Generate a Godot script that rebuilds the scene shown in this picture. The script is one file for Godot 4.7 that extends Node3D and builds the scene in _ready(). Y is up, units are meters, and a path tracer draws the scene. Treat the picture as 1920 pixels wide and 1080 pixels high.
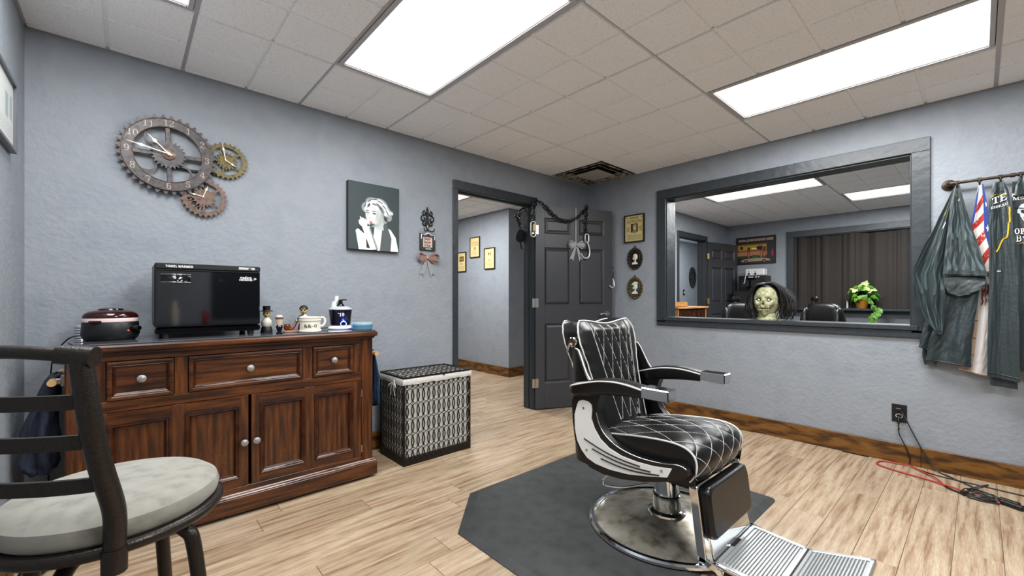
extends Node3D
# A barber's room: wall with a chest and clock, a doorway to a hall, a wall with an opening into a second room.
# Axes: x along the chest wall (0 at the corner with the opening wall), z away from the chest wall, y up; metres.

const F := 0.3048
const H := 2.393
const XL := -4.246
const ZN := 4.9
var M := {}
var taken := {}
var rng := RandomNumberGenerator.new()


# ---------------------------------------------------------------- mesh builder (faces given counter-clockwise from outside)
class B:
	var st := SurfaceTool.new()
	var uvs := false
	func _init() -> void:
		st.begin(Mesh.PRIMITIVE_TRIANGLES)
		st.set_smooth_group(-1)
	func sm(k: int) -> B:
		st.set_smooth_group(k)
		return self
	func v(p: Vector3, uv: Vector2) -> void:
		st.set_uv(uv)
		st.add_vertex(p)
	func tri(a: Vector3, b: Vector3, c: Vector3) -> void:
		v(a, Vector2.ZERO); v(c, Vector2.ZERO); v(b, Vector2.ZERO)
	func quad(a: Vector3, b: Vector3, c: Vector3, d: Vector3) -> void:
		tri(a, b, c); tri(a, c, d)
	# a = lower left, b = lower right, c = upper right, d = upper left, as seen from the front
	func sheet(a: Vector3, b: Vector3, c: Vector3, d: Vector3) -> B:
		sm(-1)
		v(a, Vector2(0, 1)); v(c, Vector2(1, 0)); v(b, Vector2(1, 1))
		v(a, Vector2(0, 1)); v(d, Vector2(0, 0)); v(c, Vector2(1, 0))
		return self
	func box(c: Vector3, s: Vector3, bev := 0.0, bs := Basis()) -> B:
		sm(-1)
		var h := s * 0.5
		var b: float = min(bev, min(h.x, min(h.y, h.z)) * 0.95)
		var P := {}
		for sx in [-1, 1]:
			for sy in [-1, 1]:
				for sz in [-1, 1]:
					P[[sx, sy, sz, 0]] = c + bs * Vector3(sx * h.x, sy * (h.y - b), sz * (h.z - b))
					P[[sx, sy, sz, 1]] = c + bs * Vector3(sx * (h.x - b), sy * h.y, sz * (h.z - b))
					P[[sx, sy, sz, 2]] = c + bs * Vector3(sx * (h.x - b), sy * (h.y - b), sz * h.z)
		for s1 in [-1, 1]:
			var q := [P[[s1, -1, -1, 0]], P[[s1, 1, -1, 0]], P[[s1, 1, 1, 0]], P[[s1, -1, 1, 0]]]
			fq(q, s1 > 0)
			q = [P[[-1, s1, -1, 1]], P[[-1, s1, 1, 1]], P[[1, s1, 1, 1]], P[[1, s1, -1, 1]]]
			fq(q, s1 > 0)
			q = [P[[-1, -1, s1, 2]], P[[1, -1, s1, 2]], P[[1, 1, s1, 2]], P[[-1, 1, s1, 2]]]
			fq(q, s1 > 0)
		if b > 0.0:
			for s1 in [-1, 1]:
				for s2 in [-1, 1]:
					var q := [P[[s1, s2, -1, 0]], P[[s1, s2, -1, 1]], P[[s1, s2, 1, 1]], P[[s1, s2, 1, 0]]]
					fq(q, s1 * s2 > 0)
					q = [P[[s1, -1, s2, 0]], P[[s1, 1, s2, 0]], P[[s1, 1, s2, 2]], P[[s1, -1, s2, 2]]]
					fq(q, s1 * s2 > 0)
					q = [P[[-1, s1, s2, 1]], P[[-1, s1, s2, 2]], P[[1, s1, s2, 2]], P[[1, s1, s2, 1]]]
					fq(q, s1 * s2 > 0)
					for s3 in [-1, 1]:
						var t := [P[[s1, s2, s3, 0]], P[[s1, s2, s3, 1]], P[[s1, s2, s3, 2]]]
						if s1 * s2 * s3 > 0:
							tri(t[0], t[1], t[2])
						else:
							tri(t[0], t[2], t[1])
		return self
	func fq(q: Array, fwd: bool) -> void:
		if fwd:
			quad(q[0], q[1], q[2], q[3])
		else:
			quad(q[3], q[2], q[1], q[0])
	# box by its two corners
	func span(lo: Vector3, hi: Vector3, bev := 0.0) -> B:
		return box((lo + hi) * 0.5, hi - lo, bev)
	# parametric grid, rows j (v) by columns i (u); outside is d/du x d/dv
	func grid(nu: int, nv: int, f: Callable, group := 1, uvon := false) -> B:
		sm(group)
		var pts := []
		for j in nv + 1:
			var row := []
			for i in nu + 1:
				row.append(f.call(float(i) / nu, float(j) / nv))
			pts.append(row)
		for j in nv:
			for i in nu:
				var a: Vector3 = pts[j][i]
				var b: Vector3 = pts[j][i + 1]
				var c: Vector3 = pts[j + 1][i + 1]
				var d: Vector3 = pts[j + 1][i]
				if uvon:
					var u0 := float(i) / nu
					var u1 := float(i + 1) / nu
					var v0 := float(j) / nv
					var v1 := float(j + 1) / nv
					if a.distance_squared_to(b) > 1e-12:
						v(a, Vector2(u0, v0)); v(c, Vector2(u1, v1)); v(b, Vector2(u1, v0))
					if c.distance_squared_to(d) > 1e-12:
						v(a, Vector2(u0, v0)); v(d, Vector2(u0, v1)); v(c, Vector2(u1, v1))
				else:
					if a.distance_squared_to(b) > 1e-12:
						tri(a, b, c)
					if c.distance_squared_to(d) > 1e-12:
						tri(a, c, d)
		return self
	# lathe about local y; profile from bottom to top on the outside; sharp edges where the profile turns by more than 35 degrees
	func lathe(prof: Array, seg := 32, xf := Transform3D(), sx := 1.0, sz := 1.0) -> B:
		var k := 10
		for n in prof.size() - 1:
			var p: Vector2 = prof[n]
			var q: Vector2 = prof[n + 1]
			if n > 0 and absf((q - p).angle_to(p - prof[n - 1])) > 0.6:
				k += 1
			sm(k)
			for i in seg:
				var a0 := TAU * i / seg
				var a1 := TAU * (i + 1) / seg
				var d0 := Vector3(cos(a0) * sx, 0, sin(a0) * sz)
				var d1 := Vector3(cos(a1) * sx, 0, sin(a1) * sz)
				var y0 := Vector3(0, p.y, 0)
				var y1 := Vector3(0, q.y, 0)
				var A := xf * (d0 * p.x + y0)
				var Bq := xf * (d0 * q.x + y1)
				var C := xf * (d1 * q.x + y1)
				var D := xf * (d1 * p.x + y0)
				if q.x > 1e-6:
					tri(A, Bq, C)
				if p.x > 1e-6:
					tri(A, C, D)
		return self
	func cyl(p0: Vector3, p1: Vector3, r0: float, r1 := -1.0, seg := 16) -> B:
		return tube([p0, p1], [r0, r0 if r1 < 0.0 else r1], seg)
	# swept round tube; r is a number or one number per point
	func tube(pts: Array, r, seg := 8, closed := false, caps := true, flat := 1.0) -> B:
		var n := pts.size()
		var rings := []
		var up := Vector3.ZERO
		for i in n:
			var t: Vector3
			if closed:
				t = pts[(i + 1) % n] - pts[(i - 1 + n) % n]
			else:
				t = pts[min(i + 1, n - 1)] - pts[max(i - 1, 0)]
			t = t.normalized()
			if up == Vector3.ZERO:
				up = t.cross(Vector3.UP if absf(t.y) < 0.9 else Vector3.RIGHT).normalized()
			up = (up - t * up.dot(t)).normalized()
			var sd := t.cross(up)
			var rr: float = r[i] if r is Array else r
			var ring := []
			for k in seg:
				var a := TAU * k / seg
				ring.append(pts[i] + (up * cos(a) + sd * sin(a) * flat) * rr)
			rings.append(ring)
		sm(2)
		for i in (n if closed else n - 1):
			var A: Array = rings[i]
			var C: Array = rings[(i + 1) % n]
			for k in seg:
				var k1 := (k + 1) % seg
				quad(A[k], A[k1], C[k1], C[k])
		if not closed and caps:
			sm(-1)
			for e in [0, n - 1]:
				for k in seg:
					var k1 := (k + 1) % seg
					if e == 0:
						tri(pts[0], rings[0][k1], rings[0][k])
					else:
						tri(pts[e], rings[e][k], rings[e][k1])
		return self
	# polygon in the local xy plane pushed along local z from 0 to depth (counter-clockwise outline)
	func extrude(poly: PackedVector2Array, depth: float, xf := Transform3D(), bev := 0.0) -> B:
		if Geometry2D.is_polygon_clockwise(poly):
			poly.reverse()
		var idx := Geometry2D.triangulate_polygon(poly)
		sm(-1)
		var top := poly
		var z1 := depth
		if bev > 0.0:
			var ins := Geometry2D.offset_polygon(poly, -bev)
			if ins.size() == 1 and ins[0].size() == poly.size():
				# match start points
				var best := 0
				var bd := 1e9
				for k in poly.size():
					var dd: float = ins[0][k].distance_squared_to(poly[0])
					if dd < bd:
						bd = dd
						best = k
				var pp := PackedVector2Array()
				for k in poly.size():
					pp.append(ins[0][(k + best) % poly.size()])
				top = pp
		for t in range(0, idx.size(), 3):
			var a := poly[idx[t]]
			var b := poly[idx[t + 1]]
			var c := poly[idx[t + 2]]
			var ccw := (b - a).cross(c - a) > 0.0
			var fa := top[idx[t]]
			var fb := top[idx[t + 1]] if ccw else top[idx[t + 2]]
			var fc := top[idx[t + 2]] if ccw else top[idx[t + 1]]
			tri(xf * Vector3(fa.x, fa.y, z1), xf * Vector3(fb.x, fb.y, z1), xf * Vector3(fc.x, fc.y, z1))
			if not ccw:
				var w := b
				b = c
				c = w
			tri(xf * Vector3(a.x, a.y, 0), xf * Vector3(c.x, c.y, 0), xf * Vector3(b.x, b.y, 0))
		var n := poly.size()
		var k := 20
		var zb := z1 - (bev if top != poly else 0.0)
		for i in n:
			var p := poly[i]
			var q := poly[(i + 1) % n]
			var o := poly[(i - 1 + n) % n]
			if absf((q - p).angle_to(p - o)) > 0.6:
				k += 1
			sm(k)
			quad(xf * Vector3(p.x, p.y, 0), xf * Vector3(q.x, q.y, 0), xf * Vector3(q.x, q.y, zb), xf * Vector3(p.x, p.y, zb))
			if top != poly:
				sm(-1)
				var tp := top[i]
				var tq := top[(i + 1) % n]
				quad(xf * Vector3(p.x, p.y, zb), xf * Vector3(q.x, q.y, zb), xf * Vector3(tq.x, tq.y, z1), xf * Vector3(tp.x, tp.y, z1))
		return self
	# flat ring between two outlines of the same number of points, pushed along z
	func ring(outer: PackedVector2Array, inner: PackedVector2Array, depth: float, xf := Transform3D()) -> B:
		var n := outer.size()
		for i in n:
			var j := (i + 1) % n
			var o0 := outer[i]
			var o1 := outer[j]
			var i0 := inner[i]
			var i1 := inner[j]
			sm(-1)
			quad(xf * Vector3(o0.x, o0.y, depth), xf * Vector3(o1.x, o1.y, depth), xf * Vector3(i1.x, i1.y, depth), xf * Vector3(i0.x, i0.y, depth))
			quad(xf * Vector3(o1.x, o1.y, 0), xf * Vector3(o0.x, o0.y, 0), xf * Vector3(i0.x, i0.y, 0), xf * Vector3(i1.x, i1.y, 0))
			quad(xf * Vector3(o0.x, o0.y, 0), xf * Vector3(o1.x, o1.y, 0), xf * Vector3(o1.x, o1.y, depth), xf * Vector3(o0.x, o0.y, depth))
			quad(xf * Vector3(i1.x, i1.y, 0), xf * Vector3(i0.x, i0.y, 0), xf * Vector3(i0.x, i0.y, depth), xf * Vector3(i1.x, i1.y, depth))
		return self
	func ball(c: Vector3, r: Vector3, nu := 16, nv := 10, bs := Basis()) -> B:
		return grid(nu, nv, func(u: float, w: float) -> Vector3:
			var a := -TAU * u
			var e := PI * (w - 0.5)
			return c + bs * Vector3(r.x * cos(e) * cos(a), r.y * sin(e), r.z * cos(e) * sin(a)), 3)
	func mesh() -> ArrayMesh:
		st.generate_normals()
		return st.commit()


# ---------------------------------------------------------------- naming and nodes
func numbered(called: String) -> String:
	var n: int = taken.get(called, -1) + 1
	taken[called] = n
	return called if n == 0 else "%s_%03d" % [called, n]

func tag(o: Node3D, label: String, category: String, group := "") -> Node3D:
	o.set_meta("label", label)
	o.set_meta("category", category)
	if group:
		o.set_meta("group", group)
	return o

func thing(called: String, label: String, category: String, at := Vector3.ZERO, turn := 0.0, group := "") -> Node3D:
	var o := Node3D.new()
	o.name = numbered(called)
	add_child(o, true)
	o.position = at
	o.rotation.y = turn
	tag(o, label, category, group)
	return o

func part(parent: Node3D, called: String, shape, m: Material, label := "") -> MeshInstance3D:
	var o := MeshInstance3D.new()
	o.name = called
	o.mesh = shape.mesh() if shape is B else shape
	o.material_override = m
	parent.add_child(o, true)
	if label:
		o.set_meta("label", label)
	return o

func solo(called: String, label: String, category: String, shape, m: Material, at := Vector3.ZERO, turn := 0.0, group := "") -> MeshInstance3D:
	var o := part(self, numbered(called), shape, m)
	o.position = at
	o.rotation.y = turn
	tag(o, label, category, group)
	return o

func struct(called: String, shape, m: Material) -> MeshInstance3D:
	var o := part(self, called, shape, m)
	o.set_meta("kind", "structure")
	return o

func struct_node(called: String, at := Vector3.ZERO, turn := 0.0) -> Node3D:
	var o := Node3D.new()
	o.name = called
	add_child(o, true)
	o.position = at
	o.rotation.y = turn
	o.set_meta("kind", "structure")
	return o

func circle(r: float, n := 24, cx := 0.0, cy := 0.0, ry := -1.0) -> PackedVector2Array:
	var p := PackedVector2Array()
	for i in n:
		var a := TAU * i / n
		p.append(Vector2(cx + cos(a) * r, cy + sin(a) * (r if ry < 0.0 else ry)))
	return p

func rect(x0: float, y0: float, x1: float, y1: float) -> PackedVector2Array:
	return PackedVector2Array([Vector2(x0, y0), Vector2(x1, y0), Vector2(x1, y1), Vector2(x0, y1)])

func smooth_path(pts: Array, n := 8, closed := false) -> Array:
	var out := []
	var c := pts.size()
	for i in (c if closed else c - 1):
		var p0: Vector3 = pts[(i - 1 + c) % c] if closed else pts[max(i - 1, 0)]
		var p1: Vector3 = pts[i]
		var p2: Vector3 = pts[(i + 1) % c]
		var p3: Vector3 = pts[(i + 2) % c] if closed else pts[min(i + 2, c - 1)]
		for k in n:
			out.append(p1.cubic_interpolate(p2, p0, p3, float(k) / n))
	if not closed:
		out.append(pts[c - 1])
	return out

# letters as thin meshes; origin at the middle of the text, facing local +z
func text_mesh(s: String, height: float, depth := 0.0008, face := "Droid Sans", weight := 400, italic := false) -> TextMesh:
	var t := TextMesh.new()
	var f := SystemFont.new()
	f.font_names = PackedStringArray([face])
	f.font_weight = weight
	f.font_italic = italic
	t.font = f
	t.font_size = 32
	t.pixel_size = height / 23.0
	t.depth = depth
	t.curve_step = 2.0
	t.text = s
	return t

func letters(parent: Node3D, called: String, s: String, height: float, m: Material, xf: Transform3D, width := 0.0, face := "Droid Sans", weight := 400, italic := false) -> MeshInstance3D:
	var t := text_mesh(s, height, 0.0008, face, weight, italic)
	var o := part(parent, called, t, m)
	o.transform = xf
	if width > 0.0:
		var w: float = t.get_aabb().size.x
		if w > 1e-4:
			o.transform = xf * Transform3D(Basis.from_scale(Vector3(width / w, 1, 1)), Vector3.ZERO)
	return o


# ---------------------------------------------------------------- materials
func ramp(stops: Array) -> Gradient:
	var g := Gradient.new()
	var o := PackedFloat32Array()
	var c := PackedColorArray()
	for s in stops:
		o.append(s[0])
		c.append(s[1])
	g.offsets = o
	g.colors = c
	return g

func noise_tex(stops: Array, freq: float, seed_n: int, kind := FastNoiseLite.TYPE_SIMPLEX_SMOOTH, oct := 4, size := 512, warp := 0.0, normal := 0.0) -> NoiseTexture2D:
	var n := FastNoiseLite.new()
	n.seed = seed_n
	n.noise_type = kind
	n.frequency = freq
	n.fractal_octaves = oct
	if kind == FastNoiseLite.TYPE_CELLULAR:
		n.cellular_return_type = FastNoiseLite.RETURN_DISTANCE
	if warp > 0.0:
		n.domain_warp_enabled = true
		n.domain_warp_amplitude = warp
		n.domain_warp_frequency = freq * 0.6
	var t := NoiseTexture2D.new()
	t.width = size
	t.height = size
	t.seamless = true
	t.seamless_blend_skirt = 0.2
	t.noise = n
	if normal > 0.0:
		t.as_normal_map = true
		t.bump_strength = normal
	if stops:
		t.color_ramp = ramp(stops)
	return t

func mat(c: Color, rough := 0.6, metal := 0.0) -> StandardMaterial3D:
	var m := StandardMaterial3D.new()
	m.albedo_color = c
	m.roughness = rough
	m.metallic = metal
	return m

func tri_map(m: StandardMaterial3D, tex: Texture2D, scale: Vector3, world := false, offset := Vector3.ZERO) -> StandardMaterial3D:
	m.albedo_texture = tex
	m.uv1_triplanar = true
	m.uv1_world_triplanar = world
	m.uv1_scale = scale
	m.uv1_offset = offset
	m.uv1_triplanar_sharpness = 4.0
	return m

func detail(m: StandardMaterial3D, tex: Texture2D, scale: Vector3, world := false) -> StandardMaterial3D:
	m.detail_enabled = true
	m.detail_albedo = tex
	m.detail_blend_mode = BaseMaterial3D.BLEND_MODE_MUL
	m.detail_uv_layer = BaseMaterial3D.DETAIL_UV_2
	m.uv2_triplanar = true
	m.uv2_world_triplanar = world
	m.uv2_scale = scale
	m.uv2_triplanar_sharpness = 4.0
	return m

func relief(m: StandardMaterial3D, tex: Texture2D, strength: float) -> StandardMaterial3D:
	m.heightmap_enabled = true
	m.heightmap_texture = tex
	m.heightmap_scale = strength
	return m

func img_mat(im: Image, rough := 0.7) -> StandardMaterial3D:
	var m := mat(Color.WHITE, rough)
	m.albedo_texture = ImageTexture.create_from_image(im)
	m.texture_repeat = false
	return m

func grey(v: float) -> Color:
	return Color(v, v, v)

func make_materials() -> void:
	var bump_wall := noise_tex([], 0.032, 3, FastNoiseLite.TYPE_SIMPLEX_SMOOTH, 4, 1024, 22.0)
	var wall_tone := noise_tex([[0.0, Color(0.93, 0.94, 0.95)], [0.5, Color(1, 1, 1)], [1.0, Color(0.95, 0.955, 0.965)]], 0.008, 9, FastNoiseLite.TYPE_SIMPLEX_SMOOTH, 5, 512)
	M.wall = relief(tri_map(mat(Color(0.555, 0.575, 0.60), 0.62), wall_tone, Vector3.ONE * 0.8, true), bump_wall, 0.20)
	# mineral-fibre tile: white with scattered pin holes
	var pin := Image.create(1024, 1024, false, Image.FORMAT_RGB8)
	pin.fill(Color(1, 1, 1))
	var pr := RandomNumberGenerator.new()
	pr.seed = 5
	for n in 7000:
		var sz := 1 + pr.randi() % 3
		pin.fill_rect(Rect2i(pr.randi() % 1020, pr.randi() % 1020, sz, 1 + pr.randi() % 3), grey(pr.randf_range(0.42, 0.78)))
	M.tile = tri_map(mat(Color(0.975, 0.98, 0.985), 0.9), ImageTexture.create_from_image(pin), Vector3.ONE * 1.45, true)
	M.grid_bar = mat(Color(0.72, 0.72, 0.73), 0.45)
	M.plenum = mat(Color(0.35, 0.35, 0.35), 0.9)
	M.slab = mat(Color(0.5, 0.47, 0.44), 0.9)
	M.trim = relief(tri_map(mat(Color(0.195, 0.22, 0.24), 0.38), noise_tex([[0.0, grey(0.86)], [1.0, grey(1.0)]], 0.02, 31), Vector3(2, 2, 2), true), noise_tex([], 0.02, 32, FastNoiseLite.TYPE_SIMPLEX, 3, 256), 0.12)
	M.door = tri_map(mat(Color(0.215, 0.22, 0.235), 0.4), noise_tex([[0.0, grey(0.92)], [1.0, grey(1.0)]], 0.02, 33), Vector3(6, 1.0, 6))
	M.chrome = mat(Color(0.86, 0.87, 0.88), 0.08, 1.0)
	M.nickel = mat(Color(0.74, 0.73, 0.70), 0.28, 1.0)
	M.white_lamp = mat(Color(0.9, 0.9, 0.9), 0.5)
	# floor planks
	var fine := noise_tex([[0.0, grey(0.80)], [0.5, grey(0.95)], [1.0, grey(1.0)]], 0.03, 41, FastNoiseLite.TYPE_SIMPLEX, 4, 512)
	var grain := noise_tex([[0.0, Color(0.48, 0.37, 0.28)], [0.25, Color(0.595, 0.48, 0.375)], [0.42, Color(0.685, 0.585, 0.475)], [0.7, Color(0.735, 0.65, 0.545)], [1.0, Color(0.78, 0.71, 0.615)]], 0.012, 42, FastNoiseLite.TYPE_SIMPLEX_SMOOTH, 5, 1024, 22.0)
	M.planks = []
	for k in 8:
		var tone: float = [1.0, 0.95, 1.03, 0.91, 1.0, 0.97, 1.05, 0.93][k]
		var m := mat(Color(tone, tone * [1.0, 0.99, 1.0, 0.985, 1.01, 1.0, 0.995, 1.0][k], tone * [1.0, 0.98, 0.985, 0.97, 1.0, 1.01, 0.99, 0.98][k]).clamp(Color.BLACK, Color(1, 1, 1)), 0.42)
		tri_map(m, grain, Vector3(0.16, 2.4, 2.4), false, Vector3(0.13 * k, 0.37 * k, 0.29 * k))
		detail(m, fine, Vector3(0.7, 16, 16))
		M.planks.append(m)
	# stained baseboard
	var knot := noise_tex([[0.0, Color(0.15, 0.085, 0.03)], [0.3, Color(0.29, 0.175, 0.06)], [0.5, Color(0.42, 0.27, 0.09)], [0.75, Color(0.48, 0.32, 0.12)], [1.0, Color(0.34, 0.21, 0.075)]], 0.009, 51, FastNoiseLite.TYPE_SIMPLEX_SMOOTH, 5, 512, 70.0)
	M.base_x = tri_map(mat(Color.WHITE, 0.4), knot, Vector3(0.9, 4.0, 4.0), true)
	M.base_z = tri_map(mat(Color.WHITE, 0.4), knot, Vector3(4.0, 4.0, 0.9), true, Vector3(0, 0.3, 0.2))
	# chest wood, grain along x and along y
	var cw := noise_tex([[0.0, Color(0.15, 0.068, 0.028)], [0.3, Color(0.25, 0.122, 0.05)], [0.5, Color(0.36, 0.185, 0.075)], [0.75, Color(0.45, 0.245, 0.10)], [1.0, Color(0.50, 0.285, 0.12)]], 0.010, 61, FastNoiseLite.TYPE_SIMPLEX_SMOOTH, 5, 512, 18.0)
	var cf := noise_tex([[0.0, grey(0.62)], [0.4, grey(0.9)], [1.0, grey(1.0)]], 0.03, 62, FastNoiseLite.TYPE_SIMPLEX, 3, 512)
	M.chest_h = detail(tri_map(mat(Color(0.95, 0.97, 0.97), 0.33), cw, Vector3(0.45, 5.5, 5.5), true), cf, Vector3(2.0, 22, 22), true)
	M.chest_v = detail(tri_map(mat(Color(0.95, 0.97, 0.97), 0.33), cw, Vector3(5.5, 0.45, 5.5), true, Vector3(0.4, 0.1, 0.2)), cf, Vector3(22, 2.0, 22), true)
	M.chest_dark = tri_map(mat(Color(0.62, 0.55, 0.5), 0.3), cw, Vector3(2, 2, 2), true)
	M.chest_worn_highlight = detail(tri_map(mat(Color(0.95, 0.93, 0.92), 0.28), noise_tex([[0.0, Color(0.12, 0.06, 0.05)], [0.36, Color(0.30, 0.14, 0.07)], [0.46, Color(0.70, 0.62, 0.58)], [1.0, Color(0.80, 0.74, 0.71)]], 0.02, 66, FastNoiseLite.TYPE_SIMPLEX, 4, 512), Vector3(0.35, 3.0, 3.0), true), cf, Vector3(2, 8, 8), true)  # worn moulding wood with bright highlights painted into the pale tone
	M.black_gloss = mat(Color(0.03, 0.032, 0.04), 0.08)
	M.black_satin = mat(Color(0.055, 0.055, 0.06), 0.4)
	M.black_matte = mat(Color(0.07, 0.07, 0.075), 0.7)
	M.white_print = mat(Color(0.9, 0.9, 0.9), 0.5)
	M.white_paint = mat(Color(0.86, 0.86, 0.85), 0.45)
	M.leather = relief(tri_map(mat(Color(0.042, 0.042, 0.045), 0.33), noise_tex([[0.0, grey(0.8)], [1.0, grey(1.0)]], 0.02, 71), Vector3.ONE * 6.0), noise_tex([], 0.05, 72, FastNoiseLite.TYPE_CELLULAR, 2, 512), 0.04)
	M.piping = mat(Color(0.84, 0.83, 0.81), 0.5)
	M.thread = mat(Color(0.80, 0.79, 0.76), 0.7)
	M.glass = StandardMaterial3D.new()
	M.glass.albedo_color = Color(0.9, 0.95, 0.95, 0.15)
	M.glass.transparency = BaseMaterial3D.TRANSPARENCY_ALPHA
	M.glass.roughness = 0.03
	M.gold_paper = tri_map(mat(Color(0.86, 0.76, 0.50), 0.75), noise_tex([[0.0, Color(0.82, 0.78, 0.7)], [1.0, grey(1.0)]], 0.02, 81), Vector3.ONE * 8)
	M.ink = mat(Color(0.10, 0.085, 0.06), 0.8)
	M.ivory = mat(Color(0.88, 0.85, 0.78), 0.4)
	M.plug_black = mat(Color(0.03, 0.03, 0.033), 0.45)
	# glitter
	var gl := noise_tex([[0.0, grey(0.35)], [0.45, grey(0.62)], [0.6, grey(0.9)], [1.0, grey(1.0)]], 0.09, 91, FastNoiseLite.TYPE_CELLULAR, 1, 512)
	M.glitter = relief(tri_map(mat(Color(0.93, 0.93, 0.94), 0.45, 0.15), gl, Vector3.ONE * 7.0), gl, 0.12)


# ---------------------------------------------------------------- scene
func _ready() -> void:
	rng.seed = 7
	# camera: level, the lens shifted up a little
	var cam := Camera3D.new()
	cam.name = "camera"
	cam.projection = Camera3D.PROJECTION_FRUSTUM
	cam.near = 0.05
	cam.far = 60.0
	var fpx := 796.4
	cam.size = cam.near * 1080.0 / fpx
	cam.frustum_offset = Vector2(0, cam.near * 19.4 / fpx)
	cam.position = Vector3(-3.893, 1.116, 3.016)
	cam.rotation = Vector3(0, -0.7377, 0)
	add_child(cam)
	cam.current = true
	var env := Environment.new()
	env.background_mode = Environment.BG_COLOR
	env.background_color = Color(0.02, 0.02, 0.02)
	env.tonemap_mode = Environment.TONE_MAPPER_LINEAR
	env.tonemap_exposure = 1.0
	env.sdfgi_enabled = true
	env.ssao_enabled = true
	env.ssil_enabled = true
	var we := WorldEnvironment.new()
	we.name = "world"
	we.environment = env
	add_child(we)
	make_materials()
	shell()
	ceilings()
	doors_and_openings()
	objects()

const LAMP_E := 5.3

# recessed two by four foot troffer: x0..x1, z0..z1 of its hole in the grid
func troffer(label: String, x0: float, x1: float, z0: float, z1: float, power := 1.0) -> void:
	var c := Vector3((x0 + x1) * 0.5, H, (z0 + z1) * 0.5)
	var t := thing("ceiling_light", label, "ceiling light", c, 0.0, "recessed ceiling lights")
	var w := x1 - x0 - 0.03
	var l := z1 - z0 - 0.03
	var fr := B.new()
	for s in [-1, 1]:
		fr.box(Vector3(s * (w * 0.5 - 0.011), 0.008, 0), Vector3(0.022, 0.014, l), 0.003)
		fr.box(Vector3(0, 0.008, s * (l * 0.5 - 0.011)), Vector3(w - 0.044, 0.014, 0.022), 0.003)
	part(t, "frame", fr, M.grid_bar)
	var hs := B.new()
	hs.box(Vector3(0, 0.085, 0), Vector3(w, 0.004, l))
	for s in [-1, 1]:
		hs.box(Vector3(s * (w * 0.5 - 0.002), 0.05, 0), Vector3(0.004, 0.07, l))
		hs.box(Vector3(0, 0.05, s * (l * 0.5 - 0.002)), Vector3(w, 0.07, 0.004))
	part(t, "housing", hs, M.white_paint)
	var lens := B.new().box(Vector3(0, 0.010, 0), Vector3(w - 0.04, 0.004, l - 0.04))
	var lm := mat(Color(0.9, 0.9, 0.88), 0.4)
	lm.emission_enabled = true
	lm.emission = Color(1.0, 0.975, 0.95)
	lm.emission_energy_multiplier = 0.95
	part(t, "lens", lens, lm, "prismatic white light diffuser")
	var al := AreaLight3D.new()
	al.name = "lamp"
	al.area_size = Vector2(w - 0.05, l - 0.05)
	al.light_color = Color(0.985, 0.995, 1.0)
	al.light_energy = LAMP_E * power
	al.area_range = 14.0
	al.shadow_enabled = true
	al.position = Vector3(0, 0.004, 0)
	al.rotation = Vector3(-PI / 2, 0, 0)
	t.add_child(al)

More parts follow.
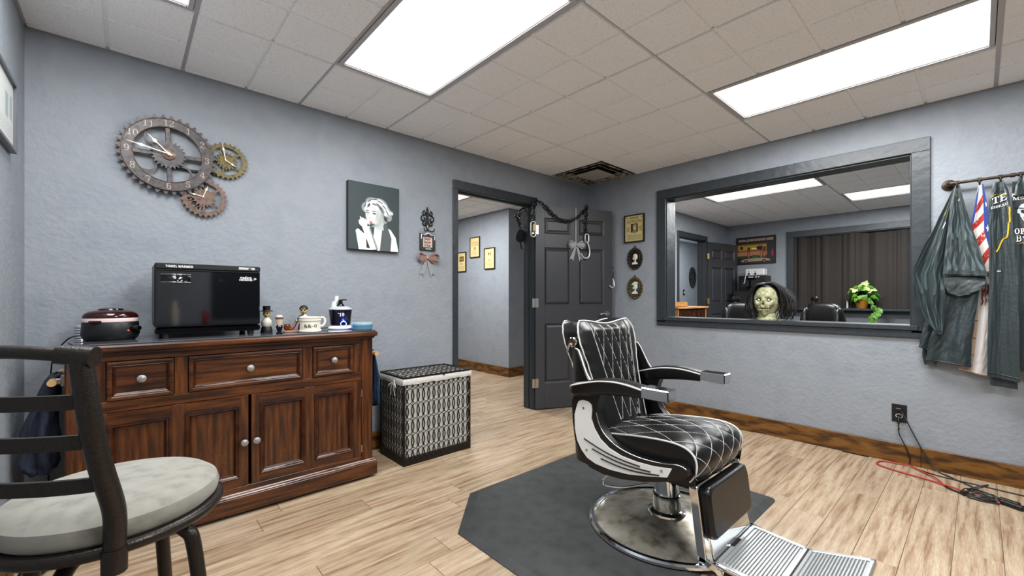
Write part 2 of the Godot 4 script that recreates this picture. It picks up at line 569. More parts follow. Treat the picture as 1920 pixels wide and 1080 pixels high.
func shell() -> void:
	# subfloor and planks
	var fl := struct("floor", B.new().span(Vector3(XL - 0.2, -0.15, -4.9), Vector3(6.9, -0.006, ZN + 0.2)), M.slab)
	var w := 0.1486
	var meshes := {}
	for r in range(-20, 34):
		var z0 := 2.79 + (r - 18) * w
		var z1 := z0 + w - 0.0016
		if z0 < -2.95 or z1 > ZN:
			continue
		var runs := []
		if z1 > 0.01:
			runs.append([XL, -0.002, maxf(z0, 0.001), z1])
		if z0 < -0.13:
			runs.append([-2.9, 0.118 if z1 < -1.46 else 1.6, z0, minf(z1, -0.121)])
		if z1 > -0.12 and z0 < 0.0:
			runs.append([-1.783, -0.873, maxf(z0, -0.12), minf(z1, 0.0)])
		for q in runs:
			var xs: float = q[0]
			var xe: float = q[1]
			var dz: float = q[3] - q[2]
			var off := fposmod(r * 0.437 + 0.17 * (r % 3), 1.0) * 1.22
			var x := xs - off
			while x < xe:
				var a := maxf(x, xs)
				var b := minf(x + 1.2184, xe)
				x += 1.22
				if b - a < 0.05:
					continue
				var key := "%.3f %.3f" % [b - a, dz]
				if not meshes.has(key):
					meshes[key] = B.new().box(Vector3.ZERO, Vector3(b - a, 0.008, dz), 0.0012).mesh()
				var o := part(fl, "floor_plank", meshes[key], M.planks[rng.randi() % 8])
				o.position = Vector3((a + b) * 0.5, -0.004, (q[2] + q[3]) * 0.5)
	# walls
	var top := 2.62
	var wa := B.new()
	wa.span(Vector3(XL - 0.12, 0, -0.12), Vector3(-1.80, top, 0))
	wa.span(Vector3(-1.80, 2.06, -0.12), Vector3(-0.855, top, 0))
	wa.span(Vector3(-0.855, 0, -0.12), Vector3(2.20, top, 0))
	wa.span(Vector3(2.20, 2.06, -0.12), Vector3(3.14, top, 0))
	wa.span(Vector3(3.14, 0, -0.12), Vector3(4.17, top, 0))
	struct("wall_back", wa, M.wall)
	var wb := B.new()
	wb.span(Vector3(0, 0, 0), Vector3(0.16, top, 0.962))
	wb.span(Vector3(0, 0, 0.962), Vector3(0.16, 0.895, 2.715))
	wb.span(Vector3(0, 2.085, 0.962), Vector3(0.16, top, 2.715))
	wb.span(Vector3(0, 0, 2.715), Vector3(0.16, top, ZN))
	struct("wall_right", wb, M.wall)
	struct("wall_left", B.new().span(Vector3(XL - 0.12, 0, 0), Vector3(XL, top, ZN)), M.wall)
	struct("wall_front", B.new().span(Vector3(XL - 0.12, 0, ZN), Vector3(4.17, top, ZN + 0.12)), M.wall)
	var w2 := B.new()
	w2.span(Vector3(4.05, 0, 0), Vector3(4.17, top, 1.0))
	w2.span(Vector3(4.05, 0, 1.0), Vector3(4.17, 0.93, 2.75))
	w2.span(Vector3(4.05, 2.10, 1.0), Vector3(4.17, top, 2.75))
	w2.span(Vector3(4.05, 0, 2.75), Vector3(4.17, top, ZN))
	struct("wall_far", w2, M.wall)
	# hall
	var hw := B.new()
	hw.span(Vector3(0.12, 0, -4.9), Vector3(0.24, top, -1.47))
	hw.span(Vector3(0.24, 0, -1.59), Vector3(6.9, top, -1.47))
	struct("wall_hall", hw, M.wall)
	struct("wall_hall_left", B.new().span(Vector3(-3.02, 0, -4.9), Vector3(-2.9, top, -0.12)), M.wall)
	struct("wall_hall_end", B.new().span(Vector3(-2.9, 0, -4.9), Vector3(0.12, top, -4.78)), M.wall)
	struct("wall_hall_right", B.new().span(Vector3(6.78, 0, -1.47), Vector3(6.9, top, -0.0)), M.wall)
	struct("wall_hall_near", B.new().span(Vector3(4.17, 0, -0.12), Vector3(6.78, top, 0.0)), M.wall)
	# baseboards
	var b1 := struct_node("baseboard_right")
	for s in [[0.0, 2.757], [2.759, ZN]]:
		part(b1, "board", B.new().span(Vector3(-0.018, 0, s[0]), Vector3(0, 0.131, s[1]), 0.002), M.base_z)
	var b2 := struct_node("baseboard_back")
	part(b2, "board", B.new().span(Vector3(XL, 0, 0), Vector3(-1.836, 0.131, 0.018), 0.002), M.base_x)
	var b3 := struct_node("baseboard_hall")
	part(b3, "board", B.new().span(Vector3(0.102, 0, -4.7), Vector3(0.12, 0.131, -1.452), 0.002), M.base_z)
	part(b3, "board", B.new().span(Vector3(0.12, 0, -1.47), Vector3(4.0, 0.131, -1.452), 0.002), M.base_x)
	var b4 := struct_node("baseboard_left")
	part(b4, "board", B.new().span(Vector3(XL, 0, 0.02), Vector3(XL + 0.018, 0.131, ZN), 0.002), M.base_z)

# ceiling of one room: bars every 2 ft along x from gx and every 4 ft along z from gz; tiles scored into 1 ft squares
func ceiling_room(node: Node3D, x0: float, x1: float, z0: float, z1: float, gx: float, gz: float, skip: Array) -> void:
	var bars := B.new()
	var lines_x := []
	var k := ceili((x0 - gx) / (2 * F))
	while gx + k * 2 * F < x1:
		lines_x.append(gx + k * 2 * F)
		k += 1
	var lines_z := []
	k = ceili((z0 - gz) / (4 * F))
	while gz + k * 4 * F < z1:
		lines_z.append(gz + k * 4 * F)
		k += 1
	for x in lines_x:
		part(node, "grid_bar", B.new().span(Vector3(x - 0.012, H + 0.011, z0), Vector3(x + 0.012, H + 0.03, z1)), M.grid_bar)
	for z in lines_z:
		part(node, "grid_bar", B.new().span(Vector3(x0, H + 0.0111, z - 0.012), Vector3(x1, H + 0.03, z + 0.012)), M.grid_bar)
	var wall_angle := B.new()
	wall_angle.span(Vector3(x0, H + 0.003, z0), Vector3(x0 + 0.02, H + 0.03, z1))
	wall_angle.span(Vector3(x1 - 0.02, H + 0.003, z0), Vector3(x1, H + 0.03, z1))
	wall_angle.span(Vector3(x0, H + 0.003, z0), Vector3(x1, H + 0.03, z0 + 0.02))
	wall_angle.span(Vector3(x0, H + 0.003, z1 - 0.02), Vector3(x1, H + 0.03, z1))
	part(node, "wall_angle", wall_angle, M.grid_bar)
	var ex: Array = [x0] + lines_x + [x1]
	var ez: Array = [z0] + lines_z + [z1]
	for a in ex.size() - 1:
		for b in ez.size() - 1:
			var r := Rect2(ex[a], ez[b], ex[a + 1] - ex[a], ez[b + 1] - ez[b])
			if r.size.x < 0.03 or r.size.y < 0.03:
				continue
			var cut := r.size.y
			var startz := r.position.y
			var blocked := false
			for s in skip:
				var q: Rect2 = s
				var ov := r.intersection(q)
				if ov.size.x > 0.1 and ov.size.y > 0.1:
					if ov.size.y > r.size.y - 0.1:
						blocked = true
					elif q.position.y > r.position.y + 0.1:
						cut = q.position.y - r.position.y
					else:
						startz = q.end.y
						cut = r.end.y - startz
			if blocked or cut < 0.03:
				continue
			tile(node, r.position.x + 0.008, r.end.x - 0.008, startz + 0.008, startz + cut - 0.008, gx, gz)

func tile(node: Node3D, x0: float, x1: float, z0: float, z1: float, gx: float, gz: float) -> void:
	var bm := B.new()
	bm.span(Vector3(x0, H + 0.010, z0), Vector3(x1, H + 0.022, z1))
	var i0 := floori((x0 - gx) / F)
	while gx + i0 * F < x1:
		var a := maxf(x0, gx + i0 * F + 0.0065)
		var b := minf(x1, gx + (i0 + 1) * F - 0.0065)
		i0 += 1
		if b - a < 0.01:
			continue
		var j0 := floori((z0 - gz) / F)
		while gz + j0 * F < z1:
			var c := maxf(z0, gz + j0 * F + 0.0065)
			var d := minf(z1, gz + (j0 + 1) * F - 0.0065)
			j0 += 1
			if d - c < 0.01:
				continue
			# square pad with sloping edges
			var e := 0.0025
			var y0 := H + 0.010
			var y1 := H
			bm.sm(-1)
			var P := [Vector3(a, y0, c), Vector3(b, y0, c), Vector3(b, y0, d), Vector3(a, y0, d)]
			var Q := [Vector3(a + e, y1, c + e), Vector3(b - e, y1, c + e), Vector3(b - e, y1, d - e), Vector3(a + e, y1, d - e)]
			bm.quad(Q[0], Q[1], Q[2], Q[3])
			for n in 4:
				bm.quad(P[n], P[(n + 1) % 4], Q[(n + 1) % 4], Q[n])
	part(node, "ceiling_tile", bm, M.tile)

func ceilings() -> void:
	var gz := 0.645
	var c := struct("ceiling", B.new().span(Vector3(XL - 0.12, 2.62, -4.9), Vector3(6.9, 2.7, ZN + 0.12)), M.plenum)
	var holes := [Rect2(-10 * F, gz, 2 * F, 4 * F), Rect2(-4 * F, gz + 4 * F, 2 * F, 4 * F), Rect2(-14 * F, gz, 2 * F, 4 * F), Rect2(-2 * F, gz - 2 * F, 2 * F, 2 * F), Rect2(-10 * F, gz + 8 * F, 2 * F, 4 * F)]
	ceiling_room(c, XL, 0.0, 0.0, ZN, -8 * F, gz, holes)
	troffer("long recessed ceiling light over the floor in front of the wooden chest", -10 * F, -8 * F, gz, gz + 4 * F, 0.68)
	troffer("recessed ceiling light beside the wall with the wide opening", -4 * F, -2 * F, gz + 4 * F, gz + 8 * F, 1.15)
	troffer("recessed ceiling light in the corner above the bar stool", XL + 0.005, -12 * F, gz, gz + 4 * F, 0.55)
	troffer("added recessed ceiling light above the unseen front of the room, evening out the light", -10 * F, -8 * F, gz + 8 * F, gz + 12 * F, 1.25)  # added fixture outside the view, put in to even out the light
	var g2 := 1.36
	var holes2 := [Rect2(g2, gz, 2 * F, 4 * F), Rect2(g2 + 4 * F, gz + 4 * F, 2 * F, 4 * F)]
	ceiling_room(c, 0.16, 4.05, 0.0, ZN, g2, gz, holes2)
	troffer("recessed ceiling light in the next room, nearer the zombie head", g2, g2 + 2 * F, gz, gz + 4 * F, 1.25)
	troffer("recessed ceiling light in the next room above the potted ivy", g2 + 4 * F, g2 + 6 * F, gz + 4 * F, gz + 8 * F, 1.25)
	var g3 := -0.655 - 2 * F
	var holes3 := [Rect2(g3, -1.14 - 4 * F, 2 * F, 4 * F)]
	ceiling_room(c, -2.9, 0.12, -4.78, -0.12, g3, -1.14, holes3)
	ceiling_room(c, 0.12, 6.78, -1.47, -0.12, g3, -1.14, [Rect2(g3 + 18 * F, -1.14, 2 * F, 1.02)])
	troffer("recessed ceiling light in the hall beyond the doorway", g3, g3 + 2 * F, -1.14 - 4 * F, -1.14, 1.5)
	troffer("recessed ceiling light in the hall beyond the inner doorway", g3 + 18 * F, g3 + 20 * F, -1.14, -0.12, 1.0)
	vent()

func vent() -> void:
	var t := thing("air_vent", "square metal air vent with grimy louvres in the ceiling corner", "air vent", Vector3(-F, H, 0.645 - F))
	var dirty := noise_tex([[0.0, Color(0.13, 0.12, 0.105)], [0.34, Color(0.26, 0.24, 0.21)], [0.50, Color(0.58, 0.55, 0.50)], [1.0, Color(0.74, 0.72, 0.68)]], 0.012, 101, FastNoiseLite.TYPE_SIMPLEX_SMOOTH, 5, 512, 30.0)
	var grime := tri_map(mat(Color.WHITE, 0.6), dirty, Vector3.ONE * 2.0)
	var clean := mat(Color(0.70, 0.68, 0.64), 0.6)
	var hw := F - 0.014
	var slope := func(b: B, r0: float, y0: float, r1: float, y1: float) -> void:
		var P := [Vector3(-r0, y0, -r0), Vector3(r0, y0, -r0), Vector3(r0, y0, r0), Vector3(-r0, y0, r0)]
		var Q := [Vector3(-r1, y1, -r1), Vector3(r1, y1, -r1), Vector3(r1, y1, r1), Vector3(-r1, y1, r1)]
		b.sm(-1)
		for n in 4:
			b.quad(P[n], P[(n + 1) % 4], Q[(n + 1) % 4], Q[n])
			b.quad(Q[n] + Vector3(0, 0.0015, 0), Q[(n + 1) % 4] + Vector3(0, 0.0015, 0), P[(n + 1) % 4] + Vector3(0, 0.0015, 0), P[n] + Vector3(0, 0.0015, 0))
	var b := B.new()
	slope.call(b, hw, 0.0, hw - 0.028, 0.0)
	slope.call(b, hw - 0.028, 0.0, hw - 0.05, 0.035)
	part(t, "frame", b, grime)
	b = B.new()
	slope.call(b, hw - 0.075, -0.004, hw - 0.115, 0.02)
	slope.call(b, hw - 0.068, -0.002, hw - 0.075, -0.004)
	part(t, "louvre", b, grime)
	b = B.new()
	slope.call(b, hw - 0.14, -0.006, hw - 0.165, 0.012)
	part(t, "louvre", b, grime)
	part(t, "centre_plate", B.new().box(Vector3(0, -0.004, 0), Vector3(0.29, 0.004, 0.29), 0.002), clean)
	part(t, "duct_box", B.new().box(Vector3(0, 0.09, 0), Vector3(hw * 1.9, 0.06, hw * 1.9)), M.black_matte)


# six-panel door, hinge edge at local x = 0, leaf towards +x, face at local z = 0 .. 0.035
func door_leaf(called: String, at: Vector3, turn: float, wd: float, hinge_col: Material) -> Node3D:
	var t := struct_node(called, at, turn)
	var hd := 2.025
	var b := B.new()
	var st := 0.095
	var mid := wd * 0.5
	var ys := [0.012, 0.262, 0.865, 1.045, 1.63, 1.765, 1.925, hd + 0.012]
	b.span(Vector3(0, ys[0], 0), Vector3(st, ys[7], 0.035), 0.0015)
	b.span(Vector3(wd - st, ys[0], 0), Vector3(wd, ys[7], 0.035), 0.0015)
	b.span(Vector3(mid - 0.045, ys[0], 0.0002), Vector3(mid + 0.045, ys[7], 0.0348))
	for r in [[0, 1], [2, 3], [4, 5], [6, 7]]:
		b.span(Vector3(st, ys[r[0]], 0.0001), Vector3(wd - st, ys[r[1]], 0.0349))
	part(t, "door_frame", b, M.door)
	for cx in [[st, mid - 0.045], [mid + 0.045, wd - st]]:
		for r in [[1, 2], [3, 4], [5, 6]]:
			var x0: float = cx[0]
			var x1: float = cx[1]
			var y0: float = ys[r[0]]
			var y1: float = ys[r[1]]
			var p := B.new()
			p.span(Vector3(x0, y0, 0.012), Vector3(x1, y1, 0.023))
			# sloping moulding then raised field, on both faces
			for side in [0, 1]:
				var zf := 0.0345 if side == 1 else 0.0005
				var zr := 0.023 if side == 1 else 0.012
				var zu := 0.031 if side == 1 else 0.004
				var L := [[0.0, zf], [0.014, zr], [0.024, zr], [0.04, zu]]
				p.sm(-1)
				for n in 3:
					var o0: float = L[n][0]
					var o1: float = L[n + 1][0]
					var P := [Vector3(x0 + o0, y0 + o0, L[n][1]), Vector3(x1 - o0, y0 + o0, L[n][1]), Vector3(x1 - o0, y1 - o0, L[n][1]), Vector3(x0 + o0, y1 - o0, L[n][1])]
					var Q := [Vector3(x0 + o1, y0 + o1, L[n + 1][1]), Vector3(x1 - o1, y0 + o1, L[n + 1][1]), Vector3(x1 - o1, y1 - o1, L[n + 1][1]), Vector3(x0 + o1, y1 - o1, L[n + 1][1])]
					for k in 4:
						if side == 1:
							p.quad(P[k], P[(k + 1) % 4], Q[(k + 1) % 4], Q[k])
						else:
							p.quad(Q[k], Q[(k + 1) % 4], P[(k + 1) % 4], P[k])
				var e := 0.04
				if side == 1:
					p.quad(Vector3(x0 + e, y0 + e, zu), Vector3(x1 - e, y0 + e, zu), Vector3(x1 - e, y1 - e, zu), Vector3(x0 + e, y1 - e, zu))
				else:
					p.quad(Vector3(x0 + e, y1 - e, zu), Vector3(x1 - e, y1 - e, zu), Vector3(x1 - e, y0 + e, zu), Vector3(x0 + e, y0 + e, zu))
			part(t, "door_panel", p, M.door)
	for y in [0.27, 1.07, 1.80]:
		var hb := B.new()
		hb.cyl(Vector3(-0.005, y - 0.045, 0.038), Vector3(-0.005, y + 0.045, 0.038), 0.007, -1, 10)
		hb.box(Vector3(0.013, y, 0.0362), Vector3(0.032, 0.09, 0.003), 0.001)
		hb.box(Vector3(-0.022, y, 0.0362), Vector3(0.03, 0.09, 0.003), 0.001)
		part(t, "hinge", hb, hinge_col)
	for s in [0, 1]:
		var hb := B.new()
		var z := 0.035 if s == 1 else 0.0
		var d := 1.0 if s == 1 else -1.0
		var o := Vector3(wd - 0.066, 0.955, z)
		hb.cyl(o, o + Vector3(0, 0, d * 0.012), 0.031, 0.027, 20)
		hb.cyl(o + Vector3(0, 0, d * 0.01), o + Vector3(0, 0, d * 0.05), 0.011, -1, 12)
		hb.tube(smooth_path([o + Vector3(0, 0, d * 0.045), o + Vector3(-0.02, 0.002, d * 0.052), o + Vector3(-0.06, 0.004, d * 0.05), o + Vector3(-0.1, -0.004, d * 0.047)], 4), 0.0095, 10)
		part(t, "lever_handle", hb, M.chrome)
	return t

func casing(called: String, x0: float, x1: float, zfront: float, zback: float, right_side := true) -> void:
	# jamb lining x0..x1 clear opening, casing on both faces
	var t := struct_node(called)
	var th := 0.016
	var wz := 0.052
	var yt := 2.05
	part(t, "side_jamb", B.new().span(Vector3(x0 - 0.018, 0, zback), Vector3(x0, yt + 0.016, zfront), 0.001), M.trim)
	part(t, "side_jamb", B.new().span(Vector3(x1, 0, zback), Vector3(x1 + 0.018, yt + 0.016, zfront), 0.001), M.trim)
	part(t, "head_jamb", B.new().span(Vector3(x0, yt, zback), Vector3(x1, yt + 0.018, zfront), 0.001), M.trim)
	var stop := B.new()
	stop.span(Vector3(x1 - 0.012, 0, zback + 0.03), Vector3(x1, yt, zback + 0.065))
	stop.span(Vector3(x0, 0, zback + 0.03), Vector3(x0 + 0.012, yt, zback + 0.065))
	stop.span(Vector3(x0 + 0.012, yt - 0.012, zback + 0.03), Vector3(x1 - 0.012, yt, zback + 0.065))
	part(t, "door_stop", stop, M.trim)
	for f in [[zfront, 1.0], [zback, -1.0]]:
		var za: float = minf(f[0], f[0] + f[1] * th)
		var zb: float = maxf(f[0], f[0] + f[1] * th)
		part(t, "casing_board", B.new().span(Vector3(x0 - wz, 0, za), Vector3(x0 - 0.003, yt + 0.003, zb), 0.002), M.trim)
		part(t, "casing_board", B.new().span(Vector3(x1 + 0.003, 0, za), Vector3(x1 + wz, yt + 0.003, zb), 0.002), M.trim)
		part(t, "casing_board", B.new().span(Vector3(x0 - wz, yt + 0.003, za), Vector3(x1 + wz, yt + 0.078, zb), 0.002), M.trim)

# framed opening in a wall across x: face at x = xf towards -x, wall from xf to xb
func opening_frame(called: String, xf: float, xb: float, both: bool, sill_out: float) -> void:
	var t := struct_node(called)
	var z0 := 0.962
	var z1 := 2.715
	if not both:
		z0 = 1.0
		z1 = 2.75
	var y0 := 0.915
	var y1 := 2.085
	if not both:
		y0 = 0.95
		y1 = 2.10
	var tw := 0.088
	var faces := [[xf, -1.0]]
	if both:
		faces.append([xb, 1.0])
	for f in faces:
		var xa: float = minf(f[0], f[0] + f[1] * 0.02)
		var xc: float = maxf(f[0], f[0] + f[1] * 0.02)
		part(t, "side_board", B.new().span(Vector3(xa, y0 - 0.03, z0 - tw), Vector3(xc, y1 + 0.0, z0 + 0.006), 0.003), M.trim)
		part(t, "side_board", B.new().span(Vector3(xa, y0 - 0.03, z1 - 0.006), Vector3(xc, y1 + 0.0, z1 + tw), 0.003), M.trim)
		part(t, "head_board", B.new().span(Vector3(xa, y1 - 0.002, z0 - tw), Vector3(xc, y1 + tw, z1 + tw), 0.003), M.trim)
		part(t, "apron_board", B.new().span(Vector3(xa, y0 - 0.062, z0 - tw), Vector3(xc, y0 - 0.012, z1 + tw), 0.003), M.trim)
	part(t, "side_lining", B.new().span(Vector3(xf, y0, z0 - 0.0), Vector3(xb, y1, z0 + 0.012), 0.001), M.trim)
	part(t, "side_lining", B.new().span(Vector3(xf, y0, z1 - 0.012), Vector3(xb, y1, z1), 0.001), M.trim)
	part(t, "head_lining", B.new().span(Vector3(xf, y1 - 0.012, z0), Vector3(xb, y1, z1), 0.001), M.trim)
	part(t, "sill_board", B.new().span(Vector3(xf - sill_out, y0 - 0.012, z0 - 0.01), Vector3(xb + (sill_out if both else 0.0), y0 + 0.02, z1 + 0.03), 0.004), M.trim)

func doors_and_openings() -> void:
	casing("trim_1", -1.784, -0.872, 0.0, -0.12)
	door_leaf("door_1", Vector3(-0.862, 0, 0.016), -deg_to_rad(24.5), 0.865, M.nickel)
	casing("trim_2", 2.205, 3.125, 0.0, -0.12)
	var brass := mat(Color(0.86, 0.74, 0.45), 0.3, 0.9)
	door_leaf("door_2", Vector3(3.13, 0, 0.018), -deg_to_rad(9.0), 0.86, brass)
	opening_frame("window_1", 0.0, 0.16, true, 0.035)
	opening_frame("window_2", 4.05, 4.17, false, 0.17)
	# the curtained window's pane and the boarded light behind it
	var pane := struct("window_3", B.new().span(Vector3(4.15, 0.95, 1.0), Vector3(4.156, 2.10, 2.75)), M.glass)
	pane.set_meta("label", "glass pane behind the curtain")
	struct("wall_far_outside", B.new().span(Vector3(4.17, 0.8, 0.8), Vector3(4.29, 2.3, 2.95)), M.black_matte)


# rectangular moulding ring on a face across z: outer rect, steps of (inset, z)
func moulding(b: B, x0: float, y0: float, x1: float, y1: float, L: Array) -> void:
	b.sm(-1)
	for n in L.size() - 1:
		var o0: float = L[n][0]
		var o1: float = L[n + 1][0]
		var za: float = L[n][1]
		var zb: float = L[n + 1][1]
		var P := [Vector3(x0 + o0, y0 + o0, za), Vector3(x1 - o0, y0 + o0, za), Vector3(x1 - o0, y1 - o0, za), Vector3(x0 + o0, y1 - o0, za)]
		var Q := [Vector3(x0 + o1, y0 + o1, zb), Vector3(x1 - o1, y0 + o1, zb), Vector3(x1 - o1, y1 - o1, zb), Vector3(x0 + o1, y1 - o1, zb)]
		for k in 4:
			b.quad(P[k], P[(k + 1) % 4], Q[(k + 1) % 4], Q[k])

func knob(parent: Node3D, at: Vector3) -> void:
	var xf := Transform3D(Basis(Vector3.RIGHT, PI / 2), at)
	var pewter: Material = M.pewter
	part(parent, "knob", B.new().lathe([Vector2(0.011, 0), Vector2(0.010, 0.004), Vector2(0.0065, 0.008), Vector2(0.0065, 0.013), Vector2(0.014, 0.017), Vector2(0.0175, 0.022), Vector2(0.0165, 0.027), Vector2(0.010, 0.031), Vector2(0, 0.032)], 20, xf), pewter)

func chest() -> void:
	M.pewter = tri_map(mat(Color(0.74, 0.73, 0.72), 0.42, 0.55), noise_tex([[0.0, grey(0.55)], [0.6, grey(0.9)], [1.0, grey(1.0)]], 0.03, 111, FastNoiseLite.TYPE_SIMPLEX, 3, 256), Vector3.ONE * 20)
	var t := thing("wooden_chest", "dark-stained wooden chest with three drawers and two panelled doors on casters", "chest", Vector3(-3.413, 0, 0.235))
	# local: x from centre, z from -0.215 (back) to front 0.215
	var zf := 0.210
	var hw := 0.666
	var body := B.new()
	body.span(Vector3(-hw, 0.10, -0.2), Vector3(-hw + 0.02, 0.872, zf - 0.02), 0.002)
	body.span(Vector3(hw - 0.02, 0.10, -0.2), Vector3(hw, 0.872, zf - 0.02), 0.002)
	body.span(Vector3(-hw + 0.02, 0.10, -0.2), Vector3(hw - 0.02, 0.872, -0.185))
	body.span(Vector3(-hw + 0.02, 0.10, -0.185), Vector3(hw - 0.02, 0.13, zf - 0.02))
	part(t, "carcass", body, M.chest_v)
	# face frame
	var stiles := B.new()
	for s in [-1, 1]:
		part(t, "face_stile", B.new().span(Vector3(minf(s * hw, s * 0.596), 0.115, zf - 0.03), Vector3(maxf(s * hw, s * 0.596), 0.872, zf + 0.008), 0.002), M.chest_v)
	part(t, "face_rail", B.new().span(Vector3(-0.596, 0.838, zf - 0.03), Vector3(0.596, 0.872, zf + 0.006), 0.002), M.chest_h)
	part(t, "face_rail", B.new().span(Vector3(-0.596, 0.613, zf - 0.03), Vector3(0.596, 0.662, zf + 0.006), 0.002), M.chest_h)
	part(t, "face_rail", B.new().span(Vector3(-0.596, 0.115, zf - 0.03), Vector3(0.596, 0.143, zf + 0.006), 0.002), M.chest_h)
	for s in [-1, 1]:
		part(t, "face_stile", B.new().span(Vector3(minf(s * 0.258, s * 0.31), 0.662, zf - 0.03), Vector3(maxf(s * 0.258, s * 0.31), 0.838, zf + 0.006), 0.002), M.chest_v)
		part(t, "face_stile", B.new().span(Vector3(minf(s * 0.545, s * 0.596), 0.662, zf - 0.03), Vector3(maxf(s * 0.545, s * 0.596), 0.838, zf + 0.006), 0.002), M.chest_v)
	# drawers
	for d in [[-0.545, -0.31], [-0.258, 0.258], [0.31, 0.545]]:
		var g := 0.0025
		var x0: float = d[0] + g
		var x1: float = d[1] - g
		var y0 := 0.662 + g
		var y1 := 0.838 - g
		var fr := B.new()
		moulding(fr, x0, y0, x1, y1, [[0.0, zf - 0.02], [0.0, zf + 0.010], [0.006, zf + 0.014], [0.013, zf + 0.014], [0.018, zf + 0.009]])
		var dr := part(t, "drawer", fr, M.chest_h)
		var worn := B.new()
		moulding(worn, x0, y0, x1, y1, [[0.018, zf + 0.009], [0.021, zf + 0.011], [0.026, zf + 0.0035], [0.03, zf + 0.001]])
		part(dr, "moulding", worn, M.chest_dark)
		var fld := B.new()
		fld.quad(Vector3(x0 + 0.03, y0 + 0.03, zf + 0.001), Vector3(x1 - 0.03, y0 + 0.03, zf + 0.001), Vector3(x1 - 0.03, y1 - 0.03, zf + 0.001), Vector3(x0 + 0.03, y1 - 0.03, zf + 0.001))
		fld.span(Vector3(x0 + 0.01, y0 + 0.01, -0.1), Vector3(x1 - 0.01, y1 - 0.01, zf - 0.021))
		part(dr, "drawer_front", fld, M.chest_h)
		# pale worn bead along the bottom moulding, bright highlight line painted into its colour
		part(dr, "worn_highlight_bead", B.new().box(Vector3((x0 + x1) * 0.5, y0 + 0.0215, zf + 0.0085), Vector3(x1 - x0 - 0.044, 0.007, 0.004), 0.0015), M.chest_worn_highlight)
		knob(dr, Vector3((x0 + x1) * 0.5, 0.753, zf + 0.001))
	# doors
	for s in [-1, 1]:
		var xi: float = s * 0.006
		var xo: float = s * 0.594
		var x0 := minf(xi, xo) + 0.001
		var x1 := maxf(xi, xo) - 0.001
		var y0 := 0.145
		var y1 := 0.611
		var fr := B.new()
		var panels := []
		for p in [[0.045, 0.27], [0.322, 0.541]]:
			panels.append([minf(s * p[0], s * p[1]), maxf(s * p[0], s * p[1])])
		panels.sort_custom(func(a, c): return a[0] < c[0])
		var py0 := 0.187
		var py1 := 0.565
		var cuts := [x0, panels[0][0], panels[0][1], panels[1][0], panels[1][1], x1]
		for k in [0, 2, 4]:
			fr.span(Vector3(cuts[k], y0, zf - 0.02), Vector3(cuts[k + 1], y1, zf + 0.006), 0.001)
		var dn := part(t, "door", fr, M.chest_v)
		for p in panels:
			part(dn, "door_rail", B.new().span(Vector3(p[0], y0, zf - 0.02), Vector3(p[1], py0, zf + 0.0058)), M.chest_h)
			part(dn, "door_rail", B.new().span(Vector3(p[0], py1, zf - 0.02), Vector3(p[1], y1, zf + 0.0058)), M.chest_h)
		for p in panels:
			var mo := B.new()
			moulding(mo, p[0], py0, p[1], py1, [[0.0, zf + 0.006], [0.0, zf + 0.013], [0.006, zf + 0.014], [0.012, zf + 0.009], [0.017, zf + 0.010], [0.026, zf - 0.006]])
			part(dn, "moulding", mo, M.chest_dark)
			var fld := B.new()
			fld.quad(Vector3(p[0] + 0.026, py0 + 0.026, zf - 0.006), Vector3(p[1] - 0.026, py0 + 0.026, zf - 0.006), Vector3(p[1] - 0.026, py1 - 0.026, zf - 0.006), Vector3(p[0] + 0.026, py1 - 0.026, zf - 0.006))
			fld.span(Vector3(p[0], py0, zf - 0.019), Vector3(p[1], py1, zf - 0.0105))
			part(dn, "door_panel", fld, M.chest_v)
			part(dn, "worn_highlight_bead", B.new().box(Vector3((p[0] + p[1]) * 0.5, py0 + 0.0145, zf + 0.010), Vector3(p[1] - p[0] - 0.03, 0.008, 0.004), 0.0015), M.chest_worn_highlight)  # worn bead, its highlight line painted as pale colour
		knob(dn, Vector3(s * 0.0275, 0.372, zf + 0.006))
		for y in [0.19, 0.53]:
			part(dn, "hinge", B.new().cyl(Vector3(s * 0.5965, y - 0.022, zf + 0.008), Vector3(s * 0.5965, y + 0.022, zf + 0.008), 0.004, -1, 8), M.nickel)
	# side panels (a towel rail hangs on each end)
	for s in [-1, 1]:
		var sp := B.new()
		sp.span(Vector3(minf(s * hw, s * (hw + 0.006)), 0.12, -0.2), Vector3(maxf(s * hw, s * (hw + 0.006)), 0.87, -0.13), 0.001)
		sp.span(Vector3(minf(s * hw, s * (hw + 0.006)), 0.12, 0.12), Vector3(maxf(s * hw, s * (hw + 0.006)), 0.87, 0.19), 0.001)
		part(t, "side_stile", sp, M.chest_v)
		var rl := B.new()
		rl.span(Vector3(minf(s * hw, s * (hw + 0.02)), 0.74, -0.17), Vector3(maxf(s * hw, s * (hw + 0.02)), 0.79, -0.14), 0.004)
		rl.span(Vector3(minf(s * hw, s * (hw + 0.02)), 0.74, 0.13), Vector3(maxf(s * hw, s * (hw + 0.02)), 0.79, 0.16), 0.004)
		rl.span(Vector3(minf(s * hw, s * (hw + 0.055)), 0.75, 0.138), Vector3(maxf(s * hw, s * (hw + 0.055)), 0.775, 0.152), 0.004)
		rl.span(Vector3(minf(s * hw, s * (hw + 0.055)), 0.75, -0.162), Vector3(maxf(s * hw, s * (hw + 0.055)), 0.775, -0.148), 0.004)
		var rail := part(t, "towel_rail", rl, M.pewter)
		part(rail, "rod", B.new().cyl(Vector3(s * (hw + 0.043), 0.762, -0.19), Vector3(s * (hw + 0.043), 0.762, 0.185), 0.0145, -1, 16), M.rodwood)
	# plinth
	part(t, "plinth", B.new().span(Vector3(-0.690, 0.016, -0.2), Vector3(0.690, 0.098, 0.236), 0.003), M.chest_h)
	var pm := B.new()
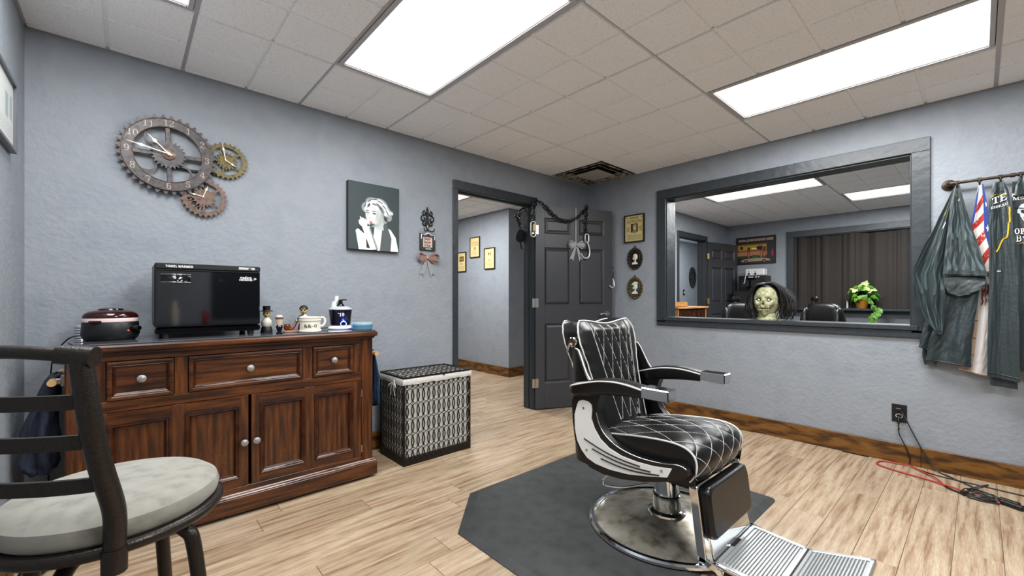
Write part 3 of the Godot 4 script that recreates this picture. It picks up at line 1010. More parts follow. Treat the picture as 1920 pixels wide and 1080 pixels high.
	pm.span(Vector3(-0.684, 0.098, -0.2), Vector3(0.684, 0.106, 0.230), 0.003)
	pm.span(Vector3(-0.676, 0.106, -0.2), Vector3(0.676, 0.116, 0.222), 0.004)
	part(t, "plinth_moulding", pm, M.chest_worn_highlight)  # worn plinth edge with bright highlight lines painted into the colour
	for cx in [-0.61, 0.61]:
		for cz in [-0.13, 0.15]:
			var w := B.new()
			w.cyl(Vector3(cx - 0.008, 0.02, cz), Vector3(cx + 0.008, 0.02, cz), 0.02, -1, 18)
			var wn := part(t, "caster", w, M.black_satin)
			part(wn, "fork", B.new().span(Vector3(cx - 0.012, 0.018, cz - 0.006), Vector3(cx - 0.0095, 0.055, cz + 0.012)).span(Vector3(cx + 0.0095, 0.018, cz - 0.006), Vector3(cx + 0.012, 0.055, cz + 0.012)).span(Vector3(cx - 0.014, 0.048, cz - 0.014), Vector3(cx + 0.014, 0.056, cz + 0.014)), M.nickel)
	# top
	var tp := B.new()
	tp.span(Vector3(-0.668, 0.870, -0.205), Vector3(0.668, 0.882, 0.245), 0.003)
	tp.span(Vector3(-0.682, 0.882, -0.21), Vector3(0.682, 0.912, 0.264), 0.008)
	part(t, "top", tp, M.chest_h)
	var gm := mat(Color(0.30, 0.31, 0.33), 0.05)
	solo("glass_top", "smoked glass sheet lying on the top of the wooden chest", "glass sheet", B.new().span(Vector3(-0.670, 0.9125, -0.205), Vector3(0.670, 0.920, 0.250), 0.002), gm, t.position)

func towel(called: String, label: String, m: Material, at: Vector3, rows: Array, lobes: float, seed_n: int) -> void:
	# a towel pushed together over the end of a rod; at = rod centre; rows of [y, x shift, half width in x, half depth in z]
	var nz := FastNoiseLite.new()
	nz.seed = seed_n
	nz.frequency = 2.0
	var n := rows.size() - 1
	var b := B.new()
	b.grid(48, 36, func(u: float, v: float) -> Vector3:
		var x := v * n
		var i := mini(int(x), n - 1)
		var f := x - i
		var q: Array = rows[i]
		var w: Array = rows[i + 1]
		var a := -TAU * u
		var k := 1.0 + 0.16 * sin(a * lobes + 3.0 * v) * minf(1.0, v * 2.0) + 0.35 * nz.get_noise_3d(cos(a), sin(a), v * 2.0) * minf(1.0, v * 2.0)
		return Vector3(lerpf(q[1], w[1], f) + cos(a) * lerpf(q[2], w[2], f) * k, lerpf(q[0], w[0], f) + 0.03 * v * v * nz.get_noise_2d(cos(a) * 1.5, sin(a) * 1.5 + 9.0), sin(a) * lerpf(q[3], w[3], f) * k), 1)
	solo(called, label, "towel", b, m, at)


func chest_items() -> void:
	var Y := 0.9205
	# towel warmer cabinet
	var t := thing("towel_warmer", "black towel warmer cabinet with glossy dark door and curved handle", "towel warmer", Vector3(-3.57, Y, 0.24))
	part(t, "body", B.new().span(Vector3(-0.222, 0.052, -0.15), Vector3(0.222, 0.366, 0.105), 0.008), M.black_satin)
	part(t, "base_panel", B.new().span(Vector3(-0.222, 0.022, -0.15), Vector3(0.222, 0.052, 0.125), 0.006), M.black_gloss)
	for x in [-0.18, 0.18]:
		for z in [-0.12, 0.10]:
			part(t, "foot", B.new().cyl(Vector3(x, 0, z), Vector3(x, 0.024, z), 0.014, 0.017, 14), M.black_matte)
	part(t, "control_panel", B.new().span(Vector3(-0.222, 0.338, 0.105), Vector3(0.222, 0.367, 0.128), 0.005), M.black_satin)
	var pill := B.new()
	pill.box(Vector3(0.158, 0.354, 0.128), Vector3(0.075, 0.013, 0.004), 0.0018)
	part(t, "switch_plate", pill, mat(Color(0.72, 0.72, 0.72), 0.35), "silver switch plate")
	part(t, "switch", B.new().box(Vector3(0.172, 0.354, 0.1305), Vector3(0.014, 0.006, 0.004), 0.001), M.black_matte)
	var dr := part(t, "door", B.new().span(Vector3(-0.219, 0.056, 0.106), Vector3(0.219, 0.334, 0.134), 0.005), M.warmer_glass, "glossy dark glass door")
	part(dr, "door_edge", B.new().span(Vector3(-0.221, 0.331, 0.108), Vector3(0.221, 0.3365, 0.136), 0.002), M.black_satin)
	# handle: curved band
	var hb := B.new()
	hb.grid(20, 1, func(u, v): return Vector3(-0.2 + 0.115 * u, 0.312 - 0.038 * v, 0.136 + 0.032 * sin(PI * u)), 1)
	hb.grid(20, 1, func(u, v): return Vector3(-0.085 - 0.115 * u, 0.312 - 0.038 * v, 0.132 + 0.032 * sin(PI * u)), 1)
	hb.grid(20, 1, func(u, v): return Vector3(-0.2 + 0.115 * u, 0.312, 0.132 + 0.004 * v + 0.032 * sin(PI * u)), 1)
	var hn := part(dr, "handle", hb, M.black_gloss)
	for y in [0.312, 0.274]:
		var pp := []
		for k in 21:
			pp.append(Vector3(-0.2 + 0.115 * k / 20.0, y, 0.135 + 0.032 * sin(PI * k / 20.0)))
		part(hn, "handle_edge", B.new().tube(pp, 0.0022, 6), M.chrome)
	letters(t, "lettering", "TOWEL WARMER", 0.011, M.white_print, Transform3D(Basis(), Vector3(-0.128, 0.3525, 0.1286)), 0.108, "Droid Sans", 800)
	letters(dr, "lettering", "modern", 0.013, M.white_print, Transform3D(Basis(), Vector3(0.152, 0.3055, 0.1346)), 0.052, "Droid Sans", 700)
	letters(dr, "lettering", "elements", 0.012, M.white_print, Transform3D(Basis(), Vector3(0.152, 0.2945, 0.1346)), 0.060, "Droid Sans", 700)
	var leaf := B.new()
	for k in 3:
		leaf.extrude(PackedVector2Array([Vector2(0.186, 0.293 + 0.005 * k), Vector2(0.196, 0.2945 + 0.004 * k), Vector2(0.203, 0.299 + 0.001 * k), Vector2(0.195, 0.297 + 0.004 * k)]), 0.0008, Transform3D(Basis(), Vector3(0, 0, 0.1342)))
	part(dr, "emblem", leaf, M.white_print)
	# wax warmer
	t = thing("wax_warmer", "round black wax warmer with white rim and smoky red lid", "wax warmer", Vector3(-3.945, Y, 0.27))
	part(t, "body", B.new().lathe([Vector2(0, 0.004), Vector2(0.088, 0.004), Vector2(0.097, 0.012), Vector2(0.103, 0.03), Vector2(0.099, 0.082), Vector2(0.096, 0.087), Vector2(0, 0.087)], 40, Transform3D(), 1.0, 0.85), M.black_satin)
	part(t, "foot_ring", B.new().lathe([Vector2(0, 0), Vector2(0.086, 0), Vector2(0.086, 0.006), Vector2(0, 0.006)], 32, Transform3D(), 1.0, 0.85), M.black_matte)
	part(t, "rim", B.new().lathe([Vector2(0.09, 0.086), Vector2(0.099, 0.087), Vector2(0.1, 0.094), Vector2(0.098, 0.104), Vector2(0.09, 0.105)], 40, Transform3D(), 1.0, 0.85), mat(Color(0.88, 0.78, 0.78), 0.4))
	var lid := mat(Color(0.17, 0.045, 0.04), 0.06)
	part(t, "lid", B.new().lathe([Vector2(0.097, 0.104), Vector2(0.098, 0.11), Vector2(0.092, 0.124), Vector2(0.075, 0.135), Vector2(0.045, 0.141), Vector2(0, 0.143)], 40, Transform3D(), 1.0, 0.85), lid, "smoky dark red plastic lid")
	part(t, "lid_grip", B.new().lathe([Vector2(0.048, 0.138), Vector2(0.042, 0.147), Vector2(0.02, 0.151), Vector2(0, 0.152)], 28, Transform3D(), 1.0, 0.7), M.black_gloss)
	part(t, "rim_tab", B.new().span(Vector3(-0.072, 0.084, 0.055), Vector3(-0.03, 0.094, 0.083), 0.002), lid)
	part(t, "dial", B.new().cyl(Vector3(0.075, 0.056, 0.055), Vector3(0.1, 0.056, 0.078), 0.014, 0.011, 16), M.black_gloss)
	var lampm := mat(Color(0.9, 0.35, 0.1), 0.3)
	part(t, "indicator", B.new().ball(Vector3(0.06, 0.045, 0.072), Vector3(0.005, 0.005, 0.004), 10, 6), lampm)
	solo("power_cord", "thin black cord from the wax warmer down behind the chest", "cord", B.new().tube(smooth_path([Vector3(-4.02, Y + 0.02, 0.24), Vector3(-4.06, Y + 0.022, 0.23), Vector3(-4.092, Y + 0.006, 0.2), Vector3(-4.128, 0.87, 0.19), Vector3(-4.15, 0.78, 0.12), Vector3(-4.16, 0.5, 0.04), Vector3(-4.17, 0.1, 0.03)], 6), 0.003, 6), M.plug_black)
	# ribbed glass jar set behind the wax warmer
	for k in 2:
		var jar := B.new()
		var pr := []
		for n in 6:
			pr.append(Vector2(0.030, 0.012 * n))
			pr.append(Vector2(0.027, 0.012 * n + 0.006))
		pr.append(Vector2(0.022, 0.072))
		pr.append(Vector2(0.0, 0.074))
		jar.lathe([Vector2(0, 0.0)] + pr, 20)
		var jn := solo("ribbed_jar", ["clear ribbed tumbler standing behind the wax warmer", "taller clear ribbed tumbler standing behind the wax warmer"][k], "tumbler", jar, M.chrome_glass, Vector3([-4.045, -4.005][k], Y, [0.17, 0.12][k]))
		if k == 1:
			jn.scale = Vector3(1.0, 1.85, 1.0)
	# shaving brush figures
	figure("brush_figure", "skeleton figure in a black top hat beside the towel warmer", Vector3(-3.30, Y, 0.285), true)
	figure("brush_figure", "skull figure with swept dark hair behind the shaving mug", Vector3(-3.075, Y, 0.19), false)
	# small shaving brush
	t = thing("shaving_brush", "small shaving brush with black stem and pale bristles", "shaving brush", Vector3(-3.262, Y, 0.40))
	part(t, "handle", B.new().lathe([Vector2(0, 0), Vector2(0.017, 0), Vector2(0.017, 0.005), Vector2(0.010, 0.01), Vector2(0.014, 0.025), Vector2(0.018, 0.038), Vector2(0.013, 0.047), Vector2(0, 0.047)], 20), M.black_gloss)
	part(t, "bristles", B.new().lathe([Vector2(0.013, 0.047), Vector2(0.018, 0.075), Vector2(0.0205, 0.088), Vector2(0.017, 0.098), Vector2(0.009, 0.103), Vector2(0, 0.104)], 20), mat(Color(0.80, 0.70, 0.62), 0.9))
	part(t, "bristle_band", B.new().lathe([Vector2(0.0195, 0.080), Vector2(0.0207, 0.084), Vector2(0.0207, 0.088), Vector2(0.0195, 0.091)], 20), mat(Color(0.30, 0.26, 0.24), 0.9))
	# pipe on its stand
	t = thing("tobacco_pipe", "brown briar tobacco pipe with black curved stem on a wooden rest", "pipe", Vector3(-3.205, Y, 0.33))
	var briar := tri_map(mat(Color(0.55, 0.26, 0.10), 0.25), noise_tex([[0.0, grey(0.6)], [1.0, grey(1.0)]], 0.02, 121), Vector3.ONE * 12)
	part(t, "bowl", B.new().lathe([Vector2(0, 0.010), Vector2(0.012, 0.012), Vector2(0.018, 0.024), Vector2(0.0175, 0.042), Vector2(0.015, 0.048), Vector2(0.010, 0.048), Vector2(0.009, 0.034), Vector2(0, 0.032)], 20), briar)
	part(t, "shank", B.new().tube(smooth_path([Vector3(0.012, 0.018, 0), Vector3(0.028, 0.022, 0), Vector3(0.045, 0.046, -0.005), Vector3(0.055, 0.064, -0.008)], 4), [0.009, 0.009, 0.009, 0.009, 0.009, 0.0085, 0.0085, 0.0085, 0.008, 0.008, 0.008, 0.008, 0.008], 10), briar)
	part(t, "band", B.new().cyl(Vector3(0.054, 0.062, -0.008), Vector3(0.057, 0.068, -0.009), 0.009, -1, 12), M.nickel)
	part(t, "stem", B.new().tube(smooth_path([Vector3(0.056, 0.066, -0.009), Vector3(0.065, 0.082, -0.012), Vector3(0.08, 0.094, -0.02), Vector3(0.097, 0.098, -0.03)], 4), 0.0045, 8), M.black_gloss)
	part(t, "rest", B.new().span(Vector3(-0.018, 0, -0.015), Vector3(0.075, 0.009, 0.02), 0.002), mat(Color(0.72, 0.52, 0.40), 0.6))
	# shaving mug
	t = thing("shaving_mug", "cream ceramic shaving mug with printed black emblem", "mug", Vector3(-3.096, Y, 0.385))
	part(t, "cup", B.new().lathe([Vector2(0, 0), Vector2(0.056, 0), Vector2(0.060, 0.004), Vector2(0.060, 0.011), Vector2(0.056, 0.015), Vector2(0.055, 0.06), Vector2(0.058, 0.064), Vector2(0.059, 0.070), Vector2(0.056, 0.074), Vector2(0.058, 0.078), Vector2(0.059, 0.085), Vector2(0.056, 0.088), Vector2(0.053, 0.085), Vector2(0.052, 0.02), Vector2(0, 0.016)], 40), M.ivory)
	part(t, "handle", B.new().tube(smooth_path([Vector3(0.053, 0.078, 0.0), Vector3(0.072, 0.082, 0.0), Vector3(0.084, 0.062, 0.0), Vector3(0.074, 0.036, 0.0), Vector3(0.054, 0.03, 0.0)], 6), 0.007, 10), M.ivory)
	wrap_letters(t, "&&~O", 0.018, 0.0555, 0.036, -0.25, M.ink)
	# lather machine
	t = thing("lather_machine", "dark blue hot lather machine with white base and black pump top", "lather machine", Vector3(-2.875, Y, 0.26))
	part(t, "base", B.new().lathe([Vector2(0, 0), Vector2(0.073, 0), Vector2(0.076, 0.006), Vector2(0.070, 0.016), Vector2(0.055, 0.024), Vector2(0, 0.024)], 36), M.white_paint)
	part(t, "tank", B.new().lathe([Vector2(0.054, 0.024), Vector2(0.060, 0.028), Vector2(0.069, 0.118), Vector2(0.070, 0.124), Vector2(0, 0.124)], 36), mat(Color(0.035, 0.04, 0.10), 0.18))
	part(t, "shoulder", B.new().lathe([Vector2(0.070, 0.124), Vector2(0.069, 0.130), Vector2(0.048, 0.142), Vector2(0.036, 0.144), Vector2(0, 0.144)], 36), mat(Color(0.70, 0.72, 0.74), 0.3))
	part(t, "pump", B.new().lathe([Vector2(0.025, 0.144), Vector2(0.022, 0.155), Vector2(0.014, 0.162), Vector2(0.012, 0.178), Vector2(0.017, 0.184), Vector2(0.012, 0.187), Vector2(0, 0.188)], 24), M.black_gloss)
	part(t, "nozzle", B.new().tube([Vector3(0, 0.184, 0), Vector3(0.02, 0.186, 0.01), Vector3(0.034, 0.186, 0.017)], [0.005, 0.004, 0.003], 8), M.black_gloss)
	part(t, "back_column", B.new().cyl(Vector3(-0.03, 0.14, -0.025), Vector3(-0.03, 0.176, -0.025), 0.02, 0.016, 16).cyl(Vector3(-0.012, 0.15, -0.035), Vector3(-0.012, 0.212, -0.035), 0.013, -1, 14), M.white_paint)
	var ring := B.new()
	var pts := []
	for k in 20:
		pts.append(Vector3(-0.005 + 0.018 * cos(TAU * k / 20), 0.034 + 0.016 * sin(TAU * k / 20), 0.064))
	ring.tube(pts, 0.003, 6, true)
	part(t, "spout_ring", ring, M.white_paint)
	var blue := mat(Color(0.2, 0.35, 1.0), 0.3)
	blue.emission_enabled = true
	blue.emission = Color(0.35, 0.5, 1.0)
	blue.emission_energy_multiplier = 3.0
	part(t, "indicator_light", B.new().ball(Vector3(-0.004, 0.055, 0.0645), Vector3(0.005, 0.005, 0.004), 10, 8), blue, "glowing blue indicator light")
	var ol := OmniLight3D.new()
	ol.name = "indicator_lamp"
	ol.light_color = Color(0.25, 0.38, 1.0)
	ol.light_energy = 0.006
	ol.light_size = 0.004
	ol.omni_range = 10.0
	ol.omni_attenuation = 2.0
	ol.shadow_enabled = true
	ol.position = Vector3(-0.006, 0.055, 0.078)
	t.add_child(ol)
	wrap_letters(t, "'19", 0.020, 0.0685, 0.093, -0.30, M.white_print)
	# blue tin
	t = thing("blue_tin", "round light blue tin with pale lid at the corner of the chest", "tin", Vector3(-2.79, Y, 0.395))
	var tin := tri_map(mat(Color(0.36, 0.56, 0.68), 0.3), noise_tex([[0.0, grey(0.72)], [1.0, grey(1.0)]], 0.03, 131), Vector3.ONE * 14)
	part(t, "can", B.new().lathe([Vector2(0, 0), Vector2(0.060, 0), Vector2(0.063, 0.003), Vector2(0.064, 0.03), Vector2(0, 0.03)], 36), tin)
	part(t, "lid", B.new().lathe([Vector2(0.0645, 0.027), Vector2(0.0655, 0.030), Vector2(0.0655, 0.041), Vector2(0.0635, 0.044), Vector2(0, 0.0445)], 36), mat(Color(0.55, 0.66, 0.70), 0.3))
	solo("black_cable", "black cord running behind the lather machine on the chest", "cord", B.new().tube(smooth_path([Vector3(-2.93, Y + 0.012, 0.25), Vector3(-2.99, Y + 0.006, 0.22), Vector3(-3.04, Y + 0.003, 0.12), Vector3(-3.05, Y + 0.003, 0.045)], 6), 0.003, 6), M.plug_black)

# letters bent round an upright cylinder of radius r, centred at angle a from +z towards +x
func wrap_letters(parent: Node3D, s: String, height: float, r: float, y: float, a: float, m: Material) -> void:
	var tm := text_mesh(s, height, 0.001, "Droid Serif", 700, true)
	var ar := tm.get_mesh_arrays()
	var vs: PackedVector3Array = ar[Mesh.ARRAY_VERTEX]
	var ns: PackedVector3Array = ar[Mesh.ARRAY_NORMAL]
	for k in vs.size():
		var th := a + vs[k].x / r
		var rr := r + vs[k].z + 0.0006
		var n := ns[k]
		vs[k] = Vector3(sin(th) * rr, y + vs[k].y, cos(th) * rr)
		ns[k] = Vector3(n.x * cos(th) + n.z * sin(th), n.y, -n.x * sin(th) + n.z * cos(th))
	var out := []
	out.resize(Mesh.ARRAY_MAX)
	out[Mesh.ARRAY_VERTEX] = vs
	out[Mesh.ARRAY_NORMAL] = ns
	out[Mesh.ARRAY_INDEX] = ar[Mesh.ARRAY_INDEX]
	var am := ArrayMesh.new()
	am.add_surface_from_arrays(Mesh.PRIMITIVE_TRIANGLES, out)
	part(parent, "lettering", am, m)

func figure(called: String, label: String, at: Vector3, hat: bool) -> void:
	var t := thing(called, label, "figurine", at)
	t.rotation.y = -0.5
	var k := 1.0 if hat else 1.12
	t.scale = Vector3.ONE * k
	var bone := mat(Color(0.80, 0.66, 0.42), 0.5)
	part(t, "pedestal", B.new().lathe([Vector2(0, 0), Vector2(0.030, 0), Vector2(0.030, 0.012), Vector2(0.026, 0.03), Vector2(0.024, 0.036), Vector2(0, 0.036)], 20), M.black_satin)
	part(t, "body", B.new().lathe([Vector2(0.022, 0.036), Vector2(0.027, 0.048), Vector2(0.026, 0.066), Vector2(0.017, 0.080), Vector2(0.009, 0.088), Vector2(0, 0.089)], 20), mat(Color(0.78, 0.77, 0.72), 0.6))
	var skull := B.new()
	skull.grid(28, 20, func(u: float, v: float) -> Vector3:
		var a := -TAU * u
		var e := PI * (v - 0.5)
		var d := Vector3(cos(e) * cos(a), sin(e), cos(e) * sin(a))
		var r := 0.0205
		for s in [-1, 1]:
			r -= 0.006 * exp(-(d - Vector3(s * 0.42, 0.02, 0.9).normalized()).length_squared() / 0.045)
		r -= 0.004 * exp(-(d - Vector3(0, -0.33, 0.94).normalized()).length_squared() / 0.02)
		r -= 0.0035 * exp(-(d - Vector3(0, -0.72, 0.7).normalized()).length_squared() / 0.015)
		return Vector3(0, 0.108, 0) + Vector3(d.x * r * 0.92, d.y * r * 1.05, d.z * r), 3)
	var hd := part(t, "skull", skull, bone)
	var eyes := B.new()
	for s in [-1, 1]:
		eyes.ball(Vector3(s * 0.0078, 0.109, 0.0145), Vector3(0.0048, 0.0048, 0.004), 10, 6)
	eyes.ball(Vector3(0, 0.1005, 0.018), Vector3(0.0022, 0.003, 0.002), 8, 6)
	eyes.box(Vector3(0, 0.0935, 0.0155), Vector3(0.014, 0.0022, 0.004))
	part(hd, "eye_sockets", eyes, M.black_matte)
	if hat:
		part(t, "top_hat", B.new().lathe([Vector2(0, 0.121), Vector2(0.031, 0.121), Vector2(0.032, 0.123), Vector2(0.0305, 0.1255), Vector2(0.019, 0.126), Vector2(0.0185, 0.145), Vector2(0.021, 0.152), Vector2(0, 0.153)], 24), M.black_satin)
	else:
		var hair := B.new()
		hair.grid(20, 12, func(u: float, v: float) -> Vector3:
			var a := -TAU * u
			var e := PI * 0.5 * v
			var r := 0.0225 + 0.0025 * sin(a * 9.0) * cos(e)
			return Vector3(0, 0.113, -0.003) + Vector3(cos(e) * cos(a) * r, sin(e) * r * 1.05, cos(e) * sin(a) * r), 3)
		part(t, "hair", hair, mat(Color(0.09, 0.07, 0.06), 0.6))


# ---------------------------------------------------------------- painting on images (prints only)
func blank(w: int, h: int, c: Color) -> Image:
	var im := Image.create(w, h, false, Image.FORMAT_RGB8)
	im.fill(c)
	return im

func dab(im: Image, cx: float, cy: float, rx: float, ry: float, c: Color, ang := 0.0, soft := 0.08) -> void:
	var w := im.get_width()
	var h := im.get_height()
	var R := maxf(rx, ry) * (1.0 + soft)
	var X0 := clampi(int((cx - R) * w), 0, w - 1)
	var X1 := clampi(int((cx + R) * w) + 1, 0, w - 1)
	var Y0 := clampi(int(cy * h - R * w), 0, h - 1)
	var Y1 := clampi(int(cy * h + R * w) + 1, 0, h - 1)
	var ca := cos(ang)
	var sa := sin(ang)
	for y in range(Y0, Y1 + 1):
		for x in range(X0, X1 + 1):
			var dx := float(x) / w - cx
			var dy := (float(y) - cy * h) / w
			var p := Vector2((dx * ca + dy * sa) / rx, (-dx * sa + dy * ca) / ry)
			var d := p.length()
			if d < 1.0 + soft:
				var k := clampf((1.0 + soft - d) / (2.0 * soft), 0.0, 1.0)
				im.set_pixel(x, y, im.get_pixel(x, y).lerp(c, k * c.a))

func patch(im: Image, pts: Array, c: Color) -> void:
	var w := im.get_width()
	var h := im.get_height()
	var pp := PackedVector2Array()
	var lo := Vector2(9, 9)
	var hi := Vector2(-9, -9)
	for p in pts:
		pp.append(p)
		lo = lo.min(p)
		hi = hi.max(p)
	for y in range(clampi(int(lo.y * h), 0, h - 1), clampi(int(hi.y * h) + 1, 0, h - 1) + 1):
		for x in range(clampi(int(lo.x * w), 0, w - 1), clampi(int(hi.x * w) + 1, 0, w - 1) + 1):
			if Geometry2D.is_point_in_polygon(Vector2((x + 0.5) / w, (y + 0.5) / h), pp):
				im.set_pixel(x, y, c)

func bar(im: Image, x0: float, y0: float, x1: float, y1: float, c: Color) -> void:
	var w := im.get_width()
	var h := im.get_height()
	im.fill_rect(Rect2i(int(x0 * w), int(y0 * h), maxi(1, int((x1 - x0) * w)), maxi(1, int((y1 - y0) * h))), c)

# a sheet with a frame; local: centre of the back at the origin, facing +z
func framed(t: Node3D, w: float, h: float, fw: float, dep: float, frame_m: Material, print_m: Material, mount := 0.0) -> void:
	var fr := B.new()
	for n in 4:
		var a := [Vector2(-w / 2, -h / 2), Vector2(w / 2, -h / 2), Vector2(w / 2, h / 2), Vector2(-w / 2, h / 2)]
		var i := [Vector2(-w / 2 + fw, -h / 2 + fw), Vector2(w / 2 - fw, -h / 2 + fw), Vector2(w / 2 - fw, h / 2 - fw), Vector2(-w / 2 + fw, h / 2 - fw)]
		if n == 0:
			fr.ring(PackedVector2Array(a), PackedVector2Array(i), dep)
	part(t, "frame", fr, frame_m)
	var z := dep * 0.55
	var e := fw * 0.9
	part(t, "backing", B.new().span(Vector3(-w / 2 + e, -h / 2 + e, 0.0), Vector3(w / 2 - e, h / 2 - e, z - 0.001)), M.black_matte)
	part(t, "print", B.new().sheet(Vector3(-w / 2 + e, -h / 2 + e, z), Vector3(w / 2 - e, -h / 2 + e, z), Vector3(w / 2 - e, h / 2 - e, z), Vector3(-w / 2 + e, h / 2 - e, z)), print_m)

func gear_outline(r0: float, r1: float, n: int, ph := 0.0, duty := 0.5) -> PackedVector2Array:
	var p := PackedVector2Array()
	for k in n:
		var a := TAU * k / n + ph
		var s := TAU / n
		for q in [[0.0, r0], [0.12, r0 + (r1 - r0) * 0.35], [0.26, r1], [0.26 + duty * 0.45, r1], [0.40 + duty * 0.45, r0 + (r1 - r0) * 0.35], [0.52 + duty * 0.45, r0]]:
			p.append(Vector2(cos(a + s * q[0]), sin(a + s * q[0])) * q[1])
	return p

func hand(len: float, wd: float) -> PackedVector2Array:
	return PackedVector2Array([Vector2(-wd * 0.35, -len * 0.1), Vector2(wd * 0.35, -len * 0.1), Vector2(wd * 0.3, len * 0.55), Vector2(wd * 1.1, len * 0.66), Vector2(wd * 0.3, len * 0.76), Vector2(0.0006, len), Vector2(-0.0006, len), Vector2(-wd * 0.3, len * 0.76), Vector2(-wd * 1.1, len * 0.66), Vector2(-wd * 0.3, len * 0.55)])

func wall_clock() -> void:
	var t := thing("gear_clock", "bronze wall clock made of one large and two small toothed gears", "clock", Vector3(-3.72, 1.90, 0.0))
	var tone := noise_tex([[0.0, Color(0.66, 0.62, 0.60)], [0.5, Color(0.92, 0.91, 0.91)], [1.0, Color(1.0, 0.95, 0.92)]], 0.02, 151, FastNoiseLite.TYPE_SIMPLEX_SMOOTH, 4, 256)
	var bronze := tri_map(mat(Color(0.34, 0.33, 0.335), 0.42, 0.5), tone, Vector3.ONE * 6)
	var copper := tri_map(mat(Color(0.46, 0.385, 0.345), 0.4, 0.55), tone, Vector3.ONE * 6)
	var brass := tri_map(mat(Color(0.42, 0.38, 0.24), 0.42, 0.55), tone, Vector3.ONE * 6)
	var numm := mat(Color(0.62, 0.57, 0.53), 0.45, 0.3)
	var handm := mat(Color(0.88, 0.83, 0.76), 0.4, 0.2)
	var at := func(z: float, c := Vector2.ZERO, rot := 0.0) -> Transform3D: return Transform3D(Basis(Vector3(0, 0, 1), rot), Vector3(c.x, c.y, z))
	# big gear: toothed rim, numeral ring, beads
	var go := gear_outline(0.198, 0.216, 36, 0.05)
	var inner := PackedVector2Array()
	for k in go.size():
		inner.append(go[k].normalized() * 0.186)
	var big := part(t, "large_gear_rim", B.new().ring(go, inner, 0.012, at.call(0.022)), bronze)
	part(big, "numeral_ring", B.new().ring(circle(0.194, 72), circle(0.148, 72), 0.016, at.call(0.024)), bronze)
	for r in [0.1935, 0.1495]:
		var pp := []
		for k in 72:
			pp.append(Vector3(cos(TAU * k / 72) * r, sin(TAU * k / 72) * r, 0.041))
		part(big, "ring_bead", B.new().tube(pp, 0.0026, 6, true), copper)
	for k in 12:
		var h := 12 if k == 0 else k
		var a := PI / 2 - TAU * k / 12
		letters(big, "numeral", str(h), 0.032, numm, Transform3D(Basis(), Vector3(cos(a) * 0.171, sin(a) * 0.171, 0.041)), 0.0, "Droid Serif", 400)
	# spokes and centre gear
	for k in 4:
		part(t, "spoke", B.new().box(Vector3(0, 0.105, 0.03), Vector3(0.022, 0.095, 0.010), 0.002), bronze).rotation.z = k * PI / 2 + 0.03
	for k in 4:
		var sw := PackedVector2Array()
		var sw2 := PackedVector2Array()
		for n in 9:
			var f := n / 8.0
			var ra := lerpf(0.05, 0.150, f)
			var an := 0.5 * sin(f * PI * 0.9) + k * PI / 2 + 0.42
			sw.append(Vector2(cos(an), sin(an)) * ra)
			sw2.append(Vector2(cos(an + 0.13 - 0.04 * f), sin(an + 0.13 - 0.04 * f)) * ra)
		sw2.reverse()
		sw.append_array(sw2)
		if k != 0:
			part(t, "curved_spoke", B.new().extrude(sw, 0.006, at.call(0.018)), bronze)
	part(t, "centre_gear", B.new().extrude(gear_outline(0.066, 0.077, 24), 0.014, at.call(0.028), 0.0), bronze)
	part(t, "hub", B.new().lathe([Vector2(0.03, 0), Vector2(0.03, 0.004), Vector2(0.027, 0.006), Vector2(0.012, 0.006), Vector2(0.012, 0.012), Vector2(0, 0.013)], 28, Transform3D(Basis(Vector3.RIGHT, PI / 2), Vector3(0, 0, 0.042))), copper)
	var d1 := Vector2(-0.172, 0.035)
	var d2 := Vector2(-0.09, 0.091)
	part(t, "minute_hand", B.new().extrude(hand(d1.length(), 0.007), 0.002, at.call(0.058, Vector2.ZERO, d1.angle() - PI / 2)), handm)
	part(t, "hour_hand", B.new().extrude(hand(d2.length(), 0.008), 0.002, at.call(0.055, Vector2.ZERO, d2.angle() - PI / 2)), handm)
	part(t, "hand_pin", B.new().cyl(Vector3(0, 0, 0.05), Vector3(0, 0, 0.064), 0.009, 0.007, 14), handm)
	# two small gears
	var specs := [[Vector2(0.268, 0.028), 0.108, brass, Vector2(-0.016, 0.092), Vector2(0.052, -0.031), 0.012], [Vector2(0.160, -0.206), 0.112, copper, Vector2(0.023, 0.064), Vector2(-0.062, 0.012), 0.016]]
	for s in specs:
		var c: Vector2 = s[0]
		var r: float = s[1]
		var m: Material = s[2]
		var z: float = s[5]
		var g2 := gear_outline(r * 0.90, r, 26, 0.1)
		var in2 := PackedVector2Array()
		for k in g2.size():
			in2.append(g2[k].normalized() * r * 0.74)
		var gn := part(t, "small_gear_rim", B.new().ring(g2, in2, 0.008, at.call(z, c)), m)
		for k in 5:
			var sp := part(gn, "spoke", B.new().box(Vector3(0, r * 0.55, 0), Vector3(0.011, r * 0.5, 0.006), 0.001), m)
			sp.transform = at.call(z + 0.004, c, k * TAU / 5 + 0.35)
		part(gn, "centre_gear", B.new().extrude(gear_outline(r * 0.40, r * 0.50, 18), 0.010, at.call(z + 0.002, c)), m)
		if z < 0.014:
			for k in 10:
				var sl := part(gn, "slot", B.new().box(Vector3(0, r * 0.35, 0), Vector3(0.012, 0.004, 0.001)), M.black_matte)
				sl.transform = at.call(z + 0.0122, c, k * TAU / 10)
		else:
			# little open gear train inside the lower gear
			for q in [[Vector2(-0.045, -0.035), 0.03], [Vector2(-0.02, -0.062), 0.026], [Vector2(-0.068, -0.012), 0.022]]:
				var go3 := gear_outline(q[1] * 0.85, q[1], 14)
				var in3 := PackedVector2Array()
				for k in go3.size():
					in3.append(go3[k].normalized() * q[1] * 0.55)
				part(gn, "tiny_gear", B.new().ring(go3, in3, 0.006, at.call(z + 0.003, c + q[0])), m)
		var e1: Vector2 = s[3]
		var e2: Vector2 = s[4]
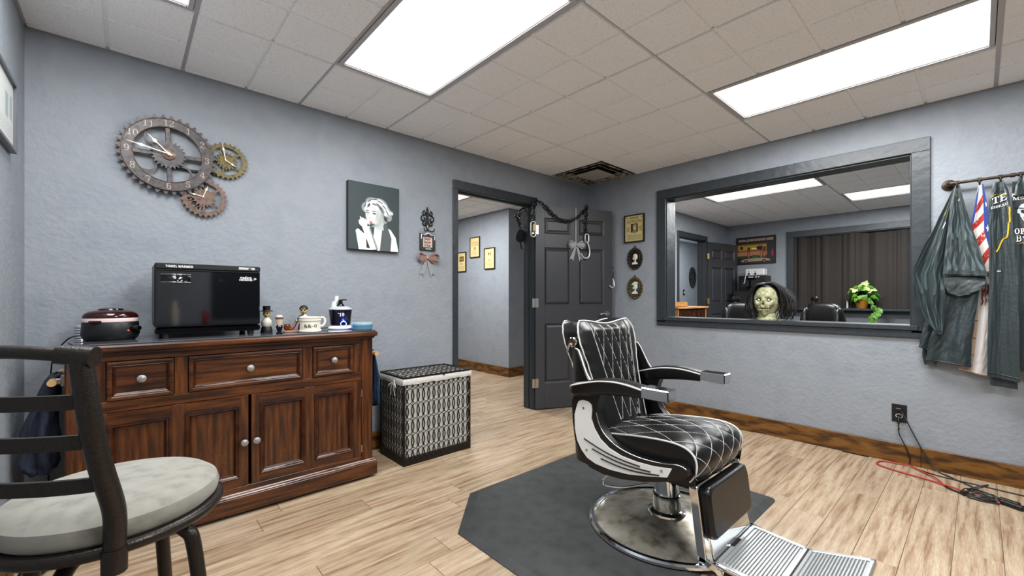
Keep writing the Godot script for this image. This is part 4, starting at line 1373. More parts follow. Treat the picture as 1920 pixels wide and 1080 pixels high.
		part(gn, "hand", B.new().extrude(hand(e1.length(), 0.006), 0.0015, at.call(z + 0.02, c + Vector2(-0.007, 0.003), e1.angle() - PI / 2)), handm)
		part(gn, "hand", B.new().extrude(hand(e2.length(), 0.006), 0.0015, at.call(z + 0.018, c + Vector2(-0.007, 0.003), e2.angle() - PI / 2)), handm)
		part(gn, "hand_pin", B.new().cyl(Vector3(c.x - 0.007, c.y + 0.003, z + 0.01), Vector3(c.x - 0.007, c.y + 0.003, z + 0.024), 0.005, 0.004, 10), handm)
	part(t, "movement_box", B.new().box(Vector3(0, 0, 0.014), Vector3(0.06, 0.06, 0.028), 0.003), M.black_matte)
	part(t, "back_bracket", B.new().box(Vector3(0.13, -0.06, 0.008), Vector3(0.30, 0.012, 0.012)).box(Vector3(0.16, -0.13, 0.008), Vector3(0.012, 0.18, 0.012)), M.black_matte)

func portrait() -> void:
	var im := blank(240, 300, Color(0.185, 0.235, 0.24))
	var pale := Color(0.87, 0.88, 0.86)
	var mid := Color(0.55, 0.58, 0.57)
	var dark := Color(0.09, 0.11, 0.115)
	# shoulders, arms, dark halter top
	patch(im, [Vector2(0.13, 0.72), Vector2(0.22, 0.66), Vector2(0.40, 0.72), Vector2(0.42, 1.0), Vector2(0.19, 1.0)], pale)
	patch(im, [Vector2(0.62, 0.62), Vector2(0.82, 0.66), Vector2(0.93, 0.78), Vector2(0.99, 1.0), Vector2(0.55, 1.0)], pale)
	patch(im, [Vector2(0.50, 0.60), Vector2(0.68, 0.56), Vector2(0.74, 0.72), Vector2(0.60, 0.98), Vector2(0.46, 0.9)], pale)
	patch(im, [Vector2(0.66, 0.60), Vector2(0.73, 0.56), Vector2(0.84, 0.80), Vector2(0.82, 1.0), Vector2(0.60, 1.0)], Color(0.30, 0.33, 0.33))
	patch(im, [Vector2(0.16, 0.68), Vector2(0.33, 0.60), Vector2(0.44, 0.72), Vector2(0.44, 0.98), Vector2(0.34, 0.97), Vector2(0.33, 0.78)], dark)
	# curls
	for q in [[0.48, 0.30, 0.17, 0.12], [0.62, 0.28, 0.15, 0.10], [0.70, 0.38, 0.13, 0.11], [0.34, 0.36, 0.10, 0.10], [0.76, 0.47, 0.09, 0.08], [0.68, 0.52, 0.08, 0.07], [0.82, 0.40, 0.06, 0.05]]:
		dab(im, q[0], q[1], q[2], q[3], mid, 0.4)
	for q in [[0.42, 0.28, 0.11, 0.05, -0.5], [0.55, 0.245, 0.11, 0.05, 0.1], [0.66, 0.29, 0.10, 0.045, 0.5], [0.73, 0.36, 0.08, 0.04, 0.7], [0.33, 0.36, 0.035, 0.08, 0.2], [0.76, 0.42, 0.07, 0.03, 0.5], [0.70, 0.44, 0.05, 0.025, 0.9], [0.83, 0.40, 0.04, 0.02, 0.2]]:
		dab(im, q[0], q[1], q[2], q[3], Color(0.93, 0.93, 0.91), q[4], 0.3)
	for q in [[0.50, 0.31, 0.05, 0.02, 0.5], [0.61, 0.35, 0.04, 0.02, 0.9], [0.71, 0.50, 0.06, 0.025, 0.9], [0.38, 0.33, 0.02, 0.05, 0.4]]:
		dab(im, q[0], q[1], q[2], q[3], dark, q[4], 0.4)
	# face, neck
	patch(im, [Vector2(0.48, 0.55), Vector2(0.66, 0.46), Vector2(0.68, 0.68), Vector2(0.52, 0.68)], Color(0.74, 0.76, 0.74))
	dab(im, 0.47, 0.45, 0.15, 0.185, pale, 0.25)
	dab(im, 0.62, 0.52, 0.05, 0.12, Color(0.66, 0.68, 0.67), 0.3, 0.5)
	for q in [[0.36, 0.435, 0.035, 0.012], [0.49, 0.44, 0.04, 0.013]]:
		dab(im, q[0], q[1], q[2], q[3], dark, 0.1)
	for q in [[0.35, 0.405, 0.045, 0.007], [0.49, 0.405, 0.055, 0.007]]:
		dab(im, q[0], q[1], q[2], q[3], Color(0.25, 0.26, 0.26), -0.05)
	dab(im, 0.395, 0.51, 0.018, 0.008, mid)
	dab(im, 0.40, 0.575, 0.055, 0.022, Color(0.74, 0.20, 0.20), 0.12)
	dab(im, 0.40, 0.573, 0.035, 0.006, Color(0.9, 0.88, 0.86), 0.12)
	dab(im, 0.555, 0.47, 0.035, 0.13, Color(0.70, 0.72, 0.71), 0.25, 0.6)
	dab(im, 0.36, 0.46, 0.02, 0.06, Color(0.74, 0.76, 0.75), 0.3, 0.6)
	dab(im, 0.50, 0.625, 0.07, 0.02, Color(0.60, 0.62, 0.61), -0.3, 0.6)
	for q in [[0.40, 0.25, 0.05, 0.010, -0.7], [0.50, 0.22, 0.06, 0.010, -0.2], [0.60, 0.25, 0.06, 0.010, 0.4], [0.69, 0.32, 0.06, 0.010, 0.8], [0.75, 0.40, 0.05, 0.010, 1.0], [0.66, 0.40, 0.05, 0.010, 1.1], [0.72, 0.47, 0.05, 0.010, 0.5], [0.31, 0.33, 0.010, 0.05, 0.3], [0.79, 0.44, 0.03, 0.008, 0.3], [0.57, 0.30, 0.05, 0.010, 0.7]]:
		dab(im, q[0], q[1], q[2], q[3], Color(0.24, 0.27, 0.27), q[4], 0.5)
	# hand at the chin, forearm
	dab(im, 0.27, 0.60, 0.09, 0.07, pale, 0.6)
	for k in 4:
		dab(im, 0.24 + 0.045 * k, 0.545 + 0.012 * k, 0.018, 0.055, pale, -0.5)
	patch(im, [Vector2(0.24, 0.64), Vector2(0.40, 0.64), Vector2(0.56, 0.98), Vector2(0.42, 1.0)], pale)
	patch(im, [Vector2(0.385, 0.66), Vector2(0.41, 0.66), Vector2(0.57, 0.98), Vector2(0.53, 0.99)], mid)
	var t := thing("canvas_print", "black and white canvas portrait of a pale-haired woman with red lips", "canvas print", Vector3(-2.543, 1.708, 0.0))
	var w := 0.392
	var h := 0.486
	part(t, "stretched_canvas", B.new().box(Vector3(0, 0, 0.0175), Vector3(w, h, 0.034), 0.003), tri_map(mat(Color(0.17, 0.205, 0.21), 0.7), noise_tex([[0.0, grey(0.85)], [1.0, grey(1.0)]], 0.04, 155, FastNoiseLite.TYPE_SIMPLEX, 3, 256), Vector3.ONE * 6))
	part(t, "print", B.new().sheet(Vector3(-w / 2 + 0.003, -h / 2 + 0.003, 0.0348), Vector3(w / 2 - 0.003, -h / 2 + 0.003, 0.0348), Vector3(w / 2 - 0.003, h / 2 - 0.003, 0.0348), Vector3(-w / 2 + 0.003, h / 2 - 0.003, 0.0348)), img_mat(im, 0.6), "printed portrait")

# ribbon bow: loops, knot, two notched tails; local xy facing +z; about w wide
func bow(t: Node3D, w: float, tail: float, outer: Material, inner: Material) -> void:
	for s in [-1, 1]:
		var lp := B.new()
		var h := w * 0.27
		# outer band of the loop: goes out along the top, round the end and back along the bottom
		var prof := func(u: float, k: float) -> Vector3:
			var a := (u - 0.5) * 1.94 * PI * 0.5
			var x := w * 0.5 * cos(a) * (0.93 + 0.07 * cos(a))
			var y := h * sin(a * 1.03) * (0.16 + 1.25 * cos(a) * cos(a))
			return Vector3(s * x, y * k, 0)
		var depth := w * 0.20
		if s > 0:
			lp.grid(22, 3, func(u, v): return prof.call(u, 1.0) + Vector3(0, 0, 0.004 + depth * v * (0.25 + 0.75 * absf(prof.call(u, 1.0).x) / (w * 0.5))), 1)
			lp.grid(22, 3, func(u, v): return prof.call(1.0 - u, 0.94) * Vector3(0.985, 1, 1) + Vector3(0, 0, 0.004 + depth * v * (0.25 + 0.75 * absf(prof.call(1.0 - u, 1.0).x) / (w * 0.5))), 2)
		else:
			lp.grid(22, 3, func(u, v): return prof.call(1.0 - u, 1.0) + Vector3(0, 0, 0.004 + depth * v * (0.25 + 0.75 * absf(prof.call(1.0 - u, 1.0).x) / (w * 0.5))), 1)
			lp.grid(22, 3, func(u, v): return prof.call(u, 0.94) * Vector3(0.985, 1, 1) + Vector3(0, 0, 0.004 + depth * v * (0.25 + 0.75 * absf(prof.call(u, 1.0).x) / (w * 0.5))), 2)
		part(t, "loop", lp, outer)
		var f := B.new()
		f.extrude(PackedVector2Array([Vector2(0, -h * 0.22), Vector2(s * w * 0.30, -h * 0.85), Vector2(s * w * 0.465, -h * 0.62), Vector2(s * w * 0.49, 0.0), Vector2(s * w * 0.465, h * 0.62), Vector2(s * w * 0.30, h * 0.85), Vector2(0, h * 0.22)]), 0.003, Transform3D(Basis(), Vector3(0, 0, 0.003 + depth * 0.35)))
		part(t, "loop_fold", f, inner)
		var tw := w * 0.20
		var p := PackedVector2Array([Vector2(-tw * 0.22, 0), Vector2(tw * 0.22, 0), Vector2(tw * 0.62, -tail), Vector2(0, -tail + tw * 0.62), Vector2(-tw * 0.62, -tail)])
		var tl := part(t, "tail", B.new().extrude(p, 0.003, Transform3D(Basis(), Vector3(0, 0, 0.002))), outer)
		tl.rotation.z = s * 0.33
		tl.position = Vector3(s * w * 0.02, -h * 0.15, 0.002)
	part(t, "knot", B.new().ball(Vector3(0, 0, w * 0.075), Vector3(w * 0.07, w * 0.08, w * 0.06), 14, 10), outer)

func spiral(c: Vector2, r0: float, a0: float, turns: float, z: float) -> Array:
	var out := []
	var n := 18
	for k in n + 1:
		var f := float(k) / n
		var r := r0 * (1.0 - 0.72 * f)
		var a := a0 + turns * TAU * f
		out.append(Vector3(c.x + cos(a) * r, c.y + sin(a) * r, z))
	return out

func wall_trinkets() -> void:
	# scrolled iron hook
	var iron := mat(Color(0.10, 0.10, 0.10), 0.45, 0.5)
	var t := thing("scroll_hook", "black wrought-iron wall hook with scrollwork above the small framed sign", "wall hook", Vector3(-2.084, 1.75, 0.0))
	part(t, "back_plate", B.new().extrude(PackedVector2Array([Vector2(0, 0.107), Vector2(-0.009, 0.085), Vector2(-0.012, 0.0), Vector2(-0.016, -0.05), Vector2(0, -0.082), Vector2(0.016, -0.05), Vector2(0.012, 0.0), Vector2(0.009, 0.085)]), 0.010), iron)
	for s in [-1, 1]:
		for q in [[0.026, 0.052, 0.021], [0.036, 0.008, 0.027], [0.026, -0.032, 0.021]]:
			part(t, "scroll", B.new().tube(spiral(Vector2(s * q[0], q[1]), q[2], PI * 0.5 if s > 0 else PI * 0.5, -0.95 * s, 0.008), 0.0052, 7), iron)
		part(t, "prong", B.new().tube(smooth_path([Vector3(0, -0.075, 0.008), Vector3(s * 0.02, -0.092, 0.02), Vector3(s * 0.042, -0.09, 0.032), Vector3(s * 0.048, -0.07, 0.036)], 5), 0.0045, 8), iron)
	part(t, "gem", B.new().ball(Vector3(0, -0.055, 0.011), Vector3(0.008, 0.016, 0.006), 10, 8), mat(Color(0.62, 0.60, 0.48), 0.2, 0.4))
	# small framed sign
	t = thing("framed_sign", "small black framed sign with pale printed lettering and silver corners", "sign", Vector3(-2.084, 1.571, 0.0))
	framed(t, 0.14, 0.136, 0.026, 0.014, M.black_satin, mat(Color(0.86, 0.74, 0.68), 0.8))
	for k in 3:
		letters(t, "lettering", ["Beauty", "Barber", "& Hair"][k], 0.020, M.ink, Transform3D(Basis(), Vector3(0, 0.025 - 0.026 * k, 0.0086)), [0.058, 0.062, 0.060][k], "Droid Serif", 700)
	letters(t, "lettering", "BARBER", 0.008, M.white_print, Transform3D(Basis(), Vector3(0.004, -0.055, 0.0146)), 0.05, "Droid Sans", 700)
	var silver := mat(Color(0.82, 0.82, 0.84), 0.35, 0.4)
	part(t, "crest", B.new().tube(smooth_path([Vector3(-0.035, 0.055, 0.016), Vector3(-0.02, 0.062, 0.018), Vector3(0, 0.072, 0.018), Vector3(0.02, 0.062, 0.018), Vector3(0.035, 0.055, 0.016)], 4), 0.007, 8), silver)
	for s in [-1, 1]:
		part(t, "corner", B.new().tube([Vector3(s * 0.035, 0.06, 0.016), Vector3(s * 0.06, 0.06, 0.016), Vector3(s * 0.061, 0.02, 0.016)], 0.0045, 6), silver)
	# bow under the sign
	var rose := relief(tri_map(mat(Color(0.70, 0.53, 0.46), 0.4, 0.3), noise_tex([[0.0, grey(0.6)], [1.0, grey(1.0)]], 0.06, 161), Vector3.ONE * 9), noise_tex([], 0.08, 162, FastNoiseLite.TYPE_SIMPLEX, 2, 256), 0.05)
	t = thing("ribbon_bow", "silver glitter bow with rose-coloured folds on the wall beside the doorway", "bow", Vector3(-2.087, 1.445, 0.002))
	bow(t, 0.19, 0.150, M.glitter, rose)

func ring_link(c: Vector3, dir: Vector3, side: Vector3, len: float, wd: float, r: float) -> B:
	var pp := []
	for k in 16:
		var a := TAU * k / 16
		var e := cos(a)
		var f := sin(a)
		pp.append(c + dir * (signf(e) * (len * 0.5 - wd * 0.5) + e * wd * 0.5 if absf(e) > 0.01 else 0.0) + side * f * wd * 0.5)
	return B.new().tube(pp, r, 6, true)

func chain_run(t: Node3D, pts: Array, m: Material, r := 0.0048) -> void:
	var path := smooth_path(pts, 12)
	var step := 0.034
	var acc := 0.0
	var k := 0
	for i in path.size() - 1:
		var a: Vector3 = path[i]
		var b: Vector3 = path[i + 1]
		acc += a.distance_to(b)
		if acc >= step or i == 0:
			acc = 0.0 if i == 0 else acc - step
			var d := (b - a).normalized()
			var s := d.cross(Vector3(0, 0, 1)).normalized()
			if k % 2 == 1:
				s = d.cross(s)
			part(t, "chain_link", ring_link(a, d, s, 0.050, 0.029, r), m)
			k += 1

func door_trinkets() -> void:
	var T := Transform3D(Basis(Vector3.UP, -deg_to_rad(24.5)), Vector3(-0.862, 0, 0.016))
	var plastic := mat(Color(0.035, 0.035, 0.04), 0.25)
	var t := thing("plastic_chain", "black plastic chain draped over the top of the open door", "chain", T.origin, -deg_to_rad(24.5))
	chain_run(t, [Vector3(-0.036, 1.885, 0.052), Vector3(-0.034, 1.99, 0.052), Vector3(-0.012, 2.085, 0.05), Vector3(0.03, 2.072, 0.056), Vector3(0.10, 2.03, 0.056), Vector3(0.196, 1.945, 0.056), Vector3(0.31, 1.898, 0.056), Vector3(0.434, 1.935, 0.056), Vector3(0.515, 2.005, 0.056), Vector3(0.556, 2.068, 0.05)], plastic)
	chain_run(t, [Vector3(0.556, 2.05, 0.056), Vector3(0.552, 1.95, 0.056), Vector3(0.546, 1.86, 0.056), Vector3(0.552, 1.79, 0.056)], plastic)
	part(t, "top_hook", B.new().tube(smooth_path([Vector3(0.556, 2.03, 0.05), Vector3(0.557, 2.06, 0.045), Vector3(0.558, 2.075, 0.02), Vector3(0.558, 2.05, -0.006)], 5), 0.006, 8), plastic)
	var steel := mat(Color(0.80, 0.80, 0.80), 0.3, 0.6)
	var h := thing("snap_hook", "large silver hook hanging at the end of the black chain", "hook", T.origin, -deg_to_rad(24.5))
	part(h, "shank", ring_link(Vector3(0.554, 1.735, 0.058), Vector3.UP, Vector3.RIGHT, 0.085, 0.042, 0.007), steel)
	part(h, "claw", B.new().tube(smooth_path([Vector3(0.556, 1.70, 0.058), Vector3(0.572, 1.66, 0.06), Vector3(0.586, 1.60, 0.06), Vector3(0.574, 1.545, 0.06), Vector3(0.54, 1.528, 0.06), Vector3(0.505, 1.545, 0.06), Vector3(0.488, 1.575, 0.06)], 6), 0.009, 10), steel)
	h = thing("padlock", "silver and cream shackle hanging from the chain at the door's hinge side", "padlock", T.origin, -deg_to_rad(24.5))
	part(h, "shackle", ring_link(Vector3(-0.034, 1.80, 0.056), Vector3.UP, Vector3.RIGHT, 0.15, 0.052, 0.007), steel)
	part(h, "tag", B.new().box(Vector3(-0.022, 1.815, 0.064), Vector3(0.03, 0.075, 0.016), 0.004), mat(Color(0.80, 0.73, 0.52), 0.5))
	# bow on its ribbon
	t = thing("glitter_bow", "silver glitter bow hanging by a ribbon on the open door", "bow", T * Vector3(0.442, 1.665, 0.036), -deg_to_rad(24.5))
	bow(t, 0.19, 0.165, M.glitter, M.glitter)
	part(t, "hanger_ribbon", B.new().box(Vector3(-0.004, 0.185, 0.004), Vector3(0.014, 0.39, 0.002)).box(Vector3(-0.004, 0.379, -0.018), Vector3(0.014, 0.002, 0.046)), M.glitter)
	# small hook on the door's free edge
	t = thing("edge_hook", "silver hook hanging from the free edge of the open door", "hook", T.origin, -deg_to_rad(24.5))
	part(t, "hook", B.new().tube(smooth_path([Vector3(0.872, 1.33, 0.03), Vector3(0.884, 1.29, 0.034), Vector3(0.880, 1.245, 0.042), Vector3(0.85, 1.228, 0.052), Vector3(0.82, 1.25, 0.055)], 6), 0.008, 8), steel)
	part(t, "link", ring_link(Vector3(0.872, 1.385, 0.026), Vector3.UP, Vector3.FORWARD, 0.12, 0.03, 0.0055), plastic)
	# dark thing hanging on the hall side of the jamb
	t = thing("hanging_ornament", "black chain with a fuzzy ball hanging in the doorway", "ornament", Vector3(-0.915, 0, -0.145))
	chain_run(t, [Vector3(0.05, 2.06, 0.0), Vector3(0.0, 1.98, 0.0), Vector3(-0.01, 1.90, 0.0), Vector3(0.015, 1.86, 0)], plastic)
	part(t, "bar", B.new().tube([Vector3(-0.055, 1.945, 0.01), Vector3(-0.03, 1.90, 0.01), Vector3(0.0, 1.84, 0.01)], 0.011, 8).ball(Vector3(-0.058, 1.95, 0.01), Vector3(0.016, 0.016, 0.016), 10, 8), plastic)
	var nz := FastNoiseLite.new()
	nz.frequency = 60.0
	part(t, "fuzzy_ball", B.new().grid(36, 24, func(u: float, v: float) -> Vector3:
		var a := -TAU * u
		var e := PI * (v - 0.5)
		var d := Vector3(cos(e) * cos(a), sin(e), cos(e) * sin(a))
		var k := fposmod(u, 1.0)
		return Vector3(0.01, 1.755, 0) + d * (0.052 + 0.008 * nz.get_noise_3dv(d * 0.2)) * Vector3(1, 1.25, 1), 3), mat(Color(0.03, 0.035, 0.06), 0.9))
	part(t, "cord", B.new().tube(smooth_path([Vector3(0.01, 1.84, 0), Vector3(0.012, 1.80, 0.0), Vector3(0.012, 1.69, 0.0), Vector3(0.03, 1.62, 0)], 4), 0.007, 6), plastic)

func poster_paper(im: Image, seed_n: int) -> void:
	var r := RandomNumberGenerator.new()
	r.seed = seed_n
	for k in 60:
		dab(im, r.randf(), r.randf(), r.randf_range(0.03, 0.12), r.randf_range(0.02, 0.08), Color(0.70, 0.58, 0.33, 0.10), r.randf() * 3.0, 0.8)

func text_rows(im: Image, x0: float, x1: float, y0: float, y1: float, rows: int, c: Color, seed_n: int) -> void:
	var r := RandomNumberGenerator.new()
	r.seed = seed_n
	for k in rows:
		var y := lerpf(y0, y1, (k + 0.25) / rows)
		var hh := (y1 - y0) / rows * 0.45
		var x := x0
		while x < x1 - 0.02:
			var w := minf(r.randf_range(0.02, 0.07), x1 - x)
			bar(im, x, y, x + w, y + hh, c)
			x += w + 0.015

func wall_posters() -> void:
	var ink := Color(0.16, 0.12, 0.07)
	# wanted poster beside the opening
	var im := blank(184, 220, Color(0.77, 0.71, 0.49))
	poster_paper(im, 3)
	text_rows(im, 0.10, 0.90, 0.17, 0.30, 3, ink, 5)
	text_rows(im, 0.08, 0.28, 0.44, 0.62, 4, ink, 6)
	text_rows(im, 0.72, 0.92, 0.42, 0.62, 4, ink, 7)
	text_rows(im, 0.12, 0.88, 0.74, 0.94, 5, ink, 8)
	bar(im, 0.32, 0.32, 0.70, 0.66, Color(0.13, 0.11, 0.07))
	dab(im, 0.52, 0.48, 0.10, 0.13, Color(0.72, 0.65, 0.45))
	dab(im, 0.52, 0.39, 0.11, 0.06, Color(0.62, 0.55, 0.38))
	dab(im, 0.51, 0.63, 0.15, 0.06, Color(0.50, 0.44, 0.30))
	var t := thing("wanted_poster", "framed yellowed WANTED poster with a small dark portrait", "poster", Vector3(0, 1.838, 0.622), -PI / 2)
	framed(t, 0.232, 0.284, 0.010, 0.024, M.black_satin, img_mat(im, 0.6))
	letters(t, "lettering", "WANTED", 0.020, M.ink, Transform3D(Basis(), Vector3(0, 0.108, 0.0135)), 0.10, "Droid Serif", 800)
	letters(t, "lettering", "1878", 0.009, M.ink, Transform3D(Basis(), Vector3(-0.085, 0.112, 0.0135)), 0.025, "Droid Serif", 700)
	letters(t, "lettering", "1878", 0.009, M.ink, Transform3D(Basis(), Vector3(0.085, 0.112, 0.0135)), 0.025, "Droid Serif", 700)
	# two oval cameos
	var specs := [["oval cameo with a white skeleton bust in a dark bronze frame", 1.525, mat(Color(0.22, 0.19, 0.17), 0.4, 0.6), M.black_satin], ["oval cameo with a pale hatted skeleton bust in an aged gold frame", 1.222, mat(Color(0.36, 0.32, 0.18), 0.4, 0.6), mat(Color(0.20, 0.25, 0.30), 0.5)]]
	for n in 2:
		var s: Array = specs[n]
		t = thing("oval_cameo", s[0], "cameo", Vector3(0, s[1], 0.626), -PI / 2)
		var fm: Material = s[2]
		var ou := circle(0.086, 48, 0, 0, 0.112)
		var inn := circle(0.055, 48, 0, 0, 0.078)
		part(t, "frame", B.new().ring(ou, inn, 0.012), fm)
		part(t, "field", B.new().extrude(circle(0.057, 40, 0, 0, 0.080), 0.006, Transform3D(Basis(), Vector3(0, 0, 0.002))), s[3])
		for k in 18:
			var a := TAU * k / 18
			part(t, "leaf_boss", B.new().ball(Vector3(cos(a) * 0.076, sin(a) * 0.101, 0.013), Vector3(0.016, 0.011, 0.009), 8, 6, Basis(Vector3(0, 0, 1), a + 0.6)), fm)
		for k in 36:
			var a := TAU * k / 36
			if k == 0:
				var pp := []
				for j in 36:
					pp.append(Vector3(cos(TAU * j / 36) * 0.058, sin(TAU * j / 36) * 0.081, 0.013))
				part(t, "rim_bead", B.new().tube(pp, 0.004, 6, true), fm)
		part(t, "hanger", B.new().tube(smooth_path([Vector3(-0.012, 0.108, 0.008), Vector3(-0.008, 0.125, 0.006), Vector3(0, 0.133, 0.005), Vector3(0.008, 0.125, 0.006), Vector3(0.012, 0.108, 0.008)], 4), 0.003, 6), fm)
		var bust := B.new()
		bust.ball(Vector3(0.004, 0.02, 0.008), Vector3(0.027, 0.03, 0.007), 16, 10)
		bust.ball(Vector3(-0.014, 0.004, 0.008), Vector3(0.013, 0.016, 0.006), 12, 8)
		bust.ball(Vector3(0.012, 0.008, 0.008), Vector3(0.018, 0.02, 0.006), 12, 8)
		bust.box(Vector3(0.004, -0.02, 0.008), Vector3(0.014, 0.03, 0.008), 0.003)
		bust.extrude(PackedVector2Array([Vector2(-0.034, -0.058), Vector2(0.034, -0.058), Vector2(0.03, -0.042), Vector2(0.008, -0.03), Vector2(-0.008, -0.03), Vector2(-0.028, -0.042)]), 0.005, Transform3D(Basis(), Vector3(0, 0, 0.006)))
		if n == 1:
			bust.extrude(PackedVector2Array([Vector2(-0.036, 0.030), Vector2(0.02, 0.048), Vector2(0.042, 0.040), Vector2(0.034, 0.062), Vector2(0.0, 0.066), Vector2(-0.022, 0.05)]), 0.006, Transform3D(Basis(), Vector3(0, 0, 0.01)))
		part(t, "bust", bust, M.ivory, "pale skeleton bust")
		part(t, "eye_socket", B.new().ball(Vector3(-0.010, 0.018, 0.0135), Vector3(0.006, 0.007, 0.003), 8, 6), M.black_matte)
	# framed certificates in the hall
	for n in 3:
		im = blank(120, 156, Color(0.84, 0.76, 0.55))
		poster_paper(im, 20 + n)
		if n == 0:
			bar(im, 0.25, 0.20, 0.78, 0.48, Color(0.36, 0.28, 0.14))
			dab(im, 0.42, 0.33, 0.09, 0.10, Color(0.62, 0.50, 0.28))
			dab(im, 0.62, 0.33, 0.09, 0.10, Color(0.58, 0.47, 0.26))
		elif n == 1:
			for k in 5:
				for j in 2:
					dab(im, 0.18 + 0.16 * k, 0.26 + 0.12 * j, 0.045, 0.03, Color(0.42, 0.36, 0.24), 0.0, 0.4)
			dab(im, 0.5, 0.52, 0.09, 0.05, Color(0.48, 0.41, 0.27), 0, 0.4)
		else:
			bar(im, 0.36, 0.20, 0.46, 0.34, Color(0.35, 0.30, 0.20))
			bar(im, 0.54, 0.20, 0.64, 0.34, Color(0.35, 0.30, 0.20))
		text_rows(im, 0.38, 0.64, 0.56, 0.66, 2, ink, 30 + n)
		text_rows(im, 0.20, 0.80, 0.72, 0.92, 4, Color(0.62, 0.54, 0.36), 33 + n)
		var c: Array = [[-2.597, 1.70], [-2.243, 1.907], [-1.885, 1.711]][n]
		t = thing("framed_print", ["framed cream print with a brown picture, beside the doorway's edge in the hall", "framed cream print with a grid of small drawings, highest of three in the hall", "framed cream print with two small figures, nearest the hall corner"][n], "framed print", Vector3(0.12, c[1], c[0]), -PI / 2, "framed prints in the hall")
		framed(t, 0.245, 0.315, 0.011, 0.02, mat(Color(0.15, 0.09, 0.04), 0.4), img_mat(im, 0.6))
	# certificate on the left wall
	im = blank(128, 128, Color(0.78, 0.79, 0.78))
	bar(im, 0.55, 0.25, 0.72, 0.62, Color(0.60, 0.65, 0.64))
	bar(im, 0.80, 0.22, 0.93, 0.58, Color(0.60, 0.65, 0.64))
	text_rows(im, 0.08, 0.92, 0.68, 0.90, 5, Color(0.62, 0.63, 0.63), 41)
	t = thing("framed_certificate", "framed pale certificate on the side wall near the gear clock", "certificate", Vector3(XL, 1.849, 0.532), PI / 2)
	framed(t, 0.36, 0.282, 0.012, 0.022, mat(Color(0.33, 0.33, 0.36), 0.35), img_mat(im, 0.4))


func barber_mat() -> void:
	var rub := relief(tri_map(mat(Color(0.20, 0.205, 0.205), 0.62), noise_tex([[0.0, grey(0.72)], [0.5, grey(0.92)], [1.0, grey(1.0)]], 0.012, 171, FastNoiseLite.TYPE_SIMPLEX_SMOOTH, 5, 512), Vector3.ONE * 1.6), noise_tex([], 0.1, 172, FastNoiseLite.TYPE_SIMPLEX, 2, 256), 0.03)
	var o := PackedVector2Array([Vector2(-2.44, 1.062), Vector2(-1.51, 1.062), Vector2(-1.222, 1.35)])
	for k in 7:
		var a := PI / 2 * k / 6.0
		o.append(Vector2(-1.222 - 0.04 + 0.04 * cos(a), 2.262 - 0.04 + 0.04 * sin(a)))
	for k in 7:
		var a := PI / 2 + PI / 2 * k / 6.0
		o.append(Vector2(-2.73 + 0.04 + 0.04 * cos(a), 2.262 - 0.04 + 0.04 * sin(a)))
	o.append(Vector2(-2.73, 1.355))
	var c := Vector2(-1.976, 1.66)
	var ins := PackedVector2Array()
	for p in o:
		var d := (p - c)
		ins.append(c + d * (1.0 - 0.042 / maxf(absf(d.x), absf(d.y)) * 1.0))
	var b := B.new()
	var n := o.size()
	for i in n:
		var j := (i + 1) % n
		b.sm(-1)
		b.quad(Vector3(o[i].x, 0.004, o[i].y), Vector3(ins[i].x, 0.018, ins[i].y), Vector3(ins[j].x, 0.018, ins[j].y), Vector3(o[j].x, 0.004, o[j].y))
		b.quad(Vector3(o[i].x, 0.0005, o[i].y), Vector3(o[i].x, 0.004, o[i].y), Vector3(o[j].x, 0.004, o[j].y), Vector3(o[j].x, 0.0005, o[j].y))
		b.tri(Vector3(c.x, 0.018, c.y), Vector3(ins[j].x, 0.018, ins[j].y), Vector3(ins[i].x, 0.018, ins[i].y))
		b.tri(Vector3(c.x, 0.0005, c.y), Vector3(o[i].x, 0.0005, o[i].y), Vector3(o[j].x, 0.0005, o[j].y))
	solo("floor_mat", "dark grey rubber floor mat with cut corners under the barber chair", "mat", b, rub)

var seat_path := [Vector2(-0.245, 0.462), Vector2(-0.20, 0.484), Vector2(-0.10, 0.502), Vector2(0.0, 0.516), Vector2(0.10, 0.525), Vector2(0.18, 0.524), Vector2(0.235, 0.508), Vector2(0.268, 0.475), Vector2(0.278, 0.43), Vector2(0.268, 0.385), Vector2(0.248, 0.352)]

func along(path: Array, s: float) -> Array:
	var n := path.size() - 1
	var x := clampf(s, 0.0, 1.0) * n
	var i := mini(int(x), n - 1)
	var p0: Vector2 = path[maxi(i - 1, 0)]
	var p1: Vector2 = path[i]
	var p2: Vector2 = path[i + 1]
	var p3: Vector2 = path[mini(i + 2, n)]
	var p := p1.cubic_interpolate(p2, p0, p3, x - i)
	var q := p1.cubic_interpolate(p2, p0, p3, minf(x - i + 0.02, 1.02))
	var t := (q - p).normalized()
	return [p, Vector2(-t.y, t.x)]

func quilt(a: float, b: float) -> float:
	return 0.0045 * pow(absf(sin(a)) * absf(sin(b)), 0.4)

func seat_point(x: float, s: float, lift := 0.0) -> Vector3:
	var r := along(seat_path, s)
	var p: Vector2 = r[0]
	var n: Vector2 = r[1]
	var u := x / 0.243
	var ln := s * 0.64
	var k := quilt((x + ln * 0.80) / 0.118 * PI, (x - ln * 0.80) / 0.118 * PI)
	var h := -0.018 * pow(absf(u), 3.0) - 0.004 * u * u + k * (1.0 - pow(absf(u), 8.0)) + lift
	return Vector3(x, p.y + n.y * h, p.x + n.x * h)

func back_w(y: float) -> float:
	var T := [[0.47, 0.198], [0.60, 0.203], [0.70, 0.212], [0.77, 0.224], [0.84, 0.242], [0.89, 0.253], [0.94, 0.254], [0.97, 0.243], [0.99, 0.215]]
	for i in T.size() - 1:
		if y <= T[i + 1][0]:
			var f: float = smoothstep(0.0, 1.0, (y - T[i][0]) / (T[i + 1][0] - T[i][0]))
			return lerpf(T[i][1], T[i + 1][1], f)
	return 0.215

